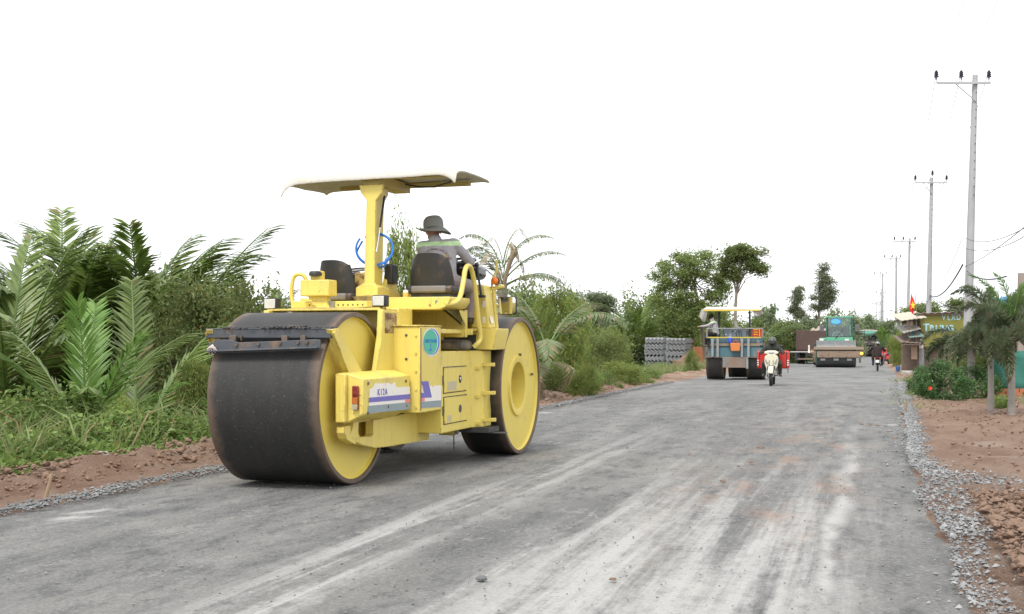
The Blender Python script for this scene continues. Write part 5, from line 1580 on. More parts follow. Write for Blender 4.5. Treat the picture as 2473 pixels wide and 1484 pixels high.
# ================================================================== MOTORBIKES
M['cream'] = surf('cream_scooter_paint', (.66, .62, .47), .25, var=.06)
M['tyre'] = surf('tyre_rubber', (.025, .025, .026), .8, var=.3)
M['redpaint'] = surf('red_bike_paint', (.55, .03, .045), .3, var=.1)
M['darkpaint'] = surf('dark_bike_paint', (.03, .03, .033), .35, var=.2)
def wheel(parent, y, r_, wd, front):
    t_ = MB()
    pr = [(r_-.075, -wd*.35), (r_-.02, -wd*.5), (r_-.004, -wd*.25), (r_, 0), (r_-.004, wd*.25), (r_-.02, wd*.5), (r_-.075, wd*.35)]
    t_.lathe(pr, 30, 'x', (0, 0, 0), closed=True)
    o = t_.build('front_tyre' if front else 'rear_tyre', M['tyre'], parent, smooth=60); o.location = (0, y, r_)
    rm_ = MB().lathe([(r_-.07, -wd*.3), (r_-.085, 0), (r_-.07, wd*.3)], 26, 'x')
    for k in range(5):
        a = k*2*math.pi/5
        rm_.tube([(0, .03*math.cos(a), .03*math.sin(a)), (0, (r_-.08)*math.cos(a), (r_-.08)*math.sin(a))], .012, 5)
    rm_.lathe([(.04, -.05), (.045, 0), (.04, .05)], 12, 'x')
    rm_.build('rim', M['grey_steel'], o)
    return o
def motorbike(name, label, loc, rz, paint, group, scooter=True, scale=1.0):
    b = thing(name, label, 'motorbike', loc, rz, group, scale)
    wheel(b, .62, .285, .085, True); wheel(b, -.60, .285, .095, False)
    for s in (-1, 1):
        MB().tube([(s*.075, .62, .285), (s*.075, .55, .55), (s*.06, .47, .80)], .018, 8).build('fork', M['grey_steel'], b)
    # mudguard
    g = MB(); vs = []; n = 12
    for i in range(n+1):
        a = R(20+i*125/n)
        for x, rr in ((-.075, .315), (-.05, .335), (0, .345), (.05, .335), (.075, .315)):
            vs.append((x, .62+rr*math.cos(a), .285+rr*math.sin(a)))
    fs = [(i*5+k, i*5+k+1, i*5+k+6, i*5+k+5) for i in range(n) for k in range(4)]
    mg_ = g.add(vs, fs).build('front_mudguard', paint, b, smooth=70, fix=False)
    mg_.modifiers.new('s', 'SOLIDIFY').thickness = .006
    if scooter:
        MB().prism([(-.13, .50), (-.19, .62), (-.215, .78), (-.20, .92), (-.10, .985), (.10, .985), (.20, .92), (.215, .78), (.19, .62), (.13, .50), (.09, .60), (-.09, .60)], 'y', .40, .47).build('leg_shield', paint, b, bevel=.025, seg=3)
        MB().prism([(-.12, .49), (-.16, .60), (-.10, .66), (.10, .66), (.16, .60), (.12, .49)], 'y', .36, .398).build('inner_shield', M['black'], b)
        MB().prism([(-.10, .52), (-.13, .60), (-.075, .645), (.075, .645), (.13, .60), (.10, .52)], 'y', .4705, .478).build('cavity_shade_panel', M['black'], b)  # flat black panel paints in the dark cavity above the mudguard
        for s in (-1, 1):
            MB().prism([(s*.10, .72), (s*.175, .86), (s*.185, .80), (s*.16, .70), (s*.12, .66)], 'y', .471, .485).build('side_lamp', surf('grey_lamp', (.33, .32, .30), .15, var=.3, vs=20), b, bevel=.006)
        cw = MB().prism([(-.20, 1.0), (-.10, .965), (.10, .965), (.20, 1.0), (.23, 1.05), (.12, 1.10), (-.12, 1.10), (-.23, 1.05)], 'y', .33, .46).build('headlight_cowl', paint, b, bevel=.03, seg=3)
        MB().ball((0, .455, 1.035), (.085, .035, .05), 16, 10).build('headlight', surf('clear_lamp', (.45, .47, .48), .1, var=.3, vs=14), cw)
    else:
        MB().prism([(-.10, .60), (-.12, .85), (.12, .85), (.10, .60)], 'y', .40, .44).build('leg_shield', paint, b, bevel=.02)
        cw = MB().prism([(-.13, 1.0), (.13, 1.0), (.14, 1.08), (-.14, 1.08)], 'y', .33, .45).build('headlight_cowl', M['darkpaint'], b, bevel=.03)
        MB().ball((0, .45, 1.03), (.07, .03, .05), 14, 8).build('headlight', M['glass_lens'], cw)
    MB().tube(smooth_path([(-.34, .26, 1.03), (-.2, .34, 1.06), (0, .36, 1.05), (.2, .34, 1.06), (.34, .26, 1.03)], 4), .014, 8).build('handlebar', M['black'], b)
    for s in (-1, 1):
        MB().tube([(s*.36, .25, 1.03), (s*.24, .32, 1.055)], .020, 8).build('grip', M['black'], b)
        MB().tube([(s*.22, .35, 1.07), (s*.26, .33, 1.18), (s*.30, .33, 1.22)], .008, 6).build('mirror_stalk', M['black'], b)
        MB().ball((s*.31, .33, 1.24), (.06, .02, .042), 14, 8).build('mirror', M['black'], b)
    MB().prism([(.45, .55), (.40, .40), (.1, .33), (-.3, .36), (-.45, .45), (-.85, .66), (-.86, .72), (-.45, .72), (-.2, .68), (.1, .48), (.38, .60)], 'x', -.10, .10).build('frame_body', paint if scooter else M['darkpaint'], b, bevel=.03, seg=3)
    MB().prism([(.02, .70), (-.2, .68), (-.8, .73), (-.84, .80), (-.5, .80), (-.2, .76)], 'x', -.125, .125).build('seat', M['black'], b, bevel=.03, seg=3)
    MB().b2(-.17, .17, -.02, .03, .30, .33).build('footpegs', M['black'], b)
    MB().tube([(.12, -.05, .26), (.15, -.35, .27), (.15, -.78, .34)], [.025, .035, .045], 10).build('exhaust', M['darkmetal'], b)
    MB().prism([(-.55, .60), (-.85, .62), (-.95, .42), (-.90, .42), (-.80, .56), (-.55, .55)], 'x', -.06, .06).build('rear_mudguard', M['black'], b)
    MB().b2(-.06, .06, -.91, -.86, .66, .73).build('tail_lamp', M['red_lens'], b, bevel=.01)
    for s in (-1, 1): MB().ball((s*.14, -.87, .68), (.03, .03, .03), 10, 6).build('indicator', M['orange_lens'], b)
    MB().b2(-.095, .095, -.955, -.945, .44, .58).build('number_plate', flat('plate', (.75, .74, .70)), b)
    for s in (-1, 1): MB().tube([(s*.13, -.60, .29), (s*.12, -.5, .62)], .022, 8).build('shock', M['grey_steel'], b)
    return b
GM = 'motorbikes on the road'
MA = math.pi-R(15.2)
P1 = gp(1862, 933)
S1 = 1.0
m1 = motorbike('motor_scooter', 'cream white scooter ridden towards the camera', P1, MA, M['cream'], GM, True, S1)
MM = Matrix.Translation(P1) @ Matrix.Rotation(MA, 4, 'Z')
MM = MM @ Matrix.Translation((0, -.62, 0))
m1.matrix_world = MM
J = dict(pelvis=(0, -.28, .86), chest=(0, -.16, 1.14), neck=(0, -.10, 1.27), head=(0, -.06, 1.37), shL=(-.19, -.13, 1.22), shR=(.19, -.13, 1.22), elL=(-.34, .0, 1.04), wrL=(-.33, .20, 1.03), hdL=(-.33, .28, 1.02), elR=(.34, .0, 1.04), wrR=(.33, .20, 1.03), hdR=(.33, .28, 1.02),
         hipL=(-.11, -.22, .82), knL=(-.25, .16, .68), anL=(-.24, .02, .35), toeL=(-.28, .16, .31), hipR=(.11, -.22, .82), knR=(.25, .16, .68), anR=(.24, .02, .35), toeR=(.28, .16, .31))
r1, _, b1, h1 = human('masked rider in dark olive jacket and grey helmet on the cream scooter', MM, J, (PM['olive'], PM['olive'], PM['shoe']), .014, face=(0, 1, -.05), mask=PM['dark'], hands='glove', fat=1.08)
helmet(r1, h1, b1, PM['helmet'])
# red cargo bags slung on either side of the scooter
M['redbag'] = surf('red_cargo_cloth', (.58, .035, .028), .55, var=.15, vs=4, bmp=.6, bs=7)
cg = thing('cargo_bag', 'pair of big red cargo bags slung behind the scooter rider', 'cargo bag', MM @ Vector((0, -.66, .52)), MA)
for s in (-1, 1):
    q = MB().b2(s*.10, s*.50, -.22, .25, .0, .56).build('bag', M['redbag'], cg, bevel=.05, seg=3)
    for xx in (.18, .42):
        MB().b2(s*xx-.012, s*xx+.012, .251, .256, .03, .53).build('strap', M['black'], q)
    MB().b2(s*.10, s*.505, -.225, .255, .50, .525).build('zip', flat('pale_trim', (.6, .12, .1)), q)
    for zz in (.10, .17, .24): MB().b2(s*.44, s*.495, .251, .255, zz, zz+.035).build('white_stripe', M['decal_white'], q)
    MB().tube([(s*.46, .1, -.14), (s*.46, .1, .02)], .012, 6).build('bag_leg', M['black'], cg)
# rider seen from behind further on
P2 = gp(2119, 897)
MA2 = -R(17)
MM2 = Matrix.Translation(P2) @ Matrix.Rotation(MA2, 4, 'Z') @ Matrix.Translation((0, .85, 0))
m2 = motorbike('motorbike', 'small dark motorbike riding away behind the green roller', P2, MA2, M['darkpaint'], GM, False)
m2.matrix_world = MM2
J = dict(pelvis=(0, -.34, .84), chest=(0, -.24, 1.14), neck=(0, -.18, 1.28), head=(0, -.14, 1.38), shL=(-.21, -.20, 1.22), shR=(.21, -.20, 1.22), elL=(-.38, -.02, 1.05), wrL=(-.33, .20, 1.03), elR=(.38, -.02, 1.05), wrR=(.33, .20, 1.03),
         hipL=(-.12, -.28, .80), knL=(-.24, .10, .68), anL=(-.22, -.08, .34), toeL=(-.24, .05, .30), hipR=(.12, -.28, .80), knR=(.24, .10, .68), anR=(.22, -.08, .34), toeR=(.24, .05, .30))
r2, _, b2_, h2 = human('rider in black jacket and grey helmet seen from behind', MM2, J, (PM['brownblack'], PM['navy'], PM['shoe']), .016, face=(0, 1, 0), fat=1.12)
helmet(r2, h2, b2_, PM['helmet_silver'], False)
motorbike('motorbike', 'parked red motorbike half hidden beyond the rider in black', gp(2140, 881), R(142), M['redpaint'], GM, True)
motorbike('motorbike', 'dark motorbike parked under the awnings of the shop', gp(2181, 884), R(150), M['darkpaint'], GM, False, .9)

# ================================================================== GREEN ROLLER WITH CAB
P3 = gp(2021, 888)
GT = R(12.0)
GR = thing('road_roller', 'green single drum roller with glazed cab coming towards the camera', 'road roller', P3, -GT)
KG = P3.y/F
def gx(px): return (px-2021)*KG
def gh(py): return (888-py)*KG
M['greenpaint'] = surf('green_paint', (.12, .42, .27), .4, var=.12, vs=3, dirt=(.2, .3, .2), dt=(.6, .8))
M['drumsteel'] = surf('bare_drum_steel', (.14, .145, .15), .45, .35, var=.35, vs=3, dirt=(.16, .12, .09), dt=(.5, .75), ds=2)
M['rustbeam'] = surf('rusty_beam', (.26, .19, .14), .8, var=.3, vs=4, rust=(.16, .09, .06), rt=(.5, .62), rs=6)
drum('front_drum', -1.18, 1.12, .8, M['drumsteel'], M['greenpaint'], .2, .1, GR, Rr=.80, n=48)
MB().b2(gx(1967), gx(2083), -.28, -.02, gh(845), gh(838)).build('plank', M['wood'], GR, bevel=.01)
MB().b2(gx(1974), gx(2074), -.22, -.12, gh(864), gh(848)).build('front_beam', M['rustbeam'], GR, bevel=.01)
for px in (1988, 2019, 2050):
    MB().b2(gx(px)-.14, gx(px)+.14, -.14, .0, gh(871), gh(866)).build('scraper', M['grey_steel'], GR)
    MB().b2(gx(px)-.12, gx(px)-.08, -.2, -.1, gh(849), gh(844)).build('plank_bracket', M['rust'], GR)
    MB().b2(gx(px)+.08, gx(px)+.12, -.2, -.1, gh(849), gh(844)).build('plank_bracket', M['rust'], GR)
for sx in (-1, 1):
    x = gx(2075) if sx > 0 else gx(1969)
    MB().prism([(-.22, .55), (-.22, 1.0), (.0, 1.15), (2.2, 1.10), (2.2, .6), (.4, .55), (.1, .28), (-.05, .30)], 'x', x-.05, x+.05).build('side_frame', M['rustbeam'] if sx < 0 else surf('green_rusty', (.18, .24, .17), .7, var=.3, rust=(.2, .12, .08), rt=(.48, .6), rs=5), GR, bevel=.01)
MB().tube([(gx(1911), -.1, gh(851)), (gx(1975), -.1, gh(851))], .045, 8).build('guide_rod', M['grey_steel'], GR)
MB().tube([(gx(1955.5), -.1, gh(853)), (gx(1955.5), -.1, gh(843)), (gx(1955.5), -.1, gh(834))], [.07, .045, .055], 8).build('rod_peg', M['decal_white'], GR)
lampm, ntl, bl = newmat('lit_amber_lamp')
bl.inputs['Base Color'].default_value = (1, .25, .03, 1); bl.inputs['Emission Color'].default_value = (1, .28, .04, 1); bl.inputs['Emission Strength'].default_value = 2.0
MB().ball((gx(2078), -.25, gh(854)), .09, 12, 8).build('turn_lamp', lampm, GR)
MB().tube(smooth_path([(gx(2060), .0, gh(846)), (gx(2066), -.05, gh(851)), (gx(2076), -.1, gh(851)), (gx(2080), -.1, gh(846))], 4), .03, 6).build('cable_loop', M['black'], GR)
# cab
cabx0, cabx1 = gx(1999)+.02, gx(2062)+.05
yb = 2.3
lower = MB().prism([(cabx0, gh(826)), (cabx0+.02, gh(815)), (cabx1-.02, gh(815)), (cabx1, gh(826)), (cabx1, .8), (cabx0, .8)], 'y', yb-.04, yb+1.5).build('cab_base', M['greenpaint'], GR, bevel=.02)
gm, ntg, bg_ = newmat('cab_glass')
bg_.inputs['Base Color'].default_value = (.75, .9, .86, 1); bg_.inputs['Roughness'].default_value = .03
bg_.inputs['Transmission Weight'].default_value = 1.0; bg_.inputs['IOR'].default_value = 1.12
dfl = N(ntg, 'BsdfDiffuse'); dfl.inputs['Color'].default_value = (.62, .76, .74, 1)
mgl = N(ntg, 'MixShader'); mgl.inputs[0].default_value = .025      # pale film painted in for the sky's reflection on the pane
trp = N(ntg, 'BsdfTransparent'); trp.inputs['Color'].default_value = (.82, .93, .90, 1)
gls = N(ntg, 'BsdfGlossy'); gls.inputs['Roughness'].default_value = .01
mg2 = N(ntg, 'MixShader'); mg2.inputs[0].default_value = .08
ntg.links.new(trp.outputs[0], mg2.inputs[1]); ntg.links.new(gls.outputs[0], mg2.inputs[2])
ntg.links.new(mg2.outputs[0], mgl.inputs[1]); ntg.links.new(dfl.outputs[0], mgl.inputs[2])
ntg.links.new(mgl.outputs[0], ntg.nodes['Material Output'].inputs['Surface'])
zt, zb_ = gh(766)+.06, gh(815)+.02
post = M['greenpaint']
for x in (cabx0+.08, cabx1-.08):
    MB().tube([(x-(.06 if x < 0 else -.06), yb, zb_-.02), (x, yb+.05, zt-.08)], .05, 8).build('cab_post', surf('dark_green_post', (.03, .10, .075), .4), GR)
    MB().tube([(x, yb+1.4, zb_), (x, yb+1.4, zt-.08)], .05, 8).build('cab_post', post, GR)
MB().b2(cabx0+.02, cabx1-.02, yb-.04, yb+1.5, zt-.08, zt).build('cab_roof', M['greenpaint'], GR, bevel=.03)
MB().b2(cabx0+.06, cabx1-.06, yb+1.42, yb+1.48, zb_-.05, zb_+.62).build('cab_back_wall', surf('dark_cab_lining', (.05, .06, .06), .8), GR)
ws = MB().b2(cabx0+.12, cabx1-.12, yb-.01, yb+.0, zb_+.02, zt-.08).build('windscreen', gm, GR, smooth=0)
MB().b2(cabx0+.0, cabx0+.01, yb+.1, yb+1.4, zb_, zt-.08).build('side_window', gm, GR, smooth=0)
MB().b2(cabx1-.01, cabx1-.0, yb+.1, yb+1.4, zb_, zt-.08).build('side_window', gm, GR, smooth=0)
MB().b2(cabx0+.1, cabx1-.1, yb-.03, yb+.02, zb_-.03, zb_+.02).build('windscreen_seal', M['black'], GR)
c0 = gx(2023)
el = [(c0+.33*math.cos(2*math.pi*k/32), gh(776)+.19*math.sin(2*math.pi*k/32)) for k in range(32)]
lo_ = MB().prism(el, 'y', yb-.03, yb-.022).build('blue_emblem', M['decal_ring'], GR, smooth=0)
el = [(c0-.01+.28*math.cos(2*math.pi*k/32), gh(776)+.155*math.sin(2*math.pi*k/32)) for k in range(32)]
MB().prism(el, 'y', yb-.036, yb-.031).build('emblem_field', flat('cyan_decal', (.12, .45, .62)), lo_, smooth=0)
MB().tube([(gx(2022), yb-.06, gh(818)), (gx(2041), yb-.05, gh(795))], .02, 6).build('wiper', M['black'], GR)
for sx, px in ((-1, 1989), (1, 2074)):
    mrr = MB().b2(gx(px)-.13, gx(px)+.13, yb-.05, yb+.06, gh(802), gh(784)).build('mirror', surf('grey_mirror_back', (.12, .12, .125), .5), GR, bevel=.04, seg=3)
    MB().tube([(gx(px), yb, gh(784)), (gx(px)-sx*.05, yb, gh(780)), (gx(px)-sx*.5, yb+.05, gh(778))], .018, 6).build('mirror_arm', M['black'], mrr)
for sx in (-1, 1):
    MB().b2(sx*.75-.18, sx*.75+.05, yb-.3, yb-.12, gh(826), gh(819)).build('white_bracket', M['decal_white'], GR)
MB().b2(-.85, .85, yb+1.6, yb+3.6, .8, 1.75).build('engine_hood', M['greenpaint'], GR, bevel=.06)
for sx in (-1, 1):
    tt_ = MB().lathe([(.40, -.25), (.66, -.24), (.72, -.12), (.73, 0), (.72, .12), (.66, .24), (.40, .25)], 36, 'x', closed=True).build('rear_tyre', M['tyre'], GR, smooth=50)
    tt_.location = (sx*.98, yb+2.6, .73)
    MB().lathe([(.40, -.2), (.38, 0), (.40, .2), (.2, .12), (.001, .12)], 24, 'x').build('rim', M['greenpaint'], tt_)
MB().b2(-.35, .35, .9, 3.0, .7, 1.05).build('articulation', M['darkmetal'], GR)
for z in (gh(800), gh(812)):
    MB().tube([(gx(2064), yb+1.0, z), (gx(2097), yb+1.6, z)], .022, 6).build('side_rail', M['darkmetal'], GR)
for px in (2068, 2080, 2095):
    MB().tube([(gx(px), yb+1.3, gh(825)), (gx(px), yb+1.3, gh(798))], .02, 6).build('rail_post', M['darkmetal'], GR)
GM4 = Matrix.Translation(P3) @ Matrix.Rotation(-GT, 4, 'Z')
sx_ = gx(2028)
J = dict(pelvis=(sx_, 3.3, 1.62), chest=(sx_, 3.2, 1.98), neck=(sx_, 3.15, 2.14), head=(sx_, 3.1, 2.25), shL=(sx_-.2, 3.18, 2.08), shR=(sx_+.2, 3.18, 2.08), elL=(sx_-.28, 2.98, 1.85), wrL=(sx_-.15, 2.75, 1.9), elR=(sx_+.28, 2.98, 1.85), wrR=(sx_+.15, 2.75, 1.9),
         hipL=(sx_-.12, 3.2, 1.58), knL=(sx_-.15, 2.8, 1.6), anL=(sx_-.15, 2.7, 1.2), toeL=(sx_-.15, 2.6, 1.15), hipR=(sx_+.12, 3.2, 1.58), knR=(sx_+.15, 2.8, 1.6), anR=(sx_+.15, 2.7, 1.2), toeR=(sx_+.15, 2.6, 1.15))
r3, _, b3, h3 = human('driver sitting behind the windscreen of the green roller', GM4, J, (PM['shirt_grey'], PM['dark'], PM['shoe']), .022, face=(0, -1, 0))
hh = MB().lathe([(.10, 0), (.105, .05), (.08, .10), (.001, .12)], 16).build('cap', PM['dark'], r3, smooth=60)
hh.matrix_local = headframe(h3, b3) @ Matrix.Translation((0, 0, .03))
MB().tube([(sx_+.22*math.cos(2*math.pi*k/20), 2.68+.06*math.sin(2*math.pi*k/20), 1.86+.18*math.sin(2*math.pi*k/20)) for k in range(21)], .02, 6).build('steering_wheel', M['black'], GR)
MB().b2(sx_-.26, sx_+.26, 3.42, 3.52, 1.55, 2.15).build('driver_seat', M['black'], GR, bevel=.05)

# ================================================================== BROWN TIPPER TRUCK
P4 = gp(1962, 880)
TT = R(14.5)
KT = P4.y/F
TK = thing('tipper_truck', 'brown tipper truck seen from behind left of the green roller', 'truck', P4, -TT)
def tx(px): return (px-1962)*KT
def th_(py): return (880-py)*KT
M['brownbox'] = surf('rusty_brown_steel', (.085, .05, .042), .7, var=.25, vs=1.5, dirt=(.14, .085, .06), dt=(.55, .75), ds=2)
bx0, bx1 = tx(1925), tx(2001)
MB().b2(bx0, bx1, .0, .06, th_(846), th_(799)).build('tailgate', M['brownbox'], TK, bevel=.02)
MB().prism([(bx0+.1, th_(846)), (bx1-.1, th_(846)), (bx1-.35, th_(854)), (bx0+.5, th_(854))], 'y', .05, .2).build('lower_gate', M['brownbox'], TK)
for x in (bx0-.05, bx1-.03):
    MB().b2(x, x+.08, -.03, 4.6, th_(848), th_(797)).build('side_wall', M['brownbox'], TK, bevel=.01)
MB().b2(bx0, bx1, .06, 4.6, th_(849), th_(845)).build('floor', M['brownbox'], TK)
MB().b2(bx0, bx1, 4.5, 4.6, th_(849), th_(797)).build('front_wall', M['brownbox'], TK)
MB().b2(-.45, .45, .1, 6.5, .55, .85).build('chassis', M['darkmetal'], TK)
MB().b2(-1.05, 1.05, 4.9, 6.6, .75, 2.3).build('cab', M['bluepaint'], TK, bevel=.08)
MB().b2(-1.0, 1.0, .0, .08, th_(869), th_(866)).build('bumper_bar', M['rust'], TK)
MB().b2(tx(1958), tx(1968), -.02, .0, th_(854), th_(845)).build('number_plate', surf('orange_plate', (.55, .24, .06), .6, var=.3, vs=12), TK)
for s in (-1, 1):
    MB().b2(s*1.02-.18, s*1.02+.18, .5, .53, th_(871), th_(852)).build('mud_flap', surf('mud_flap', (.05, .055, .065), .8), TK)
    MB().b2(s*.88-.14, s*.88+.14, .02, .06, th_(852), th_(848)).build('tail_lamp', M['red_lens'], TK)
    for yy in (1.3, 5.6):
        for dx in ((0, -.27*s) if yy < 3 else (0,)):
            q = MB().lathe([(.25, -.12), (.43, -.115), (.46, -.06), (.46, .06), (.43, .115), (.25, .12)], 28, 'x', closed=True).build('tyre', M['tyre'], TK, smooth=50)
            q.location = (s*.92+dx, yy, .46)
            MB().lathe([(.25, -.1), (.2, 0), (.25, .1)], 20, 'x').build('rim', M['grey_steel'], q)
# tarpaulin heap on the load
tp_ = MB(); n = 28; m = 12; vs = []
for j in range(m+1):
    for i in range(n+1):
        x = tx(1956)+(bx1-.05-tx(1956))*i/n; y = .15+2.2*j/m
        a = math.sin(math.pi*i/n)**.6*math.sin(math.pi*min(1, (j+.6)/m))
        vs.append((x, y, th_(799)-.02+a*(.22+.10*math.sin(i*.55)+.10*fbm(x, y, 2.5))+.06*fbm(x, y, 5)))
fs = [(j*(n+1)+i, j*(n+1)+i+1, (j+1)*(n+1)+i+1, (j+1)*(n+1)+i) for j in range(m) for i in range(n)]
tpo = tp_.add(vs, fs).build('tarpaulin', surf('dusty_tarpaulin', (.34, .28, .22), .9, var=.3, vs=5, bmp=.6, bs=8), smooth=60)
tpo.modifiers.new('s', 'SOLIDIFY').thickness = .02
tpo.location = P4; tpo.rotation_euler = (0, 0, -TT)
tag(tpo, 'crumpled dusty tarpaulin heaped on the load of the brown truck', 'tarpaulin')

# ================================================================== FAR ROLLER
P5 = gp(2100, 862)
KF = P5.y/F
FR = thing('road_roller', 'far yellow roller with white canopy and green cloth down the road', 'road roller', P5, -R(14))
def fx(px): return (px-2100)*KF
def fh(py): return (862-py)*KF
drum('rear_drum', fx(2087), fx(2113), .8, M['tread2'], M['yellow_wheel'], .2, .15, FR, n=36)
drum('front_wheel', fx(2080), fx(2088), 4.0, M['tread2'], M['yellow_wheel'], .2, .15, FR, n=28)
drum('front_wheel', fx(2112), fx(2122), 4.0, M['tread2'], M['yellow_wheel'], .2, .15, FR, n=28)
MB().b2(fx(2081), fx(2087)-.01, .2, 2.4, fh(855), fh(829)).build('side_box', M['yellow'], FR, bevel=.03)
MB().b2(fx(2113)+.01, fx(2118), .2, 2.4, fh(855), fh(829)).build('side_box', M['yellow'], FR, bevel=.03)
MB().b2(-.95, .95, 1.3, 2.6, fh(829), fh(823)).build('deck', M['darkmetal'], FR, bevel=.02)
MB().b2(fx(2085), fx(2114), -.1, .1, fh(834), fh(829)).build('scraper_beam', M['darkmetal'], FR)
MB().b2(-.1, .1, 1.6, 1.9, fh(825), fh(800)).build('canopy_post', M['darkmetal'], FR)
cc_ = MB().prism([(fx(2078), fh(800)), (fx(2079), fh(798)), (fx(2090), fh(796.5)), (fx(2110), fh(797)), (fx(2122), fh(799)), (fx(2123), fh(801)), (fx(2110), fh(800)), (fx(2090), fh(799.5))], 'y', 1.2, 2.6).build('canopy', M['whiteroof'], FR, bevel=.03)
g = MB(); n = 14; vs = []
for i in range(n+1):
    u_ = i/n
    for k in range(2):
        vs.append((fx(2082)+(fx(2117)-fx(2082))*u_, 1.15+.02*math.sin(i*2), fh(800)-k*(.12+.42*math.sin(math.pi*u_))))
fs = [(i*2, i*2+1, i*2+3, i*2+2) for i in range(n)]
q = g.add(vs, fs).build('green_cloth', surf('green_cloth', (.12, .30, .24), .8), cc_, fix=False); q.modifiers.new('s', 'SOLIDIFY').thickness = .02
for px in (2087, 2108):
    MB().b2(fx(px)-.22, fx(px)+.22, 1.4, 1.8, fh(823), fh(814)).build('seat', M['black'], FR, bevel=.05)
FM4 = Matrix.Translation(P5) @ Matrix.Rotation(-R(14), 4, 'Z')
x_ = fx(2112)
J = dict(pelvis=(x_, 1.9, fh(822)), chest=(x_, 1.95, fh(822)+.34), neck=(x_, 2.0, fh(822)+.5), head=(x_, 2.02, fh(822)+.6), shL=(x_-.2, 1.95, fh(822)+.43), shR=(x_+.2, 1.95, fh(822)+.43), elL=(x_-.3, 2.1, fh(822)+.2), wrL=(x_-.2, 2.3, fh(822)+.2), elR=(x_+.3, 2.1, fh(822)+.2), wrR=(x_+.2, 2.3, fh(822)+.2),
         hipL=(x_-.1, 1.95, fh(822)), knL=(x_-.15, 2.35, fh(822)), anL=(x_-.15, 2.45, fh(822)-.38), hipR=(x_+.1, 1.95, fh(822)), knR=(x_+.15, 2.35, fh(822)), anR=(x_+.15, 2.45, fh(822)-.38))
r5, _, b5, h5 = human('driver in dark clothes on the far white canopied roller', FM4, J, (PM['dark'], PM['dark'], PM['shoe']), .03)
hh = MB().lathe([(.10, 0), (.105, .05), (.08, .10), (.001, .12)], 16).build('cap', PM['dark'], r5, smooth=60)
hh.matrix_local = headframe(h5, b5) @ Matrix.Translation((0, 0, .03))
# ================================================================== MATERIALS STACKED BY THE ROAD
M['sheet'] = surf('grey_fibre_cement', (.30, .305, .315), .85, var=.12, vs=4)
M['brick'] = surf('orange_brick', (.46, .17, .085), .85, var=.25, vs=3)
def wavy(wd, dp, th, n=20):
    g = MB(); vs = []
    for i in range(n+1):
        x = (i/n-.5)*wd
        z = .05*math.cos(i/n*2*math.pi*5)
        for y, k in ((-dp/2, 0), (dp/2, 0), (dp/2, th), (-dp/2, th)): vs.append((x, y, z+k))
    fs = []
    for i in range(n):
        for k in range(4):
            a = i*4+k; b_ = i*4+(k+1) % 4
            fs.append((a, a+4, b_+4, b_))
    fs += [(0, 1, 2, 3), tuple(n*4+k for k in (3, 2, 1, 0))]
    g.add(vs, fs)
    me = g.mesh('roof_sheet', smooth=40); me.materials.append(M['sheet'])
    return me
WAV = wavy(1.28, 1.75, .030, 48)
def sheet_stack(px, Y, top, label, rz, nb=5, per=8):
    P = at(px, 850, Y); zb = gz(Y)-.15
    t_ = thing('roof_sheet_stack', label, 'sheet stack', (P.x, Y, zb), rz, 'stacks of roofing sheets')
    H_ = HC-(top-YH)/F*Y-zb
    dz = H_/(nb*(per*.034+.075))
    z = .02; k = 0
    for b in range(nb):
        for i in range(per):
            mobj('roof_sheet', WAV, t_, (random.uniform(-.015, .015)+.03*math.sin(b*2.1), random.uniform(-.03, .03), z*dz))
            z += .034
        z += .075
    return t_
sheet_stack(1640, 80, 817, 'nearer stack of grey corrugated roofing sheets beside the blue roller', R(-22))
sheet_stack(1588, 83, 815, 'further stack of grey corrugated roofing sheets left of the nearer one', R(-22))
BRK = MB().b2(-.09, .09, -.04, .04, 0, .08)
for x in (-.045, .045):
    for z in (.02, .06):
        BRK.b2(x-.03, x+.03, -.0405, -.041, z-.012, z+.012)
BRKM = BRK.mesh('brick', smooth=0); BRKM.materials.append(M['brick'])
def brick_stack(px, Y, nx, nz, label, rz, ny=1, zb=None, name='brick_stack'):
    P = at(px, 850, Y)
    t_ = thing(name, label, 'brick stack', (P.x, Y, gz(Y)-.1 if zb is None else zb), rz, 'stacks of hollow bricks')
    for k in range(nz):
        for j in range(ny):
            for i in range(nx):
                if k == nz-1 and random.random() < .3: continue
                o = mobj('brick', BRKM, t_, ((i-(nx-1)/2)*.195+random.uniform(-.006, .006), j*.09+random.uniform(-.012, .008), k*.088), (0, 0, random.uniform(-.05, .05)))
    return t_
brick_stack(1692, 80, 5, 15, 'orange hollow brick stack right of the grey sheets, behind the driver', R(-16), 1)
brick_stack(1640, 97, 13, 22, 'long orange hollow brick stack behind the grey sheets', R(-16), 1)
dm = lump('earth_mound', M['clod'], .95, 5, .75, .5, n=22, m=14)
dm.location = gp(1660, 893, .0); tag(dm, 'small heap of brown earth at the foot of the sheet stack', 'earth heap')

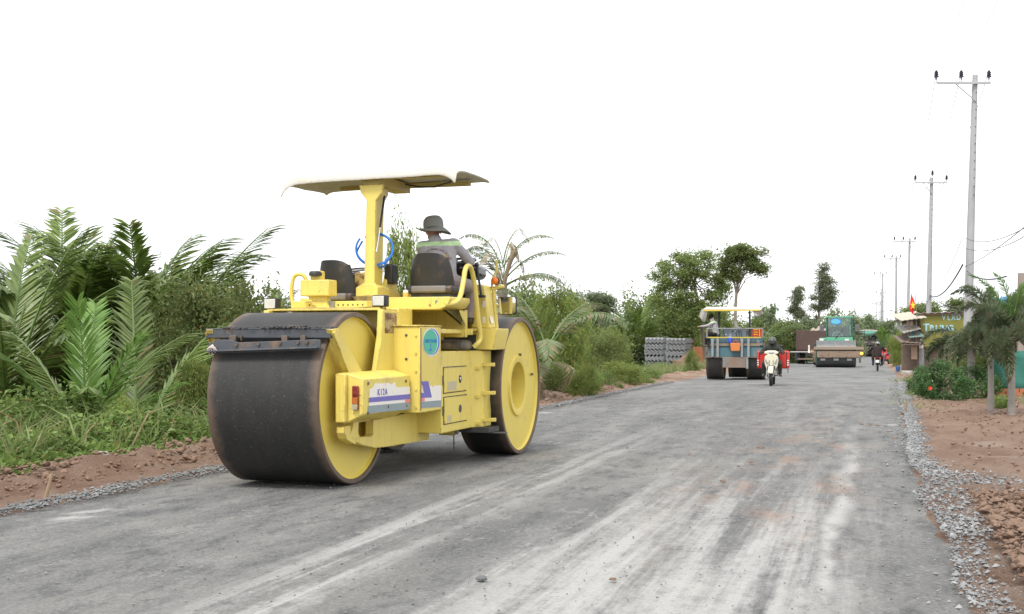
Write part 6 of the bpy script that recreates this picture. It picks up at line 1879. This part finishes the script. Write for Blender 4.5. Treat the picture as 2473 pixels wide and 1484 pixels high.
# ================================================================== POLES AND LINES
M['concrete'] = surf('pole_concrete', (.37, .375, .38), .85, var=.15, vs=2, dirt=(.27, .27, .27), dt=(.5, .75), ds=3, streak=True)
M['insul'] = surf('brown_insulator', (.035, .03, .05), .25, var=.2)
M['galv'] = surf('galvanised_arm', (.42, .43, .45), .5, .3, var=.15)
M['wire'] = surf('grey_wire', (.10, .10, .11), .6)
INS = MB().lathe([(.03, 0), (.03, .08), (.10, .09), (.10, .13), (.05, .14), (.09, .18), (.09, .21), (.05, .22), (.085, .26), (.085, .29), (.045, .30), (.06, .35), (.001, .37)], 14).mesh('insulator', smooth=40)
INS.materials.append(M['insul'])
POLES = []
def pole(px_base, px_top, ytop, Y, label, arm=(-1.9, .65), three=(-1.85, -.78, .62), topins=False, rb=.20, rt=.105):
    b = at(px_base, 900, Y); zb = gz(Y)-.1
    ztop = HC-(ytop-YH)/F*Y
    t_ = thing('utility_pole', label, 'utility pole', (b.x, Y, zb), 0, 'concrete poles along the right of the road')
    lx = (px_top-px_base)/F*Y
    h = ztop-zb
    MB().tube([(0, 0, -.2), (lx*.5, 0, h*.5), (lx, 0, h)], [rb, (rb+rt)/2, rt], 18).build('shaft', M['concrete'], t_, smooth=60)
    za = h-.35
    MB().b2(lx+arm[0], lx+arm[1], -.22, -.13, za-.04, za+.05).build('cross_arm', M['galv'], t_)
    MB().tube([(lx+arm[0]*.55, -.2, za-.03), (lx, -.14, za-.75)], .022, 6).build('arm_brace', M['galv'], t_)
    if topins: MB().tube([(lx+arm[1]*.55, -.2, za-.03), (lx, -.14, za-.75)], .022, 6).build('arm_brace', M['galv'], t_)
    tops = []
    for x in three:
        z = za+.06
        xx = lx+x
        if topins and abs(x) < .3: xx, z = lx, h+.02
        MB().tube([(xx, -.17, za if z < h else h-.05), (xx, -.17, z+.12)], .02, 6).build('insulator_pin', M['galv'], t_)
        mobj('insulator', INS, t_, (xx, -.17, z+.08))
        tops.append(Vector((b.x+xx, Y-.17, zb+z+.42)))
    if Y < 90:
        for k in range(14):
            z = h*(.97-.028*k)
            MB().tube([(lx*z/h+.03, -.10-.09*(1-z/h)-.012, z), (lx*z/h+.03, -.10-.09*(1-z/h)-.03, z)], .020, 6).build('step_hole', M['darkmetal'], t_)
    POLES.append(tops)
    return t_
pole(2334, 2355, 182, 50, 'nearest tall concrete power pole at the right', (-1.58, .55), (-1.62, -.62, .49))
pole(2240, 2250, 430, 82, 'second concrete power pole with an insulator on its tip', (-1.15, .95), (-1.13, .02, .93), True)
pole(2190, 2197, 576, 128, 'third concrete power pole counting from the nearest', (-1.65, .55), (-1.62, -.7, .5))
pole(2164, 2164.5, 619, 165, 'fourth concrete power pole counting from the nearest', (-1.6, .55), (-1.58, -.6, .5), rb=.22)
pole(2131, 2132, 660, 212, 'fifth concrete power pole counting from the nearest', (-1.5, .55), (-1.45, -.5, .5), rb=.22)
pole(2127, 2128, 704, 300, 'sixth concrete power pole, small on the skyline', (-1.2, 1.2), (-1.15, 0, 1.15), True, rb=.22)
pole(2116, 2116, 732, 390, 'left of the last two tiny power poles on the skyline', (-1.2, .7), (-1.15, -.3, .65), rb=.24)
pole(2123, 2123, 734, 392, 'right of the last two tiny power poles on the skyline', (-.7, 1.2), (-.65, .3, 1.15), rb=.24)
def line(a, b, sag, r_, label, group, mat=None, n=14):
    a, b = Vector(a), Vector(b)
    pts = [a.lerp(b, k/n)-Vector((0, 0, sag*4*(k/n)*(1-k/n))) for k in range(n+1)]
    o = MB().tube(pts, r_, 5, cap=False).build('power_line', mat or M['wire'], smooth=0, fix=False)
    return tag(o, label, 'power line', group)
names = ['left', 'middle', 'right']
gl = 'power lines strung between the poles'
near_x = (8.8, 10.0, 13.1)
for k in range(3):
    line(POLES[0][k], (near_x[k], 18, 12.6), .25, .008, names[k]+' overhead line rising from the nearest pole out of the picture', gl)
for i in range(6):
    for k in range(3):
        span = ['first', 'second', 'third', 'fourth', 'fifth', 'sixth'][i]
        line(POLES[i][k], POLES[i+1][k], .55+.1*i, .012+.005*i, f'{names[k]} overhead line in the {span} span of the pole row', gl)
# lower service cables
gl2 = 'service cables near the shop'
bl_ = surf('black_cable', (.05, .06, .10), .6)
cab_ = [((2325, 640, 49.8), (2247, 714, 81.8), .5, .035, 'thick blue black cable sagging from the big pole to the second pole', bl_),
        ((2330, 575, 49.8), (2480, 548, 30), .25, .012, 'upper thin cable running right from the big pole', None),
        ((2332, 600, 49.8), (2490, 562, 30), .25, .012, 'lower thin cable running right from the big pole', None),
        ((2330, 645, 49.8), (2485, 540, 28), .1, .012, 'steep thin cable crossing right of the big pole', None),
        ((2335, 655, 49.8), (2430, 668, 30), .18, .022, 'dark cable drooping into the foxtail palms', bl_),
        ((2322, 580, 49.8), (2245, 700, 81.8), .6, .012, 'thin cable from the big pole down to the second pole', None),
        ((2326, 690, 49.8), (2245, 716, 81.8), .3, .012, 'low thin cable between the big pole and the second pole', None),
        ((2248, 716, 81.8), (2325, 742, 55), .2, .016, 'upper dark wire over the shop roof', bl_),
        ((2248, 720, 81.8), (2318, 750, 55), .2, .016, 'lower dark wire over the shop roof', bl_),
        ((2246, 715, 81.8), (2226, 750, 66), .1, .016, 'short stay wire from the second pole to the flag', bl_),
        ((1905, 760, 130), (2180, 742, 150), .6, .02, 'faint line crossing the road in the distance', None),
        ((1870, 748, 200), (2170, 720, 200), .8, .02, 'fainter higher line crossing the road in the distance', None)]
for a, b, sag, r_, lb, mt in cab_:
    line(at(*a), at(*b), sag, r_, lb, gl2, mt)
wp = thing('utility_pole', 'short brown pole at the right edge behind the palms', 'utility pole', tuple(at(2462, 900, 36))[:2]+(gz(36)-.2,))
MB().tube([(0, 0, 0), (.03, 0, 1.6), (.08, 0, HC-(660-YH)/F*36-gz(36)+.2)], [.15, .13, .12], 14).build('shaft', surf('brown_pole', (.30, .25, .22), .85, var=.2, vs=3), wp, smooth=60)

# ================================================================== SHOP WITH SIGN
YS = 58.0
KS = YS/F
def sp_(px, py, Y=YS): return at(px, py, Y)
M['olive'] = surf('olive_sign', (.20, .195, .035), .6, var=.08, vs=3)
M['signletter'] = flat('pale_blue_letter', (.36, .62, .68), .6)
M['tin'] = surf('corrugated_tin', (.34, .33, .30), .6, .1, var=.3, vs=2, dirt=(.22, .16, .11), dt=(.5, .75), ds=2)
M['oldwood'] = surf('old_planks', (.20, .15, .12), .9, var=.35, vs=6, streak=True, bmp=.3)
sg = thing('sign_board', 'olive green shop sign board with pale blue lettering', 'sign', sp_(2275, 838), 0)
o0 = sp_(2275, 838)
def sx(px): return (px-2275)*KS
def sz(py): return (838-py)*KS
MB().prism([(sx(2220.5), sz(763)), (sx(2352), sz(756)), (sx(2352), sz(838)), (sx(2230), sz(838))], 'y', 0, .06).build('board', M['olive'], sg)
for ch, px, py, s_ in (('V', 2274.5, 773.5, 12.5), ('L', 2287.5, 773.5, 12.5), ('X', 2297, 773.2, 12.5), ('D', 2309, 772.8, 12.5)):
    t = text_mesh(ch, s_*KS*1.42, .004, 'letter', .006); t.materials.append(M['signletter'])
    mobj('letter', t, sg, (sx(px), -.008, sz(py)), (R(90), 0, 0), (.85, 1, 1))
xx = 2229
for ch, wd_, s_ in (('T', 15.5, 18), ('R', 14.5, 14.5), ('U', 14.5, 14.5), ('N', 14.5, 14.5), ('G', 14.5, 14.5)):
    t = text_mesh(ch, s_*KS*1.40, .004, 'letter', .014); t.materials.append(M['signletter'])
    mobj('letter', t, sg, (sx(xx), -.008, sz(800)), (R(90), 0, 0), (1.0, 1, 1))
    xx += wd_
MB().b2(sx(2228), sx(2250), -.05, -.002, sz(807), sz(801.5)).build('nailed_board', M['oldwood'], sg)
shp = thing('shop_shack', 'ramshackle roadside shop with tin awnings behind the sign board', 'shop', (o0.x, YS+.3, gz(YS)), 0)
zz = o0.z-gz(YS)
def h_(py): return sz(py)+zz
MB().b2(sx(2226), sx(2380), 2.6, 2.7, 0, h_(765)).build('back_wall', M['oldwood'], shp)
mbr = MB(); n = 40; vs = []
for i in range(n+1):
    x = sx(2212)+(sx(2385)-sx(2212))*i/n
    z = h_(758)-.0+.12*(i/n)+.025*math.cos(i*1.6)
    vs += [(x, -.5, z), (x, 3.0, z-.35), (x, 3.0, z-.32), (x, -.5, z+.03)]
fs = []
for i in range(n):
    for k in range(4): fs.append((i*4+k, i*4+(k+1) % 4, i*4+4+(k+1) % 4, i*4+4+k))
mbr.add(vs, fs).build('roof', M['tin'], shp, smooth=0)
MB().b2(sx(2212), sx(2385), -.42, -.36, h_(761), h_(757.5)).build('roof_beam', M['oldwood'], shp)
def awning(px0, px1, py0, py1, dep, mat, name='awning'):
    g = MB(); n = 18; vs = []
    for i in range(n+1):
        u_ = i/n
        x = sx(px0)+(sx(px1)-sx(px0))*u_
        z = h_(py0+(py1-py0)*u_)+.015*math.cos(i*2)
        vs += [(x, -.9, z-.12), (x, -.9+dep, z+.2), (x, -.9+dep, z+.22), (x, -.9, z-.10)]
    fs = []
    for i in range(n):
        for k in range(4): fs.append((i*4+k, i*4+(k+1) % 4, i*4+4+(k+1) % 4, i*4+4+k))
    fs += [(0, 3, 2, 1), (n*4, n*4+1, n*4+2, n*4+3)]
    return g.add(vs, fs).build(name, mat, shp, smooth=0)
awning(2165, 2228, 770, 762, 1.6, surf('pale_tin', (.46, .42, .33), .6, var=.25, vs=2))
awning(2171, 2214, 800, 789, 1.2, M['tin'])
awning(2186, 2222, 810, 807, 1.0, surf('green_tin', (.2, .3, .27), .6, var=.2))
awning(2163, 2226, 821, 825, 1.2, M['oldwood'], 'shelf')
awning(2168, 2226, 826, 828, 1.1, M['oldwood'], 'shelf')
for px in (2186, 2190, 2206): MB().tube([(sx(px), -.7, h_(775)), (sx(px)+.02, -.7, h_(830))], .025, 6).build('prop', M['oldwood'], shp)
for k in range(6):
    MB().b2(sx(2214)+k*.16, sx(2214)+k*.16+.13, .2, .24, h_(862), h_(826)).build('plank', M['oldwood'], shp)
for k in range(4):
    MB().b2(sx(2205)+k*.17, sx(2205)+k*.17+.15, .3, .33, h_(808), h_(772)).build('tin_panel', M['tin'], shp)
MB().b2(sx(2198), sx(2212), -.5, -.46, h_(868), h_(828)).build('door_board', surf('brown_board', (.30, .21, .16), .85, var=.2, vs=3), shp)
MB().b2(sx(2197), sx(2207), -.2, .2, h_(793), h_(776)).build('cloth_bundle', surf('beige_cloth', (.5, .42, .32), .9, var=.3), shp, bevel=.05)
MB().b2(sx(2223), sx(2230), -.3, -.1, h_(842), h_(820)).build('white_meter_box', M['decal_white'], shp, bevel=.02)
MB().b2(sx(2226), sx(2380), .3, .34, 0, h_(836)).build('front_wall', M['oldwood'], shp)
MB().tube([(sx(2230), -.05, -.1), (sx(2230), -.05, h_(838))], .12, 12).build('sign_post', M['grey_steel'], shp)
# flag
fl = thing('flag', 'red flag with yellow star on a stick above the shop roof', 'flag', sp_(2215, 760, 57), 0)
KF2 = 57/F
MB().tube([(.0, 0, -.2), (-.10, 0, (760-708)*KF2+.05)], .015, 6).build('flag_stick', M['wood'], fl)
g = MB(); n = 10; vs = []
cor = [(2200.5, 707), (2209.7, 733), (2206, 760), (2197.6, 752)]
q0, q1, q2, q3 = [Vector(((p[0]-2215)*KF2, 0, (760-p[1])*KF2)) for p in ((2201, 707), (2210, 734), (2206, 760), (2197, 751))]
for j in range(n+1):
    for i in range(n+1):
        u_, v_ = i/n, j/n
        p = q0.lerp(q1, u_).lerp(q3.lerp(q2, u_), v_)
        vs.append((p.x, .05*math.sin(u_*7+v_*3), p.z))
fs = [(j*(n+1)+i, j*(n+1)+i+1, (j+1)*(n+1)+i+1, (j+1)*(n+1)+i) for j in range(n) for i in range(n)]
fc = g.add(vs, fs).build('flag_cloth', flat('flag_red', (.72, .02, .012), .7), fl, smooth=60, fix=False)
fc.modifiers.new('s', 'SOLIDIFY').thickness = .006
cs_ = (q0+q1+q2+q3)/4
stp = []
for k in range(10):
    a = math.pi/2+k*math.pi/5; rr = .17 if k % 2 == 0 else .068
    stp.append((cs_.x+rr*math.cos(a)*.75, cs_.z+rr*math.sin(a)*1.25))
MB().prism(stp, 'y', -.075, -.065).build('star', flat('star_yellow', (.85, .62, .02), .6), fl, smooth=0)
# small things in front of the shop
bt = thing('plastic_drum', 'bright green plastic drum standing in front of the shop', 'drum', gp(2206, 897))
hb = 41*gp(2206, 897).y/F; rb_ = 10.5*gp(2206, 897).y/F
pr = [(.001, 0), (rb_*.97, 0)]
for k in range(1, 8): pr += [(rb_, hb*k/8-.02), (rb_*1.04, hb*k/8), (rb_, hb*k/8+.02)]
pr += [(rb_*.97, hb), (.001, hb)]
MB().lathe(pr, 24).build('drum_body', surf('green_plastic', (.06, .46, .17), .45, var=.1), bt, smooth=50)
o = MB().b2(-.26, .26, -.2, .2, 0, .28).build('blue_crate', flat('blue_plastic2', (.03, .10, .32), .5), bevel=.03); o.location = gp(2178, 898)
tag(o, 'small blue plastic crate on the ground near the green drum', 'crate')
o = MB().lathe([(.001, 0), (.16, 0), (.2, .3), (.22, .3), (.22, .34), (.001, .34)], 18).build('flower_pot', flat('red_pot', (.35, .04, .06), .6)); o.location = gp(2163, 884)
tag(o, 'dark red flower pot at the roadside under the feathery bush', 'pot')
o = MB().b2(-.45, .5, -.5, .5, -.05, .16).build('concrete_slab', surf('slab_concrete', (.42, .40, .36), .9, var=.15), bevel=.02); o.location = gp(2205, 905)
tag(o, 'low concrete slab in front of the green drum', 'slab')
for px, py, hgt, lb in ((2175, 908, .5, 'short wooden stake at the road edge near the blue crate'), (2186, 1000, .22, 'tiny wooden stake at the edge of the right gravel')):
    o = MB().tube([(0, 0, -.05), (.01, 0, hgt)], .028, 6).build('wooden_stake', M['wood']); o.location = gp(px, py); tag(o, lb, 'stake')
o = MB().b2(-.3, .3, -.03, .03, .3, 1.3).b2(-.03, .03, -.02, .02, 0, .3).build('notice_board', surf('pale_notice', (.5, .5, .38), .7, var=.2, vs=6)); o.location = gp(2143, 872)
tag(o, 'pale notice board standing behind the parked red motorbike', 'notice board')

# ================================================================== RIGHT HAND PLANTS
M['palmtrunk'] = surf('grey_palm_trunk', (.29, .265, .24), .9, var=.2, vs=5, bmp=.3)
def foxtail(px, py, ytop, label, fr, r_=.075, lean=0):
    P = gp(px, py, -.03)
    ht_ = (py-ytop)/F*P.y
    t_ = palm('foxtail_palm', label, P, [(m, az, tl, ln, ht_+hb) for m, az, tl, ln, hb in fr], group='foxtail palms at the right')
    prf = []
    nz = 14
    for k in range(nz):
        z0 = ht_*k/nz
        prf += [(r_*(1.25-.35*k/nz), z0), (r_*(1.22-.35*k/nz), z0+ht_/nz*.9), (r_*(1.12-.35*k/nz), z0+ht_/nz*.93), (r_*(1.12-.35*k/nz), z0+ht_/nz*.99)]
    prf.append((r_*.5, ht_+.25))
    MB().lathe(prf, 16).build('trunk', M['palmtrunk'], t_, smooth=40)
    return t_
def fanf(n, L, seed, lo=25, hi=85):
    rnd = random.Random(seed)
    return [(FOX[rnd.randrange(3)], k*360/n+rnd.uniform(-14, 14), rnd.uniform(lo, hi), L*rnd.uniform(.85, 1.15), rnd.uniform(-.2, .08)) for k in range(n)]
foxtail(2345, 966, 822, 'foxtail palm with drooping fronds before the shop sign, leftmost of three', fanf(13, 1.2, 1, 55, 92)+[(FOX[1], 78, 56, 1.35, 0), (FOX[2], 95, 66, 1.4, -.1)], .085)
foxtail(2393, 1002, 795, 'foxtail palm with banded trunk in the middle of three', fanf(13, 1.0, 2, 50, 92)+[(FOX[0], 50, 8, 1.0, .15), (FOX[1], 85, 24, .75, .1), (FOX[0], -20, 16, 1.1, .1), (FOX[2], 180, 88, 1.4, -.2), (FOX[1], 60, 12, 1.1, .1)], .048)
foxtail(2443, 1006, 805, 'foxtail palm with fresh green spear, rightmost of three', fanf(12, 1.25, 3, 25, 85)+[(FOXG[0], 60, 14, 1.4, 0), (FOXG[0], 20, 4, 1.2, .1), (FOXG[0], -40, 22, 1.3, .05), (FOX[1], -30, 40, 1.6, .1)], .055)
hb1 = shrub('hib', 2275, 27, 846, 140, 'dense dark hibiscus hedge with red flowers right of the green drum', 'hibiscus_bush', 'bush', 'hibiscus bushes', dz=-.1)
hb2 = shrub('hib', 2225, 31, 862, 70, 'low hibiscus bush at the left end of the hedge', 'hibiscus_bush', 'bush', 'hibiscus bushes', dz=-.1)
hb3 = shrub('hib', 2355, 28.5, 862, 130, 'hibiscus bush behind the trunks of the foxtail palms', 'hibiscus_bush', 'bush', 'hibiscus bushes', dz=-.1)
shrub('weed', 2418, 24.5, 930, 60, 'bright green low bush between two foxtail trunks', 'low_bush', 'bush', dz=-.05)
FLW = MB()
for k in range(5):
    a = k*2*math.pi/5
    FLW.add([(0, 0, 0), (.03*math.cos(a-.5), .03*math.sin(a-.5), .012), (.05*math.cos(a), .05*math.sin(a), .02), (.03*math.cos(a+.5), .03*math.sin(a+.5), .012)], [(0, 1, 2), (0, 2, 3)])
FLW.tube([(0, 0, 0), (0, 0, .05)], .005, 5)
FLM = FLW.mesh('flower', fix=False, smooth=0); FLM.materials.append(flat('red_petal', (.70, .03, .02), .6))
inv = hb1.matrix_basis.inverted() if False else None
for px, py, rt_ in ((2246, 939, hb1), (2291, 838, hb3)):
    Yf = rt_.location.y-1.15
    wpos = at(px, py, Yf)
    Mi = (Matrix.Translation(rt_.location) @ Matrix.Rotation(rt_.rotation_euler.z, 4, 'Z')).inverted()
    f_ = mobj('flower', FLM, rt_, Mi @ wpos, (R(70), 0, -rt_.rotation_euler.z), 1.0)
for a in [('light', 2172, 74, 800, 50, 'feathery light green bush by the road before the shop awnings'),
          ('light', 2158, 86, 812, 40, 'smaller feathery bush further along behind the first one'),
          ('hib', 2145, 100, 800, 40, 'leafy bush by the road behind the notice board'),
          ('mid', 2400, 42, 770, 160, 'dark bush filling the space behind the foxtail palms'),
          ('mid', 2470, 40, 740, 120, 'dark bush behind the rightmost foxtail palm'),
          ('mid', 2345, 46, 800, 90, 'shaded bush beside the shop under the palm fronds'),
          ('far', 2210, 120, 755, 80, 'pale bush on the skyline left of the mango tree'),
          ('far', 2380, 95, 745, 160, 'pale bush on the skyline right of the big pole')]:
    shrub(*a[:5], a[5], group='bushes on the right', dz=-.1)
# banana plant: broad torn leaves
BAN = []
g = MB(); n = 10; vs = []
for i in range(n+1):
    t = i/n; y = .9*t**1.5; z = 1.5*t-.45*t*t
    wd_ = .26*math.sin(math.pi*min(1, t*.95+.05))**.7
    vs += [(-wd_, y, z+.10*wd_), (0, y, z-.03), (wd_, y, z+.10*wd_)]
fs = [(i*3+k, i*3+k+1, i*3+k+4, i*3+k+3) for i in range(n) for k in range(2)]
g.add(vs, fs); BANM = g.mesh('banana_leaf', fix=False, smooth=60); BANM.materials.append(leafmat('banana_leaves', (.10, .20, .04), (.18, .28, .07), .4, .4))
for px, Y, top, lb in ((2132, 110, 785, 'banana plant with upright leaves behind the far roller'), (2148, 104, 800, 'broad banana plant nearer the shop side of the road')):
    P = at(px, 900, Y)
    t_ = thing('banana_plant', lb, 'banana plant', (P.x, Y, gz(Y)-.1), 0, 'banana plants')
    hh_ = HC-(top-YH)/F*Y-gz(Y)
    MB().tube([(0, 0, 0), (0, 0, hh_*.55)], [.14, .09], 10).build('stem', M['rachis'], t_)
    for k in range(9): mobj('banana_leaf', BANM, t_, (0, 0, hh_*.5), (R(random.uniform(-5, -50)*-1), 0, k*.75), hh_*.36)
# green net fence on a brick footing at the right edge
nf = thing('net_fence', 'green shade net fence on a low brick footing at the right edge', 'fence', tuple(at(2395, 950, 29))[:2]+(gz(29),), R(-8))
m_, nt_, b_n = newmat('green_shade_net')
tc_ = N(nt_, 'TexCoord')
c_ = mixc(nt_, noise_(nt_, tc_.outputs['Object'], 3, 4), (.018, .115, .09), (.04, .18, .14))
nt_.links.new(c_, b_n.inputs['Base Color']); b_n.inputs['Roughness'].default_value = .8
g = MB(); n = 30; vs = []
for i in range(n+1):
    x = 3.2*i/n
    for k in range(6): vs.append((x, .05*math.sin(i*.9+k)+.03*k, .22+.9*k/5))
fs = [(i*6+k, i*6+k+1, i*6+k+7, i*6+k+6) for i in range(n) for k in range(5)]
q = g.add(vs, fs).build('net', m_, nf, smooth=60, fix=False); q.modifiers.new('s', 'SOLIDIFY').thickness = .01
for k in range(4): MB().tube([(.02+k*1.05, .08, 0), (.02+k*1.05, .1, 1.2)], .04, 8).build('post', M['wood'], nf)
for k in range(16):
    for r2_ in range(3):
        mobj('brick', BRKM, nf, (.1+k*.2+(.1 if r2_ % 2 else 0), -.02, r2_*.083), (0, 0, random.uniform(-.03, .03)))
bt = thing('blue_tank', 'blue plastic sheet roof glimpsed behind the foxtail palms', 'roof sheet', at(2440, 745, 45))
MB().prism([(-.9, -.2), (.9, -.1), (.8, .35), (.1, .45), (-.7, .25)], 'y', 0, .9).build('sheet', surf('blue_sheet', (.03, .25, .50), .5, var=.2), bt, bevel=.08)
bt.name = 'blue_roof_sheet'
# right shoulder tufts
p = []
rg = np.random.default_rng(9)
for (px, py, n_, sp) in ((2203, 925, 260, .3), (2440, 975, 260, .6), (2215, 960, 110, .25), (2460, 960, 220, .7), (2230, 990, 60, .3)):
    P = gp(px, py)
    q = rg.normal(size=(n_, 3))*np.array([sp, sp*2.0, .05])+np.array(P)+np.array([0, 0, .06])
    p.append(q)
p = np.concatenate(p)
kind(mobj('shoulder_weeds', leaves('shoulder_weeds', p, LM['grass'], .10, .02, 77, up=.2, droop=-.8)), 'stuff')
